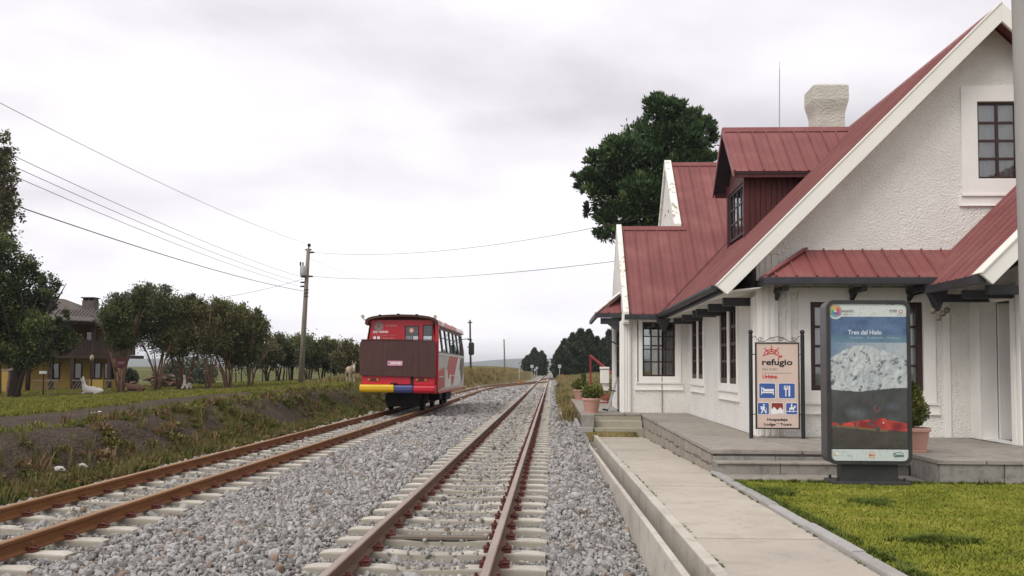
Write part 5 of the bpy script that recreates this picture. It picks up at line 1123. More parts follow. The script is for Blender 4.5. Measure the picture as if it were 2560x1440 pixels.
b = MB(); b.box(1.70, 2.03, 33.88, 34.42, 1.60, 1.68); b.build('lid', M['white'], wb, bevel=.02)
b = MB(); b.prism([(1.84, 34.0, .85), (2.02, 34.0, .85), (2.02, 34.0, 1.10), (1.76, 34.0, 1.10)], (0, .3, 0)); b.build('bracket', M['white'], wb)
# ================================================================ red railcar
RCX = -5.03; RY0, RY1 = 32.0, 41.6
def carpaint(name, col, rough=.35): return mat(name, col, rough, .10, 1.2, spec=.5)
M['carred'] = carpaint('railcar_red', (0.42, 0.012, 0.022)); M['carbright'] = carpaint('bumper_red', (0.50, 0.012, 0.028)); M['caryellow'] = carpaint('bumper_yellow', (0.70, 0.42, 0.012)); M['carblue'] = carpaint('bumper_blue', (0.05, 0.062, 0.19))
M['cargrey'] = carpaint('railcar_grey', (0.42, 0.41, 0.37), .45); M['carwhite'] = carpaint('railcar_white', (0.66, 0.64, 0.60), .45); M['carred2'] = carpaint('livery_red', (0.42, 0.032, 0.024), .45); M['carroof'] = carpaint('roof_faded_red', (0.52, 0.20, 0.20), .5); M['carorange'] = carpaint('roof_edge_brown', (0.08, 0.028, 0.014), .5)
M['amber'] = carpaint('amber_lens', (0.42, 0.20, 0.04)); M['lensred'] = carpaint('dark_red_lens', (0.13, 0.012, 0.012)); M['under'] = mat('underframe_black', (0.022, 0.020, 0.020), .8, .3, 4.0)
RC = thing('railcar', (RCX, 36.8, .14), 'red railcar with brown rear panel and yellow blue red bumper', 'railcar')
X = lambda u: RCX+u
HW = 1.22
# body shell: side walls with window openings, rear and front walls, floor
WB, WT = 2.13, 3.02; nwin = 6; wl = (RY1-.9-RY0-.25)/nwin; WIN = [(RY0+.22+i*wl+.07, RY0+.22+(i+1)*wl-.07) for i in range(nwin)]
zl_ = lambda z: 0 if z < 2.1 else (z-2.1)*.13          # sides lean in above the waist
for s in (-1, 1):
    def to3(u, v, w, s=s): return (X(s*(HW-zl_(v)-w*.05)), u, v)
    b = MB(); b.plate([[(RY0, .80), (RY1-.25, .80), (RY1, 1.3), (RY1, 2.3), (RY1-.12, 3.10), (RY0, 3.10), (RY0, 2.3)]]+[rect(a, c, WB, WT) for a, c in WIN]+[rect(RY1-.85, RY1-.30, WB, WT)], to3, 1.0)
    b.build('side_wall', M['cargrey'], RC)
    for (a, c) in WIN+[(RY1-.85, RY1-.30)]:
        f_ = MB(); f_.plate([rect(a, c, WB, WT), rect(a+.045, c-.045, WB+.045, WT-.045)], lambda u, v, w, s=s: (X(s*(HW-zl_(v)+.008-w*.03)), u, v), 1.0); fo = f_.build('window', M['black'], RC)
        f_ = MB(); zmid = WB+(WT-WB)*.62
        p_ = lambda u, v, w: (X(s*(HW-zl_(v)-.012-w)), u, v)
        f_.add([p_(a+.04, zmid-.015, 0), p_(c-.04, zmid-.015, 0), p_(c-.04, zmid+.015, 0), p_(a+.04, zmid+.015, 0), p_(a+.04, zmid-.015, .02), p_(c-.04, zmid-.015, .02), p_(c-.04, zmid+.015, .02), p_(a+.04, zmid+.015, .02)], [(0, 3, 2, 1), (4, 5, 6, 7), (0, 1, 5, 4), (1, 2, 6, 5), (2, 3, 7, 6), (3, 0, 4, 7)]); f_.build('window_rail', M['black'], fo)
        for z0_, z1_ in ((WB+.045, zmid-.015), (zmid+.015, WT-.045)):
            f_ = MB(); f_.add([p_(a+.045, z0_, .01), p_(c-.045, z0_, .01), p_(c-.045, z1_, .01), p_(a+.045, z1_, .01)], [(0, 1, 2, 3)]); f_.build('pane', M['glass'], fo)
# rear upper wall with two window openings
def ry(y, t=.05): return lambda u, v, w: (X(u), y+w*t, v)
rearw = [(-HW, .98), (HW, .98), (HW, 2.3), (HW-.13, 3.1), (HW-.22, 3.22), (-HW+.22, 3.22), (-HW+.13, 3.1), (-HW, 2.3)]
RW = [(.10, .58, 2.45, 3.03), (.70, 1.04, 2.45, 3.06)]
b = MB(); b.plate([rearw]+[rect(*w) for w in RW], ry(RY0), 1.0); b.build('rear_wall', M['carred'], RC)
for w in RW:
    b = MB(); b.plate([rect(*w), rect(w[0]+.03, w[1]-.03, w[2]+.03, w[3]-.03)], ry(RY0-.012, .03), 1.0); fo = b.build('rear_window', M['black'], RC)
    zt_ = w[2]+.235
    b = MB(); b.box(X(w[0]+.03), X(w[1]-.03), RY0+.012, RY0+.016, zt_, w[3]-.03); b.build('tinted_pane', M['tint'], fo)
    b = MB(); b.box(X(w[0]+.03), X(w[1]-.03), RY0+.012, RY0+.016, w[2]+.03, zt_-.002); b.build('pane', M['glass'], fo)
b = MB(); b.plate([disc(.33, 2.87, .085, 16)], lambda u, v, w: (X(u), RY0-.014+w, v), .004); b.build('window_sticker', PR['orange'], RC)
b = MB(); b.plate([disc(.33, 2.87, .06, 14)], lambda u, v, w: (X(u), RY0-.018+w, v), .003); b.build('window_sticker', PR['cream'], RC)
b = MB(); b.box(X(.07), X(1.08), RY0-.02, RY0-.001, 2.40, 2.45); b.build('window_sill_strip', M['under'], RC)
frontw = [(-HW, 1.3), (HW, 1.3), (HW, 2.3), (HW-.13, 3.1), (-HW+.13, 3.1), (-HW, 2.3)]
b = MB(); b.plate([frontw, rect(-1.0, -.05, 2.36, 3.0), rect(.05, 1.0, 2.36, 3.0)], ry(RY1-.06), 1.0); b.build('front_wall', M['carred'], RC)
for a, c in ((-1.0, -.05), (.05, 1.0)):
    b = MB(); b.box(X(a), X(c), RY1-.04, RY1-.036, 2.36, 3.0); b.build('windscreen', M['glass'], RC)
b = MB(); b.box(X(-HW+.06), X(HW-.06), RY0+.06, RY1-.1, .96, 1.02); b.build('floor', M['under'], RC)
for i in range(7):
    for u in (-.62, .62):
        b = MB(); ys_ = RY0+1.0+i*1.15; b.box(X(u-.42), X(u+.42), ys_, ys_+.10, 1.4, 2.15); b.box(X(u-.42), X(u+.42), ys_-.45, ys_, 1.4, 1.5); b.build('seat', M['under'], RC, bevel=.03)
# roof: shallow arch with overhanging edge
rp = []
for k in range(15):
    a = math.pi*(k/14); u = -(HW-.02)*math.cos(a); rp.append((u, 3.08+.30*math.sin(a)**.55))
b = MB(); b.prism([(X(u), RY0-.18, z) for u, z in rp]+[(X(u*.97), RY0-.18, z-.045) for u, z in rp[::-1]], (0, RY1-RY0+.10, 0)); ro = b.build('roof', M['carroof'], RC, 40)
b = MB(); b.prism([(X(u), RY0-.21, z-.01) for u, z in rp]+[(X(u*.975), RY0-.21, z-.05) for u, z in rp[::-1]], (0, .05, 0)); b.build('roof_rim', M['carorange'], ro, 40)
b = MB(); b.prism([(X(u*1.012), RY0-.215, z+.018) for u, z in rp]+[(X(u), RY0-.20, z+.001) for u, z in rp[::-1]], (0, .30, 0)); b.build('roof_edge', M['under'], ro, 40)
# white and red bands on the roof shoulder (right hand side)
def shoulder(y0, y1, mt, dy=.0):
    b = MB(); q_ = [rp[k] for k in range(10, 15)]; vs = []
    for (u, z) in q_: vs += [(X(u+.006), y0+dy*(z-3.1), z+.006), (X(u+.006), y1+dy*(z-3.1), z+.006)]
    b.add(vs, [(2*k, 2*k+1, 2*k+3, 2*k+2) for k in range(len(q_)-1)]); b.build('roof_band', mt, ro, True)
shoulder(RY0+1.1, RY0+1.9, M['carwhite'], 2.0); shoulder(RY0+6.4, RY1-.15, M['carwhite'])
for k, yy in enumerate((RY0+3.2, RY0+5.4, RY1-.5)):
    b = MB(); b.sphere((X(1.12), yy, 3.24), .035, 8, 6); b.build('marker_lamp', M['carbright'], ro, True)
for u in (-.72, -.10, .52):
    b = MB(); z_ = 3.08+.30*(1-(u/HW)**2)**.275; b.box(X(u-.045), X(u+.045), RY0-.2, RY0-.12, z_-.02, z_+.045); b.build('marker_lamp', M['under'], ro, bevel=.01)
for u in (-1.30, 1.14):
    s = -1 if u < 0 else 1
    b = MB(); b.tube([(X(u-s*.14 if u < 0 else 1.08), RY0-.1, 3.16), (X(u), RY0-.16, 3.27)], .014, 6); so_ = b.build('lamp_arm', M['under'], RC)
    b = MB(); b.tube([(X(u), RY0-.20, 3.33), (X(u), RY0-.10, 3.33)], .055, 12); b.build('lamp', M['caryellow'], so_); b = MB(); b.tube([(X(u), RY0-.21, 3.33), (X(u), RY0-.201, 3.33)], .042, 12); b.build('lamp_glass', M['galv'], so_)
# brown sheet panel, number plate, lower rear in red, bumper in three colours
b = MB(); b.plate([[(-1.33, 1.36), (1.19, 1.30), (1.19, 2.46), (1.12, 2.52), (-1.27, 2.545), (-1.33, 2.40)]], ry(RY0-.42, .06), 1.0); pn = b.build('rear_panel', M['panelrust'], RC, bevel=.01)
b = MB(); b.box(X(-1.28), X(1.16), RY0-.44, RY0-.33, 2.535, 2.555); b.build('panel_lip', M['clip'], pn)
for u in (-.55, .10, .62):
    b = MB(); b.box(X(u-.004), X(u+.004), RY0-.4235, RY0-.4195, 1.36, 2.52); b.build('panel_seam', M['under'], pn)
b = MB(); b.box(X(-1.30), X(-1.22), RY0-.36, RY0, 1.36, 2.5); b.box(X(1.10), X(1.17), RY0-.36, RY0, 1.36, 2.5); b.build('panel_side', M['carred'], RC)
b = MB(); b.box(X(-.395), X(.10), RY0-.437, RY0-.425, 1.685, 1.845); b.build('name_plate', flat('plate_pink', (.60, .30, .37)), pn)
# the lettering on the plate is only a row of illegible light strokes in the photograph
r = random.Random(4); b = MB()
for k in range(9): b.box(X(-.30+k*.042), X(-.30+k*.042+.028), RY0-.4395, RY0-.4375, 1.735+r.uniform(-.008, .01), 1.80+r.uniform(-.01, .008))
b.build('plate_strokes', PR['white'], pn); b = MB(); b.box(X(-.37), X(-.315), RY0-.4395, RY0-.4375, 1.755, 1.785); b.build('plate_mark', PR['blue'], pn)
b = MB(); b.box(X(-1.27), X(.36), RY0-.34, RY0, 1.06, 1.355); b.box(X(.46), X(1.15), RY0-.34, RY0, 1.04, 1.32); b.build('rear_skirt', M['carbright'], RC, bevel=.02)
b = MB(); b.box(X(.36), X(.46), RY0-.33, RY0, 1.06, 1.34); b.build('skirt_gap', M['under'], RC)
for u in (-1.08, .52):
    b = MB(); b.box(X(u), X(u+.40), RY0-.352, RY0-.335, 1.175, 1.27); lo = b.build('tail_lamp', M['under'], RC)
    for k, mt_ in enumerate(('amber', 'lensred', 'lensred', 'amber')):
        b = MB(); b.box(X(u+.012+k*.096), X(u+.012+k*.096+.088), RY0-.364, RY0-.353, 1.185, 1.26); b.build('lamp_lens', M[mt_], lo, bevel=.005)
prof_b = [(RY0-.50, .84), (RY0-.53, .90), (RY0-.53, 1.00), (RY0-.50, 1.06), (RY0-.05, 1.06), (RY0-.05, .80), (RY0-.44, .80)]
for u0_, u1_, mt_ in ((-1.31, -.165, 'caryellow'), (-.155, .465, 'carblue'), (.475, 1.19, 'carbright')):
    dz = -.03*(u0_+1.3)/2.0; b = MB(); b.prism([(X(u0_), y, z+dz) for y, z in prof_b], (u1_-u0_, 0, 0)); b.build('bumper', M[mt_], RC, bevel=.03)
b = MB(); b.box(X(-.28), X(-.10), RY0-.50, RY0-.3, 1.075, 1.12); b.build('tow_hook', M['under'], RC)
# livery on the visible side: red and white shards
sx_ = lambda w: X(HW+.003+w)
def shard(poly, mt, lift=0.0):
    b = MB(); b.plate([poly], lambda u, v, w: (X(HW+.002+lift+w), u, v), .003); b.build('livery_shape', mt, RC)
Lw = RY1-RY0; Yq = lambda a: RY0+a*Lw
shard([(Yq(.02), 0.860), (Yq(.02), 1.502), (Yq(.20), 1.654), (Yq(.21), 0.961)], M['carred2'])
shard([(Yq(.27), 1.443), (Yq(.38), 2.060), (Yq(.72), 2.043), (Yq(.64), 1.528), (Yq(.60), 1.105), (Yq(.42), 0.945), (Yq(.30), 0.978)], M['carred2'])
shard([(Yq(.22), 0.911), (Yq(.24), 1.502), (Yq(.30), 1.570), (Yq(.33), 1.147), (Yq(.42), 1.443), (Yq(.44), 0.936)], M['carwhite'], .004)
shard([(Yq(.50), 0.911), (Yq(.66), 1.781), (Yq(.73), 2.035), (Yq(.82), 2.035), (Yq(.74), 1.485), (Yq(.86), 1.739), (Yq(.90), 1.232), (Yq(.72), 0.936)], M['carwhite'], .004)
shard([(Yq(.78), 1.612), (Yq(.83), 2.026), (Yq(.96), 2.009), (Yq(.95), 1.401), (Yq(.86), 1.021)], flat('livery_olive', (.11, .105, .055)), .008)
b = MB(); b.box(X(HW), X(HW+.02), RY0, RY1-.1, 2.065, 2.115); b.build('waist_rail', M['carwhite'], RC)
b = MB(); b.box(X(HW+.012), X(HW+.03), RY0+.3, RY0+1.6, 1.30, 1.33); b.box(X(HW+.012), X(HW+.03), RY0+3.4, RY0+6.6, 1.31, 1.34); b.build('side_trim', M['carwhite'], RC)
b = MB(); b.box(X(HW-.10), X(HW+.02), RY0-.03, RY0+.12, .84, 3.06); b.build('corner_post', M['carred'], RC, bevel=.02)
b = MB(); b.box(X(HW-.12), X(HW+.04), RY0, RY1-.3, .76, .83); b.build('side_sill', M['carred2'], RC)
b = MB(); b.box(X(HW-.3), X(HW+.16), RY1-.9, RY1-.3, .80, .84); b.build('door_step', M['caryellow'], RC)
# mirror at the far corner
b = MB(); b.tube([(X(HW-.12), RY1-.1, 2.85), (X(HW+.18), RY1-.05, 2.90), (X(HW+.34), RY1-.05, 2.78)], .018, 6); mo = b.build('mirror_arm', M['black'], RC)
b = MB(); b.plate([rounded(HW+.20, HW+.44, 2.18, 2.74, .08)], lambda u, v, w: (X(u), RY1-.08+w, v), .08); b.build('mirror', flat('mirror_back', (.05, .065, .05)), mo)
# underframe, wheels and axles
b = MB(); b.box(X(-.55), X(.55), RY0+.4, RY1-.8, .55, .80); b.box(X(-.95), X(.95), RY0+5.0, RY0+6.8, .38, .78); b.box(X(.35), X(1.0), RY0+2.5, RY0+3.2, .48, .78); b.build('underframe', M['under'], RC, bevel=.02)
for ya in (RY0+1.3, RY0+3.9, RY0+6.9, RY1-1.5):
    b = MB(); b.tube([(X(-.7), ya, .48), (X(.7), ya, .48)], .05, 8); ax_ = b.build('axle', M['under'], RC)
    for s in (-1, 1):
        b = MB(); xa = s*(GA/2+.035); b.tube([(X(xa-.05), ya, .482), (X(xa+.05), ya, .482)], .335, 24); b.tube([(X(xa-s*.075), ya, .482), (X(xa-s*.05), ya, .482)], .36, 24); wo_ = b.build('wheel', M['under'], RC)
        b = MB(); b.box(X(xa+s*.06), X(xa+s*.16), ya-.18, ya+.18, .40, .72); b.build('axle_box', M['under'], wo_, bevel=.02)
b = MB(); b.tube([(X(-.72), RY0-.2, .80), (X(-.68), RY0-.2, .62), (X(-.58), RY0-.2, .50), (X(-.50), RY0-.15, .47)], .02, 6); b.build('hose', M['black'], RC)
b = MB(); b.box(X(-.50), X(.50), RY0+.55, RY0+1.0, .30, .80); b.box(X(-.66), X(.66), RY0+.95, RY0+1.25, .30, .62); b.build('draw_gear', M['under'], RC)
# faded lettering and wheel emblem on the rear
yr = RY0-.003
text('ecuador', X(-.55), yr, 3.00, .13, 'fadedred', RC, .40, .002); text('(02) TRENES', X(-.98), yr, 2.79, .085, 'white', RC, .52, .003); text('trenecuador.com', X(-.96), yr, 2.69, .07, 'fadedred', RC, .72); text('TrenEcuador', X(-.70), yr, 2.585, .08, 'fadedred', RC, .46, .002)
for k, uu_ in enumerate((-.96, -.83)): b = MB(); b.plate([rounded(uu_, uu_+.09, 2.575, 2.665, .02)], lambda u, v, w: (X(u), yr-w, v), .003); b.build('badge', PR['white'], RC)
gp_ = []
for k in range(22):
    a = 2*math.pi*k/22; gp_ += stroke([(X(-.78)+.05*math.cos(a), 3.0+.05*math.sin(a)), (X(-.78)+.11*math.cos(a+.3), 3.0+.11*math.sin(a+.3)), (X(-.78)+.16*math.cos(a+.5), 3.0+.16*math.sin(a+.5))], .022)
b = MB()
for k, p in enumerate(gp_): b.plate([p], lambda u, v, w: (u, yr-w-.00004*k, v), .002)
b.build('emblem', PR['grey'], RC)
# ================================================================ trees
def unit(v): return v/(np.linalg.norm(v, axis=-1, keepdims=True)+1e-9)
def crown(lobes, n, size, aspect, mt, seed, root, gap=.30, clump=.55, upb=.25, name='crown', shell=.55, jitter=.7, ton=.18):
    """lobes: (x,y,z,rx,ry,rz) local; leaves gathered in clumps inside the lobes"""
    rng = np.random.default_rng(seed); vol = np.array([l[3]*l[4]*l[5] for l in lobes])**.75; cnt = np.maximum(1, (n*vol/vol.sum()).astype(int)); parts = []
    for l, k in zip(lobes, cnt):
        c0 = np.array(l[:3]); rad = np.array(l[3:6]); ncl = max(5, int(k/42)); d = unit(rng.normal(0, 1, (ncl, 3))); rr = (shell+(1.03-shell)*rng.random((ncl, 1))**.6)*(1+.10*rng.normal(0, 1, (ncl, 1)))
        cc = c0+d*rr*rad; keep = rng.random(ncl) > gap*.5; cc = cc[keep]; d = d[keep]; rr = rr[keep]
        if not len(cc): continue
        which = rng.integers(0, len(cc), k); cs = clump*rad.mean()*rng.uniform(.16, .34, len(cc))
        ofs = rng.normal(0, 1, (k, 3))*cs[which, None]; P_ = cc[which]+ofs; nr = unit(d[which]*.8+unit(ofs)*.7+np.array([0, 0, upb]))
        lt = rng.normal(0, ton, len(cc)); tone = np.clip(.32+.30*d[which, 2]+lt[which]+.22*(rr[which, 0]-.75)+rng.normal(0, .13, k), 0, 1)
        parts.append(leaf_cloud(P_, nr, size, aspect, rng, tone, jitter_axis=jitter))
    return foliage_obj(name, parts, mt, root)
def trunk(root, paths, mt='bark', name='trunk'):
    b = MB()
    for pts_, rs in paths: b.tube(pts_, rs, 7)
    return b.build(name, M[mt], root, True, local=True)
def limbs(seed, n, h0, h1, spread, r0, lean=.0, fork=2):
    rng = random.Random(seed); out = []
    for k in range(n):
        a = rng.uniform(0, 6.28); bx = rng.uniform(-.25, .25); by = rng.uniform(-.25, .25); s = spread*rng.uniform(.5, 1); h = rng.uniform(h0, h1)
        p = [(bx, by, -.2), (bx+s*.25*math.cos(a)+rng.uniform(-.1, .1), by+s*.25*math.sin(a), h*.33), (bx+s*.6*math.cos(a)+rng.uniform(-.15, .15), by+s*.6*math.sin(a), h*.68), (bx+s*math.cos(a), by+s*math.sin(a), h)]
        r = r0*rng.uniform(.7, 1.1); out.append((p, [r, r*.8, r*.55, r*.2]))
        for f_ in range(fork):
            t = rng.choice((1, 2)); q0 = p[t]; a2 = a+rng.uniform(-1.2, 1.2); out.append(([q0, (q0[0]+s*.3*math.cos(a2), q0[1]+s*.3*math.sin(a2), q0[2]+h*.16), (q0[0]+s*.6*math.cos(a2), q0[1]+s*.6*math.sin(a2), q0[2]+h*.36)], [r*.5, r*.38, r*.12]))
    return out
def at_px(px, py, Y):
    """point of the place at depth Y that the survey sighting (px,py) hit"""
    d = fw+r2*((px-1280)/2400)-u2*((py-802)/2400); k = Y/d.y; return (d.x*k, Y, 1.6+d.z*k)
def lobes_from(sight, Y, base, ry=.85):
    out = []
    for (px, py, rx, rz) in sight:
        p = at_px(px, py, Y); k = Y/2400; out.append((p[0]-base[0], 0.0, p[2]-base[2], rx*k, ry*(rx+rz)/2*k, rz*k))
    return out
# the big pine behind the station
pb = Vector((6.3, 58, .2)); PT = thing('pine_tree', pb, 'tall dark pine rising behind the red station roofs', 'tree')
pl = lobes_from([(1655, 288, 50, 34), (1712, 305, 46, 32), (1622, 338, 56, 42), (1690, 350, 70, 55), (1748, 330, 42, 46), (1560, 395, 62, 45), (1630, 420, 75, 55), (1498, 402, 36, 30), (1488, 455, 38, 32), (1540, 470, 70, 50), (1610, 500, 75, 50), (1560, 545, 60, 38), (1522, 565, 34, 26), (1700, 430, 62, 45), (1660, 520, 60, 50), (1735, 405, 45, 22), (1590, 590, 50, 34), (1452, 432, 16, 12), (1446, 470, 14, 9), (1478, 520, 20, 13), (1506, 584, 18, 12), (1770, 300, 16, 22), (1762, 372, 22, 14), (1640, 250, 16, 14), (1690, 262, 18, 12), (1530, 365, 18, 14)], 58, pb)
for i, l in enumerate(pl): pl[i] = (l[0], ((i*37) % 5-2)*.55, l[2], l[3], l[4], l[5])
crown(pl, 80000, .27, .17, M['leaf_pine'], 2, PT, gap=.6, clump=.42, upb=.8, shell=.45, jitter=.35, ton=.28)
tp = [((0, 0, -.3), .42), ((.1, 0, 5), .36), ((.2, 0, 9), .28), ((.4, 0, 13), .18), ((.5, 0, 17), .06)]; paths = [([p for p, r in tp], [r for p, r in tp])]
for l in pl: paths.append(([(.2, 0, max(4, l[2]-2.4)), (l[0]*.5, l[1]*.5, l[2]-1.0), (l[0], l[1], l[2])], [.13, .09, .03]))
trunk(PT, paths, 'barkdark')
def gz(x, y): return float(height(np.array([x]), np.array([y]))[0])
# row of crooked trees in front of the yellow house
ROW = [(300, 966, 56, [(308, 792, 40, 42), (338, 748, 34, 26), (316, 845, 42, 28), (288, 835, 24, 34)], 'leaf_olive', 'crooked tree with light top twigs at the corner of the yellow house'),
       (390, 964, 57, [(370, 755, 42, 36), (420, 770, 40, 40), (385, 820, 60, 46), (345, 800, 36, 44)], 'leaf_olive', 'leaning multi stemmed tree above the brushwood pile'),
       (455, 962, 58, [(440, 790, 44, 38), (470, 770, 32, 30), (455, 850, 52, 42)], 'leaf_brown', 'brownish tree with pale forked stems behind the sitting white llama'),
       (520, 960, 58, [(505, 790, 42, 32), (545, 790, 36, 34), (520, 845, 58, 46)], 'leaf_brown', 'dense brownish tree with a tall reddish stem in the tree row'),
       (575, 958, 59, [(560, 800, 46, 34), (600, 810, 34, 34), (580, 865, 50, 46)], 'leaf_brown', 'tree with thick dark trunk near the right end of the row'),
       (622, 956, 60, [(610, 805, 32, 30), (632, 825, 30, 44), (612, 880, 42, 40), (645, 815, 16, 26)], 'leaf_olive', 'outermost round tree at the right end of the row')]
for i, (px, py, Y, sg_, lm, lb) in enumerate(ROW):
    g = at_px(px, py, Y); base = Vector((g[0], Y, gz(g[0], Y))); T = thing('crooked_tree', base, lb, 'tree', 'row of crooked trees by the yellow house')
    lo_ = lobes_from(sg_, Y, base, 1.0); lo_ = [(a, ((k*13+i*7) % 5-2)*.35, c, d, e, f_) for k, (a, _, c, d, e, f_) in enumerate(lo_)]
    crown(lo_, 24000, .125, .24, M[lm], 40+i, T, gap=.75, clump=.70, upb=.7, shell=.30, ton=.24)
    # sparse light shoots on top
    tops = [(a, b_, c+f_*.75, d*.55, e*.5, f_*.55) for (a, b_, c, d, e, f_) in lo_[:2]]; crown(tops, 900, .15, .28, M['leaf_grey'] if i < 3 else M['leaf_olive'], 70+i, T, gap=.6, clump=1.0, upb=1.3, name='top_shoots', shell=.2, jitter=.4)
    trunk(T, limbs(90+i, 6 if i != 3 else 5, 2.6, 4.6, 1.5, .075), 'bark')
# hedge line of trees further back
HED = [(668, 880, 34, 46), (700, 872, 30, 40), (728, 876, 32, 42), (770, 878, 34, 42), (805, 885, 32, 42), (838, 888, 30, 40), (868, 892, 28, 42), (892, 900, 24, 44), (925, 905, 30, 40), (965, 905, 30, 40)]
HL = ['bushy tree next to the outermost tree of the row', 'second bushy hedge tree, left of the utility pole', 'hedge tree standing just behind the utility pole', 'hedge tree just right of the utility pole', 'low round hedge tree between the pole and the donkey', 'hedge tree just left of the donkey', 'hedge tree rising behind the donkey', 'hedge tree against the left edge of the railcar', 'hedge tree hidden behind the brown rear panel of the railcar', 'innermost hedge tree behind the railcar']
for i, (px, py, rx, rz) in enumerate(HED[:9]):
    Y = 78+2.2*(i % 3); p = at_px(px, 945, Y); base = Vector((p[0], Y, gz(p[0], Y))); T = thing('hedge_tree', base, HL[i], 'tree', 'hedge trees along the field')
    lo_ = lobes_from([(px, py-4, rx*.95, rz*.72), (px-rx*.5, py+14, rx*.62, rz*.62), (px+rx*.5, py+12, rx*.62, rz*.66), (px+((i*29) % 20-10), py-rz*.55, rx*.45, rz*.42)], Y, base, 1.0)
    lo_ = [(a, ((k*13+i*7) % 5-2)*.4, c, d, e, f_) for k, (a, _, c, d, e, f_) in enumerate(lo_)]
    crown(lo_, 9000, .16, .28, M['leaf_olive' if i % 2 else 'leaf_brown'], 140+i, T, gap=.3, clump=.75, upb=.6, shell=.3); trunk(T, limbs(200+i, 4, 1.6, 2.8, .9, .09, fork=1), 'barkdark')
# large tree and eucalyptus at the left edge
base = Vector((-28.6, 50, gz(-28.6, 50))); T = thing('broad_tree', base, 'large dark spreading tree hiding the left part of the house', 'tree')
lo_ = lobes_from([(25, 645, 56, 46), (66, 680, 34, 40), (20, 730, 70, 54), (80, 750, 36, 40), (125, 706, 26, 20), (138, 735, 16, 18), (35, 815, 80, 52), (100, 825, 42, 40), (135, 855, 30, 34), (50, 888, 75, 30), (-30, 760, 70, 110), (150, 800, 16, 26)], 50, base, .9)
lo_ = [(a, ((k*13) % 5-2)*.5, c, d, e, f_) for k, (a, _, c, d, e, f_) in enumerate(lo_)]
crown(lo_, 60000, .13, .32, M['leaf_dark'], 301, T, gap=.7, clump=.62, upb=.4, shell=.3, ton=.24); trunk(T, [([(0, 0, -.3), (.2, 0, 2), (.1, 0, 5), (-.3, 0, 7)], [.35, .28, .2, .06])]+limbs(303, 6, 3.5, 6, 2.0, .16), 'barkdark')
base = Vector((-33.6, 57, gz(-33.6, 57))); T = thing('eucalyptus_tree', base, 'tall thin eucalyptus above the broad tree at the left edge', 'tree')
lo_ = lobes_from([(2, 375, 22, 48), (14, 440, 26, 50), (8, 510, 36, 42), (26, 530, 24, 36), (-25, 430, 40, 90), (-10, 580, 50, 40)], 57, base, 1.0)
crown(lo_, 9000, .20, .26, M['leaf_brown'], 311, T, gap=.6, clump=.65, upb=-.6, shell=.25); trunk(T, [([(0, 0, -.3), (-.1, 0, 6), (0, 0, 11), (.1, 0, 15)], [.25, .2, .12, .03])]+[([(0, 0, z), (s*.6, .1, z+.8), (s*1.0, .2, z+1.3)], [.07, .05, .02]) for z, s in ((8, 1), (9.5, -1), (10.5, 1), (12, 1), (12.5, -1))], 'bark')
# distant conifers
def conifer(px, pybase, pytop, wpx, Y, seed, label, name='conifer', group='distant conifers'):
    k = Y/2400; p = at_px(px, pybase, Y); base = Vector((p[0], Y, gz(p[0], Y))); T = thing(name, base, label, 'tree', group); H = at_px(px, pytop, Y)[2]-base.z; w = wpx*k
    rng = np.random.default_rng(seed); n = 3600; z = rng.random(n)**.9; a = rng.uniform(0, 6.283, n); env = w*np.interp(z, [0, .15, .45, .75, .92, 1], [.65, .95, 1.0, .72, .26, .03])*(1+.22*np.sin(a*3+z*17)+.12*np.sin(a*5-z*31)); rr = env*rng.random(n)**.33
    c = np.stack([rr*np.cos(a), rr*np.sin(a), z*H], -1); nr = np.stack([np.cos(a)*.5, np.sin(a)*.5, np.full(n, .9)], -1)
    foliage_obj('crown', [leaf_cloud(c, nr, H*.075, .28, rng, np.clip(.3+.4*z+rng.normal(0, .2, n), 0, 1), jitter_axis=.4)], M['leaf_far'], T); trunk(T, [([(0, 0, -.3), (0, 0, H*.9)], [.22, .03])], 'barkdark'); return T
CN = [(1318, 930, 890, 14, 226, 'distant conifer at the left end of the small clump'), (1336, 932, 873, 17, 230, 'tallest distant conifer of the small clump left of the track'), (1354, 932, 880, 15, 234, 'distant conifer at the right end of the small clump'),
      (1396, 936, 876, 17, 160, 'leftmost conifer of the big clump right of the track'), (1412, 936, 852, 20, 164, 'second conifer from the left in the big clump'), (1432, 936, 838, 22, 160, 'tall conifer left of the middle of the big clump'), (1452, 937, 828, 22, 163, 'tallest conifer in the middle of the big clump'), (1472, 937, 830, 20, 160, 'tall conifer right of the middle of the big clump'), (1492, 938, 846, 18, 164, 'lower conifer in the dip of the big clump'), (1510, 938, 850, 18, 160, 'conifer next to the pointed one by the station corner'), (1524, 938, 830, 17, 163, 'pointed conifer touching the station corner'), (1545, 938, 850, 18, 166, 'conifer half hidden behind the station corner')]
for i, (px, pb_, pt_, w, Y, lb) in enumerate(CN): conifer(px, pb_, pt_, w, Y, 400+i, lb)

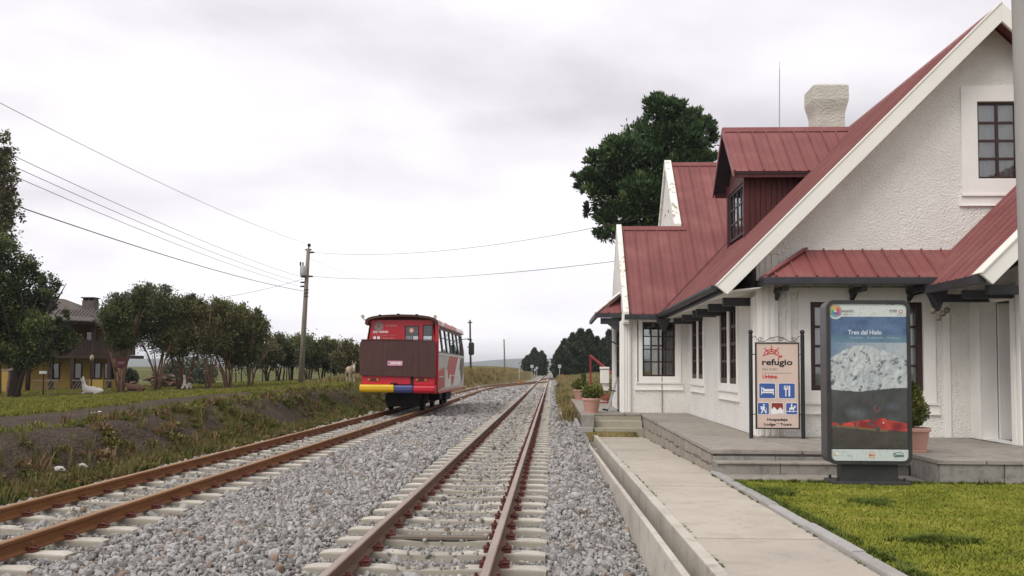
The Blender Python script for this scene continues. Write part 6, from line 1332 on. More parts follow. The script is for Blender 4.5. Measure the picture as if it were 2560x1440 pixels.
# ================================================================ grass, scrub (scatter)
def tuft(seed, mt, n, h, w, spread, droop=.5):
    rng = np.random.default_rng(seed); V = []; Fq = []
    for k in range(n):
        a = rng.uniform(0, 6.28); b0 = rng.uniform(0, spread); bx, by = b0*math.cos(rng.uniform(0, 6.28)), b0*math.sin(rng.uniform(0, 6.28)); hh = h*rng.uniform(.55, 1.15); d = np.array([math.cos(a), math.sin(a), 0]); s = np.array([-d[1], d[0], 0])*w*rng.uniform(.7, 1.3); L_ = droop*hh*rng.uniform(.3, 1.2); o_ = np.array([bx, by, 0.0]); i0 = len(V)
        V += list([o_-s*.5, o_+s*.5, o_+d*L_*.45+s*.4+np.array([0, 0, hh*.62]), o_+d*L_*.45-s*.4+np.array([0, 0, hh*.62]), o_+d*L_+s*.06+np.array([0, 0, hh]), o_+d*L_-s*.06+np.array([0, 0, hh])]); Fq += [(i0, i0+1, i0+2, i0+3), (i0+3, i0+2, i0+4, i0+5)]
    return mesh_np('grass_tuft', np.array(V), np.array(Fq), mt)
def shrublet(seed, mt, n, r, size):
    rng = np.random.default_rng(seed); u = unit(rng.normal(0, 1, (n, 3))); u[:, 2] = np.abs(u[:, 2]); c = u*(rng.random((n, 1))**.4)*np.array([r, r, r*.8]); V, Fq, t_ = leaf_cloud(c, u+np.array([0, 0, .5]), size, .35, rng, np.zeros(n)); return mesh_np('shrublet', V, Fq, mt)
def do_scatter(name, xy, protos, smin, smax, label, cat, zoff=0.0, flat_=1.0):
    x, y = xy[:, 0], xy[:, 1]; n = len(x); z = height(x, y)+zoff; rot = np.stack([RNG.normal(0, .12, n), RNG.normal(0, .12, n), RNG.uniform(0, 6.28, n)], -1); s = RNG.uniform(smin, smax, n); sc3 = np.stack([s, s, s*flat_], -1)
    return scatter(name, np.stack([x, y, z], -1), rot, sc3, protos, label, cat)
lawnp = [proto('tuft', tuft(500+i, M['lawn'], 24, .022, .0045, .045, 1.1)) for i in range(5)]
xy = jgrid(2.35, 8.2, 4.6, 13.72, .034); kx = 2.306+.0155*(xy[:, 1]-6)+.125; keep = (xy[:, 0] > kx) & (xy[:, 0] < .50*xy[:, 1]+1.2) & ~((xy[:, 0] > 3.85) & (xy[:, 0] < 4.89) & (xy[:, 1] > 13.35)); xy = xy[keep]
do_scatter('lawn_grass', xy[RNG.random(len(xy)) < .55+.8*fbm(xy[:, 0]*2.2, xy[:, 1]*2.2, 3)], lawnp, .55, 1.55, 'short yellowish green lawn in front of the station steps', 'grass')
wp = [proto('weed', tuft(520+i, M['mosstuft'], 22, .06, .010, .05, .9)) for i in range(3)]
cl = [];
for (cx_, cy_, rx_, ry_, n_) in ((3.30, 8.4, .30, .16, 170), (3.62, 11.2, .18, .22, 120), (2.75, 12.2, .25, .5, 90), (5.2, 9.6, .2, .2, 50)): cl.append(np.stack([cx_+rx_*RNG.normal(0, .5, n_), cy_+ry_*RNG.normal(0, .5, n_)], -1))
for n_, (xa, xb, ya, yb) in ((520, (2.40, 2.60, 5.5, 13.5)), (160, (2.6, 7.5, 13.5, 13.66))): cl.append(np.stack([RNG.uniform(xa, xb, n_), RNG.uniform(ya, yb, n_)], -1))
do_scatter('lawn_weeds', np.concatenate(cl), wp, .6, 1.2, 'darker weed patches in the lawn and along its edges', 'weeds')
# meadow grass on the left plateau
mp_ = [proto('tuft', tuft(540+i, M['meadow'], 18, .10, .014, .10, .6)) for i in range(4)]
A = []
for (ya, yb, s) in ((12, 26, .13), (26, 45, .19), (45, 75, .30)):
    p = jgrid(-46, -8.2, ya, yb, s); so2, gr2, dr2, sc2 = zones(p[:, 0], p[:, 1]); kp = (p[:, 0] > -.60*p[:, 1]-2.5) & (RNG.random(len(p)) > so2*1.15+.05); A.append(p[kp])
do_scatter('meadow_grass', np.concatenate(A), mp_, .6, 1.35, 'green and yellow rough grass on the bank top and around the house', 'grass', 0.0, .85)
# bank scrub: small leafy shrublets and dry stalks
sp_ = [proto('scrub', shrublet(560+i, M['scrub'], 150, .16, .055)) for i in range(4)]+[proto('stalks', tuft(570+i, M['scrub'], 26, .26, .012, .10, .5)) for i in range(3)]
p = np.concatenate([jgrid(-8.8, -6.25, 8, 32, .13), jgrid(-9.2, -6.4, 32, 62, .22)]); so2, gr2, dr2, sc2 = zones(p[:, 0], p[:, 1])
dens = np.clip(.22+1.5*(fbm(p[:, 0]*.7+2, p[:, 1]*.5+6, 4)-.36)+.5*sstep(-7.6, -6.8, p[:, 0]), .04, .95)*(1-.72*sc2)*sstep(-6.3, -6.6, p[:, 0])*1.35*(1-.75*sstep(-8.0, -8.35, p[:, 0])); kp = RNG.random(len(p)) < dens
do_scatter('bank_scrub', p[kp], sp_, .45, 1.25, 'olive and brown scrub growing on the earth bank beside the left track', 'scrub', -.02)
# dry grass on the far left bank and on the right beyond the platform
dp_ = [proto('dry', tuft(580+i, M['drygrass'], 26, .34, .022, .20, .5)) for i in range(4)]
p = np.concatenate([jgrid(-14, -5.4, 56, 150, .42), jgrid(1.0, 14, 40.3, 150, .36), jgrid(.95, 1.5, 40.3, 80, .2), jgrid(.55, .95, 30, 70, .3)]); fo_ = np.where(p[:, 0] < 0, np.interp(p[:, 1], [56, 80, 100, 120, 150], [-7.0, -7.0, -5.6, -4.6, -4.0]), 0); kp = ((p[:, 0] > 0) | (p[:, 0] < fo_)) & (RNG.random(len(p)) < .35+1.1*fbm(p[:, 0]*.3, p[:, 1]*.2))
do_scatter('dry_grass', p[kp], dp_, .6, 1.5, 'tall straw coloured grass beyond the railcar and the platform', 'grass')
p = np.concatenate([jgrid(1.3, 12, 44, 90, 1.5)]); kp = RNG.random(len(p)) < .45; do_scatter('rough_bushes', p[kp], [proto('scrub', shrublet(600+i, M['scrub'], 260, .5, .13)) for i in range(3)], .6, 1.5, 'low tangled bushes in the rough ground beyond the platform', 'bushes', -.05)
# a few weeds in the ballast and loose stones on the dirt road
do_scatter('ballast_weeds', np.array([[-2.93, 9.55], [-2.80, 9.70], [-3.02, 9.75], [-4.02, 10.4], [-1.3, 8.1], [.72, 22.0], [.70, 24.2], [.74, 18.4], [-6.35, 13.0], [-6.4, 17.5]]), wp, .8, 1.6, 'small green weeds sprouting between the ballast stones', 'weeds', .02)
M['palestone'] = mat('pale_stone', (.48, .46, .43), .85, .15, 8)
for i, (px, py, r_) in enumerate(((470, 1014, .085), (232, 1034, .07), (250, 1031, .05), (205, 1139+30, .11), (150, 1180, .12), (90, 1243, .12))):
    for Y in np.arange(10, 40, .05):
        q_ = at_px(px, py, Y)
        if q_[2] <= gz(q_[0], Y): break
    me = rock_mesh(60+i, M['palestone'], 2); o = link(bpy.data.objects.new('loose_stone', me)); o.location = (q_[0], Y, gz(q_[0], Y)+r_*.2); o.scale = (r_, r_, r_*.8)
    tag(o, ['single pale stone on the dirt track above the bank', 'larger of two pale stones side by side on the dirt track', 'smaller of two pale stones side by side on the dirt track', 'pale stone at the foot of the bank, farthest along the left rail', 'middle pale stone beside the outer left rail', 'nearest pale stone beside the outer left rail'][i], 'stone')
# moss and tiny weeds in the corners of the path
n_ = 420; yy_ = RNG.uniform(6.5, 26, n_); cl_ = fbm(yy_*1.3, yy_*0+2, 3) > .47; yy_ = yy_[cl_]; n_ = len(yy_); sd2 = RNG.random(n_) < .5
xx_ = np.where(sd2, 1.245+RNG.random(n_)*.02, np.where(yy_ < 15.1, 2.30+.0155*(yy_-6)-RNG.random(n_)*.02, 2.475-RNG.random(n_)*.03))
scatter('path_weeds', np.stack([xx_, yy_, path_z(yy_)-.005], -1), np.stack([np.zeros(n_), np.zeros(n_), RNG.uniform(0, 6.28, n_)], -1), np.stack([RNG.uniform(.15, .5, n_)]*3, -1), wp, 'tiny weeds in the corners along the footpath', 'weeds')
# branches and field bushes
for i, (px, py, Y, rx, h) in enumerate(((437, 935, 74, .9, 1.9), (480, 935, 76, 1.1, 2.2), (510, 938, 72, 1.0, 1.8), (318, 945, 72, .8, 1.4))):
    p = at_px(px, py, Y); root = thing('round_bush', (p[0], Y, gz(p[0], Y)), ['grey green round bush in the field left of the sitting llama', 'tall grey green bush between two stems of the row', 'grey green bush right of the sitting llama', 'green bush behind the red board'][i], 'bush', 'grey green bushes in the field')
    bushy(root, .0, rx, h, 1500, .16, M['leaf_grey'], 700+i, 5)
# ================================================================ utility pole and wires
UPY = 66.0; pb_ = at_px(752, 946, UPY); ptp = at_px(771, 622, UPY); UB = Vector((pb_[0], UPY, gz(pb_[0], UPY)))
UP = thing('utility_pole', UB, 'tall leaning utility pole with a white transformer box left of the railcar', 'pole')
b = MB(); b.tube([(UB.x-.01, UPY, UB.z-.3), ((UB.x+ptp[0])/2, UPY, (UB.z+ptp[2])/2), (ptp[0], UPY, ptp[2])], [.20, .17, .125], 12); b.build('shaft', M['polewood'], UP, True)
pole_at = lambda z: UB.x+(ptp[0]-UB.x)*(z-UB.z)/(ptp[2]-UB.z)
def ins(name, z, s, y=0.0, r=.07):
    b = MB(); x0 = pole_at(z); b.tube([(x0+s*.10, UPY+y, z), (x0+s*.42, UPY+y, z)], [r, r*.8], 8); b.build(name, M['black'], UP); return (x0+s*.42, UPY+y, z)
zt_ = ptp[2]; b = MB(); b.sphere((ptp[0]+.05, UPY, zt_+.25), .13, 10, 7); b.tube([(ptp[0], UPY, zt_-.1), (ptp[0]+.05, UPY, zt_+.2)], .05, 6); b.box(ptp[0]-.22, ptp[0]+.22, UPY-.05, UPY+.05, zt_-.12, zt_-.02); b.build('top_insulator', M['black'], UP, 40)
TB = at_px(762, 678, UPY); b = MB(); b.lathe([(.22, 0), (.25, .04), (.25, .62), (.22, .68)], (TB[0]-.02, UPY-.28, TB[2]-.35), 14); b.build('transformer', M['galv'], UP, 40)
b = MB(); q_ = at_px(754, 661, UPY); b.tube([(q_[0], UPY-.28, q_[2]-.14), (q_[0], UPY-.28, q_[2]+.14)], .06, 8); b.tube([(q_[0]+.17, UPY-.28, q_[2]-.14), (q_[0]+.17, UPY-.28, q_[2]+.12)], .05, 8); b.build('bushing', M['black'], UP)
def zpx(py): return at_px(765, py, UPY)[2]
left_ins = [ins('insulator', zpx(692), -1), ins('insulator', zpx(706), -1), ins('insulator', zpx(716), -1)]; right_ins = [ins('insulator', zpx(631), 1), ins('insulator', zpx(691), 1)]
for py in (725, 733, 741): b = MB(); x0 = pole_at(zpx(py)); b.box(x0-.10, x0+.24, UPY-.18, UPY-.10, zpx(py)-.03, zpx(py)+.03); b.build('cable_clamp', M['black'], UP)
def wire(a, c, sag, r, label, n=28, group='overhead wires'):
    b = MB(); a = Vector(a); c = Vector(c); pts_ = []
    for k in range(n+1):
        t = k/n; p = a.lerp(c, t); p.z -= sag*4*t*(1-t); pts_.append(p)
    b.tube(pts_, r, 5); o = b.build('overhead_wire', M['black'], None, True); tag(o, label, 'wire', group); return o
WYE = 24.0
def wend(px, py): return at_px(px, py, WYE)
wire((ptp[0]+.05, UPY, zt_+.3), wend(-120, 195), .35, .009, 'uppermost thin wire rising from the pole top to the left')
wire(left_ins[0], wend(-120, 316), .30, .010, 'second wire from the top running left from the pole'); wire(left_ins[1], wend(-120, 345), .30, .010, 'third wire from the top running left from the pole'); wire(left_ins[2], wend(-120, 372), .30, .010, 'fourth wire from the top running left from the pole')
wire((pole_at(zpx(728))-.15, UPY-.1, zpx(728)), wend(-120, 458), .30, .018, 'thick lowest cable running left from the pole')
wire(right_ins[0], at_px(1715, 520, 37.0), .75, .011, 'upper wire sagging from the pole to the station roof'); wire(right_ins[1], at_px(1640, 640, 34), .45, .011, 'lower wire sagging from the pole to the station wing')
wire((pole_at(zpx(697))-.2, UPY, zpx(697)), at_px(500, 752, 58), .15, .012, 'short cable dropping from the pole to the crooked trees')
wire((ptp[0], UPY, zt_-.6), at_px(930, 716, 120), .0, .008, 'faint wire descending from the pole towards the railcar roof')
# far poles and trackside signs
def far_pole(px, pyb, pyt, Y, r, mt, label, arms=False):
    a = at_px(px, pyb, Y); c = at_px(px-2, pyt, Y); x, z0_ = a[0], gz(a[0], Y); root = thing('far_pole', (x, Y, z0_), label, 'pole', 'far poles')
    b = MB(); b.tube([(x, Y, z0_-.2), (c[0], Y, c[2])], [r, r*.7], 8); b.build('shaft', M[mt], root)
    if arms:
        for dz in (.25, 1.9, 2.6): b = MB(); b.box(c[0]-.22, c[0]+.22, Y-.04, Y+.04, c[2]-dz-.05, c[2]-dz+.05); b.build('cross_piece', M['black'], root)
    return root
far_pole(1177, 930, 800, 92, .11, 'barkdark', 'dark pole with small cross pieces just right of the railcar', True); far_pole(1262, 932, 848, 128, .11, 'oldwood', 'pale bare pole on the dry grass bank')
M['signwhite'] = mat('faded_white_sign', (.58, .58, .57), .6, .1, 3); M['signgreen'] = mat('pale_green_sign', (.36, .47, .44), .6, .1, 3)
def tsign(px, pyb, pc, w, h, Y, mt, label, diamond=False, post='galv'):
    a = at_px(px, pyb, Y); x, z0_ = a[0], gz(a[0], Y); zc_ = at_px(px, pc, Y)[2]; k = Y/2400; root = thing('trackside_sign', (x, Y, z0_), label, 'sign', 'trackside signs')
    b = MB(); b.tube([(x, Y, z0_-.2), (x, Y, zc_)], .045, 6); b.build('post', M[post], root); w *= k; h *= k
    pol = [(x-w/2, zc_), (x, zc_-h/2), (x+w/2, zc_), (x, zc_+h/2)] if diamond else rect(x-w/2, x+w/2, zc_-h/2, zc_+h/2)
    b = MB(); b.plate([pol], lambda u, v, w_: (u, Y-.08+w_, v), .03); b.build('plate', M[mt], root)
    if not diamond: b = MB(); b.plate([rect(x-w*.28, x+w*.28, zc_-h*.25, zc_+h*.2)], lambda u, v, w_: (u, Y-.09+w_, v), .008); b.build('panel', PR['grey'], root)
tsign(1298, 932, 908, 9, 10, 120, 'galv', 'grey square sign on a post left of the far conifer clump'); tsign(1330, 935, 916, 7, 7, 150, 'signwhite', 'small white square sign in front of the left conifer clump')
tsign(1342, 936, 920, 8, 8, 140, 'signgreen', 'pale green diamond sign left of the far track', True); tsign(1337, 936, 925, 4, 5, 150, 'signwhite', 'tiny white plate between the square and the diamond sign'); tsign(1399, 940, 916, 7, 8, 140, 'signwhite', 'white square sign right of the far track in front of the big clump')
for i, (px, pyb, pyt, Y) in enumerate(((1297, 953, 939, 100), (1405, 945, 932, 135))):
    a = at_px(px, pyb, Y); x = a[0]; z0_ = gz(x, Y); h = (pyb-pyt)*Y/2400; root = thing('marker_post', (x, Y, z0_), ['short orange marker post at the foot of the dry bank', 'small orange red marker right of the far track'][i], 'marker')
    b = MB(); b.lathe([(.16, -.05), (.15, .06), (.09, h*.5), (.06, h*.9), (.02, h)], (x, Y, z0_), 10); b.build('body', flat('marker_orange', (.42, .11, .035)), root, 40); b = MB(); b.lathe([(.21, -.05), (.21, .05), (.17, .06)], (x, Y, z0_), 10); b.build('foot', M['barkdark'], root)

# ================================================================ yellow house among the trees
HY = 67.0; hb = at_px(230, 970, HY); HZ = gz(hb[0], HY)-.05; kx = HY/2400
HS = thing('yellow_house', (hb[0], HY, HZ), 'two storey yellow house with dark balcony half hidden by trees', 'house')
M['yellow'] = mat('ochre_wall', (.33, .215, .055), .85, .12, 1.0, bmp=.1); M['darkwood'] = mat('dark_stained_timber', (.038, .024, .018), .8, .3, 3.0); M['tile'] = mat('brown_grey_tiles', (.105, .088, .080), .85, .2, 2.0, stretch=(1, 4, 1), bmp=.4, bscale=8); M['orangewall'] = mat('brown_orange_wall', (.115, .055, .025), .85, .15, 1.0)
hx = lambda px: at_px(px, 900, HY)[0]; hz_ = lambda py: at_px(230, py, HY)[2]
xA, xB = hx(-60), -32.2; zF, zB, zEv = HZ, hz_(892), hz_(808)
b = MB(); b.box(xA, xB, HY+1.6, HY+4.6, zF-.3, zB); b.build('lower_wall', M['yellow'], HS); b = MB(); b.box(xA, xB, HY+1.65, HY+4.6, zB, zEv+.2); b.build('upper_wall', M['orangewall'], HS)
b = MB(); b.box(xA, hx(335), HY-.1, HY+1.65, zB-.12, zB+.10); b.build('balcony_floor', M['darkwood'], HS)
b = MB(); b.box(xA, hx(335), HY-.05, HY+.03, zB+1.10, zB+1.20); b.box(xA, hx(335), HY-.05, HY+.02, zB+.16, zB+.24); ba = b.build('balcony_rail', M['darkwood'], HS)
x = hx(60)
while x < hx(335):
    b = MB(); b.box(x, x+.14, HY-.04, HY+.01, zB+.12, zB+1.12); b.build('baluster', M['darkwood'], ba); x += .165
for px in (70, 128, 182, 232, 273): b = MB(); b.box(hx(px)-.12, hx(px)+.12, HY-.06, HY+.18, zF-.2, zEv if px < 260 else zB); b.build('porch_post', M['darkwood'], HS)
for px in (108, 165, 214, 250):
    b = MB(); b.box(hx(px)-.42, hx(px)+.42, HY+1.55, HY+1.62, zF+.75 if px != 165 else zF, zF+1.95); fo = b.build('window' if px != 165 else 'door', M['darkwood'], HS); b = MB(); b.box(hx(px)-.34, hx(px)+.34, HY+1.53, HY+1.552, zF+.83, zF+1.87); b.build('pane', M['tint'], fo)
for px in (200, 245):
    b = MB(); b.box(hx(px)-.40, hx(px)+.40, HY+1.6, HY+1.67, zB+.3, zB+1.9); fo = b.build('window', M['darkwood'], HS); b = MB(); b.box(hx(px)-.32, hx(px)+.32, HY+1.58, HY+1.602, zB+.4, zB+1.8); b.build('pane', M['tint'], fo)
b = MB(); b.box(hx(14), hx(65), HY-.9, HY-.7, zF-.2, zF+1.45); b.build('low_yellow_wall', M['yellow'], HS); b = MB(); b.box(hx(226), hx(261), HY-.15, HY-.02, zF-.2, zF+.75); b.build('low_yellow_wall', M['yellow'], HS)
for px0_, px1_ in ((85, 150), (184, 224), (265, 282)):
    b = MB(); b.box(hx(px0_), hx(px1_), HY-.12, HY-.07, zF+.64, zF+.72); x = hx(px0_)
    while x < hx(px1_)-.3: b.bar((x, HY-.1, zF), (x+.38, HY-.1, zF+.66), .05, .04); x += .22
    b.build('fence_lattice', M['oldwood'], HS)
zr = hz_(742); xm = (xA+hx(160))/2
rv = [(xA-1, HY-.7, zEv), (hx(262), HY-.7, zEv), (hx(262), HY+5.4, zEv), (xA-1, HY+5.4, zEv), (xA+2, HY+2.4, zr+.3), (at_px(158, 900, HY+2.4)[0], HY+2.4, zr)]
b = MB(); b.add(rv, [(0, 1, 5, 4), (1, 2, 5), (2, 3, 4, 5), (3, 0, 4), (0, 3, 2, 1)]); rf = b.build('roof', M['tile'], HS)
b = MB(); b.bar((xA-1, HY-.72, zEv-.06), (hx(264), HY-.72, zEv-.06), .10, .14); b.build('eave_board', M['darkwood'], rf)
for k in range(14):
    b = MB(); x = hx(128)+k*.26; t = .42; b.bar((x, HY-.66, zEv+.06), (x-.0, HY-.66+1.6, zEv+.06+1.6*(zr-zEv)/3.1), .10, .06); b.build('tile_row', M['tile'], rf)
b = MB(); b.prism([(hx(132), HY-1.1, hz_(800)), (hx(246), HY-1.1, hz_(806)), (hx(246), HY-.5, hz_(797)), (hx(132), HY-.5, hz_(788))], (0, 0, .06)); b.build('verandah_roof', M['tile'], HS)
hc = lambda px: at_px(px, 900, HY+2.4)[0]; hzc = lambda py: at_px(222, py, HY+2.4)[2]
b = MB(); b.box(hc(208), hc(237), HY+2.0, HY+2.8, hzc(800), hzc(752)); co = b.build('chimney', M['tile'], HS); b = MB(); b.box(hc(206), hc(239), HY+1.9, HY+2.9, hzc(746.5), hzc(744)); b.build('chimney_cap', M['darkwood'], co)
b = MB()
for px in (209, 222, 234): b.box(hc(px), hc(px+3), HY+2.05, HY+2.75, hzc(752), hzc(746.5))
b.build('chimney_pillar', M['tile'], co)

# ---- small things in the yard
def yard(name, px, py, Y, label, cat): p = at_px(px, py, Y); return thing(name, (p[0], Y, gz(p[0], Y)), label, cat)
s = yard('yard_lamp', 228, 972, 60, 'oval yard lamp on a thin post in front of the balcony', 'lamp'); x, y, z = s.location; zc_ = at_px(228, 895, 60)[2]
b = MB(); b.tube([(x, y, z-.1), (x, y, zc_)], .05, 8); b.build('post', M['darkwood'], s); b = MB(); b.sphere((x, y, zc_), .2, 12, 8, (.65, .65, 1)); b.build('lamp_head', flat('lamp_cream', (.36, .30, .20)), s, True)
s = yard('red_board', 303, 968, 55, 'dark red board with a pale panel hanging at the crooked trees', 'sign'); x, y, z = s.location; zc_ = at_px(303, 906, 55)[2]
b = MB(); b.plate([[(x-.32, zc_+.22), (x+.30, zc_+.26), (x+.33, zc_-.1), (x+.05, zc_-.38), (x-.2, zc_-.32), (x-.36, zc_-.02)]], lambda u, v, w: (u, y-.06+w, v), .05); b.build('board', flat('board_red', (.085, .020, .022)), s); b = MB(); b.box(x-.20, x+.22, y-.08, y-.062, zc_-.12, zc_+.06); b.build('pale_panel', flat('board_mauve', (.16, .085, .095)), s)
b = MB(); b.tube([(x, y+.02, z-.1), (x, y+.02, zc_)], .05, 6); b.build('post', M['bark'], s)
s = yard('white_board', 107, 978, 54, 'small white board on a post in front of the low yellow wall', 'sign'); x, y, z = s.location; zc_ = at_px(107, 931, 54)[2]
b = MB(); b.box(x-.22, x+.22, y-.05, y, zc_-.08, zc_+.08); b.build('board', M['signwhite'], s); b = MB(); b.tube([(x, y+.03, z-.1), (x, y+.03, zc_)], .04, 6); b.build('post', M['darkwood'], s)
s = yard('pale_gate_board', 18, 980, 48, 'pale tilted board on a leaning post at the left edge', 'sign'); x, y, z = s.location; zc_ = at_px(18, 925, 48)[2]
b = MB(); b.bar((x-.28, y, zc_-.06), (x+.26, y, zc_+.06), .05, .12); b.build('board', M['oldwood'], s); b = MB(); b.tube([(x-.1, y+.06, z-.1), (x+.05, y+.06, zc_)], .05, 6); b.build('post', M['bark'], s)
# brushwood pile
s = yard('brushwood_pile', 405, 965, 64, 'heap of cut logs and brushwood under the crooked trees', 'wood pile'); x, y, z = s.location; r = random.Random(12)
for k in range(46):
    a = r.uniform(0, math.pi); L_ = r.uniform(.5, 1.3); h = r.uniform(.05, 1.0)*(1-.0); cx_ = x+r.gauss(0, .85)*(1.15-h*.6); cy_ = y+r.gauss(0, .5); el = r.uniform(-.25, .25); d = Vector((math.cos(a)*L_/2, math.sin(a)*L_/2, el*L_/2)); c_ = Vector((cx_, cy_, z+h*.95)); rr_ = r.uniform(.04, .11)
    b = MB(); b.tube([c_-d, c_+d*.1+Vector((0, 0, .04)), c_+d], [rr_, rr_*.9, rr_*.7], 6); b.build('log', M['bark' if k % 3 else 'oldwood'], s, True)
# fence posts in the field behind the trees
for i, px in enumerate((604, 632, 656, 590, 690, 716)):
    p = at_px(px, 946, 74); zz_ = gz(p[0], 74); b = MB(); b.tube([(p[0], 74, zz_-.2), (p[0]+.03*((i*7) % 3-1), 74, zz_+1.15)], [.055, .045], 7); o = b.build('fence_post', M['darkwood'], None)
    tag(o, ['dark fence post standing free in the green gap right of the row', 'fence post close to the outermost tree of the row', 'fence post below the first bushy hedge tree', 'fence post just left of the free standing one', 'fence post below the hedge left of the pole', 'fence post nearest to the utility pole'][i], 'post', 'field fence posts')

# ================================================================ animals (one continuous skin each)
def skin_body(name, chains, mt, parent, sub=2):
    """chains: lists of (x,y,z,r); points with the same coordinates are welded"""
    vs = []; es = []; rs = []; key = {}
    for ch in chains:
        prev = None
        for (x, y, z, r_) in ch:
            k = (round(x, 3), round(y, 3), round(z, 3))
            if k not in key: key[k] = len(vs); vs.append((x, y, z)); rs.append(r_)
            i = key[k]
            if prev is not None and prev != i: es.append((prev, i))
            prev = i
    me = bpy.data.meshes.new(name); me.from_pydata(vs, es, []); o = bpy.data.objects.new(name, me); COL.objects.link(o)
    m1 = o.modifiers.new('skin', 'SKIN'); m1.use_smooth_shade = True; m2 = o.modifiers.new('sub', 'SUBSURF'); m2.levels = sub; m2.render_levels = sub
    sv = me.skin_vertices[0].data
    for i, r_ in enumerate(rs): sv[i].radius = (r_, r_) if not isinstance(r_, tuple) else r_
    sv[0].use_root = True
    dg = bpy.context.evaluated_depsgraph_get(); dg.update(); me2 = bpy.data.meshes.new_from_object(o.evaluated_get(dg)); bpy.data.objects.remove(o); bpy.data.meshes.remove(me)
    me2.materials.clear(); me2.materials.append(mt); me2.polygons.foreach_set('use_smooth', [True]*len(me2.polygons)); me2.name = name
    o = bpy.data.objects.new(name, me2); link(o, parent); return o
def wool(name, base, patch, cut=.62, sc=1.6):
    mt, t, bb = nodes(name); v = coords(t); n_ = noise(t, v, sc, 4, .6); c = mixc(t, rampn(t, n_, [(cut-.03, 0.0), (cut+.03, 1.0)]), base, patch); t.links.new(c, bb.inputs['Base Color']); bb.inputs['Roughness'].default_value = .95; bump(t, bb, noise(t, v, 22, 4), .6, .03); return mt
def llama_lying(px, py, Y, label, mt, face, headz=1.0, dark=None):
    """resting llama: body along x, head towards -x when face = -1"""
    p = at_px(px, py, Y); g = gz(p[0], Y); root = thing('llama', (p[0], Y, g), label, 'llama', 'resting llamas'); f_ = face
    body = [(f_*.05, 0, .30, .27), (f_*.40, 0, .32, .25), (f_*.58, 0, .46, .21), (f_*.66, 0, .46+.22*headz, .14), (f_*.69, 0, .46+.46*headz, .115), (f_*.72, 0, .46+.60*headz, .10), (f_*.84, 0, .46+.585*headz, .062), (f_*.92, 0, .46+.56*headz, .045)]
    rear = [(f_*.05, 0, .30, .27), (-f_*.35, 0, .30, .27), (-f_*.60, 0, .26, .19), (-f_*.74, 0, .20, .07)]
    legs = [[(f_*.40, 0, .32, .25), (f_*.50, s*.14, .12, .075), (f_*.72, s*.15, .06, .05)] for s in (-1, 1)]+[[(-f_*.35, 0, .30, .27), (-f_*.42, s*.20, .12, .10), (-f_*.12, s*.24, .06, .055)] for s in (-1, 1)]
    ears = [[(f_*.72, 0, .46+.60*headz, .085), (f_*.70, s*.05, .46+.70*headz, .028), (f_*.71, s*.06, .46+.80*headz, .012)] for s in (-1, 1)]
    skin_body('body', [body, rear]+legs+ears, mt, root); root.scale = (.80,)*3; return root
M['woolwhite'] = wool('white_wool', (.62, .59, .54), (.16, .12, .09), .63, 1.5); M['woolbrown'] = wool('brown_wool', (.115, .058, .036), (.07, .04, .03), .6, 2); M['woolpure'] = wool('pale_wool', (.66, .63, .57), (.42, .38, .32), .66, 2)
llama_lying(232, 984, 52, 'white llama with a dark side patch lying in profile before the house', M['woolwhite'], -1)
llama_lying(340, 974, 55, 'reddish brown llama lying with lowered head under the trees', M['woolbrown'], -1, .25)
# sitting llama that faces the camera
p = at_px(465, 974, 58); g = gz(p[0], 58); root = thing('llama', (p[0], 58, g), 'white llama sitting upright and facing the camera on the grass', 'llama', 'resting llamas')
skin_body('body', [[(0, .25, .30, .27), (0, -.10, .32, .25), (0, -.30, .50, .16), (0, -.36, .72, .10), (0, -.38, .90, .085), (0, -.42, 1.02, .09), (0, -.54, 1.0, .06), (0, -.60, .985, .04)], [(0, .25, .30, .27), (0, .60, .28, .24), (0, .85, .22, .10)]]
          + [[(0, -.10, .32, .25), (s*.22, -.25, .12, .09), (s*.20, -.45, .06, .05)] for s in (-1, 1)]+[[(0, .60, .28, .24), (s*.26, .45, .12, .10), (s*.28, .15, .06, .06)] for s in (-1, 1)]
          + [[(0, -.42, 1.02, .09), (s*.06, -.41, 1.12, .028), (s*.07, -.41, 1.21, .012)] for s in (-1, 1)], M['woolpure'], root)
root.scale = (.74,)*3
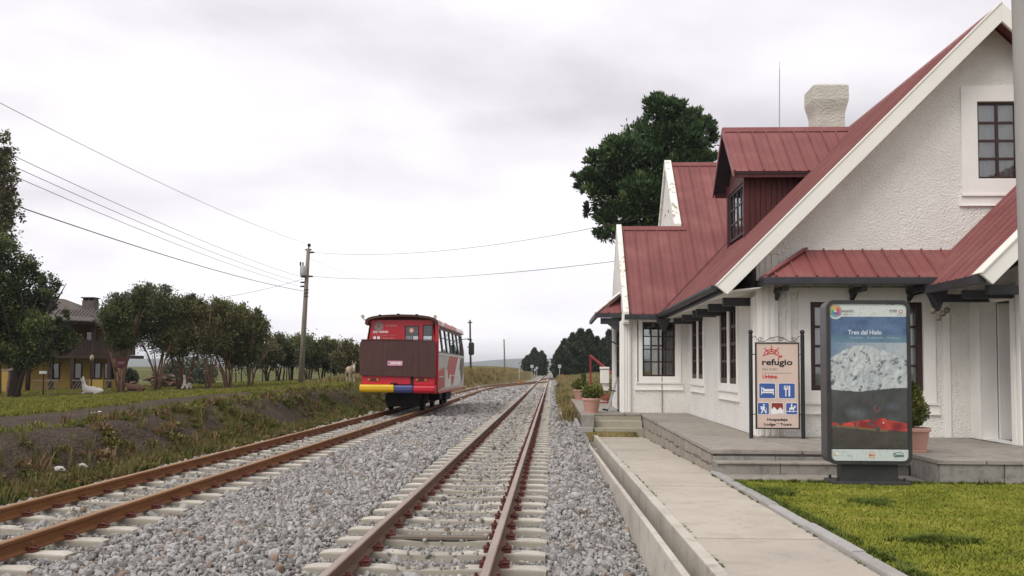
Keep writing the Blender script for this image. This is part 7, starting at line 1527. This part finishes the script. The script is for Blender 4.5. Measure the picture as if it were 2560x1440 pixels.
# donkey, seen from the front with its body turned to the left
p = at_px(862, 962, 53); g = gz(p[0], 55); DK = thing('donkey', (p[0], 55, g), 'pale shaggy donkey standing on the bank beside the railcar', 'donkey')
M['donkey'] = wool('shaggy_tan_hair', (.30, .235, .16), (.42, .36, .28), .55, 2.2); M['donkeyface'] = mat('pale_face_hair', (.55, .52, .48), .9, .1, 8); M['muzzle'] = mat('dark_muzzle', (.07, .06, .06), .8, .2, 8)
hip = (-.38, .55, .88, .25); mid_ = (-.20, .20, .84, .27); che = (0.0, -.15, .86, .24)
skin_body('body', [[mid_, che, (.12, -.36, 1.02, .15), (.20, -.50, 1.12, .115), (.22, -.58, 1.10, .105), (.24, -.70, .93, .08), (.25, -.77, .80, .065), (.25, -.79, .74, .05)], [mid_, hip, (-.45, .74, .86, .12), (-.47, .82, .60, .03), (-.47, .83, .40, .03)]]
          + [[che, (.02+s*.13, -.20, .62, .10), (.02+s*.13, -.22, .36, .06), (.02+s*.13, -.20, .10, .05), (.02+s*.13, -.23, .02, .055)] for s in (-1, 1)]
          + [[hip, (-.38+s*.14, .58, .62, .13), (-.38+s*.14, .66, .40, .065), (-.38+s*.14, .60, .12, .05), (-.38+s*.14, .57, .02, .055)] for s in (-1, 1)]
          + [[(.20, -.50, 1.12, .115), (.20+s*.07, -.47, 1.26, .040), (.20+s*.12, -.46, 1.44, .020)] for s in (-1, 1)], M['donkey'], DK)
b = MB(); b.sphere((.235, -.66, .99), .098, 10, 8, (.85, .75, 1.6)); b.build('pale_face', M['donkeyface'], DK, True, local=True)
b = MB(); b.sphere((.25, -.775, .80), .07, 10, 8, (.9, .7, .9)); b.build('muzzle', M['muzzle'], DK, True, local=True)
DK.scale = (.86,)*3
for s in (-1, 1): b = MB(); b.sphere((.235+s*.078, -.655, 1.04), .022, 8, 6); b.build('eye', M['muzzle'], DK, True, local=True)

# ================================================================ air
hzb = MB(); hzb.box(-4500, 4500, -450, 6500, -40, 75)
mth = bpy.data.materials.new('air'); mth.use_nodes = True; t = mth.node_tree; t.nodes.clear(); o_ = t.nodes.new('ShaderNodeOutputMaterial'); pv = t.nodes.new('ShaderNodeVolumePrincipled')
pv.inputs['Color'].default_value = (.80, .84, .90, 1); pv.inputs['Density'].default_value = HAZE = .00022; pv.inputs['Anisotropy'].default_value = .2; t.links.new(pv.outputs[0], o_.inputs['Volume'])
tag(hzb.build('haze', mth, None), kind='stuff')
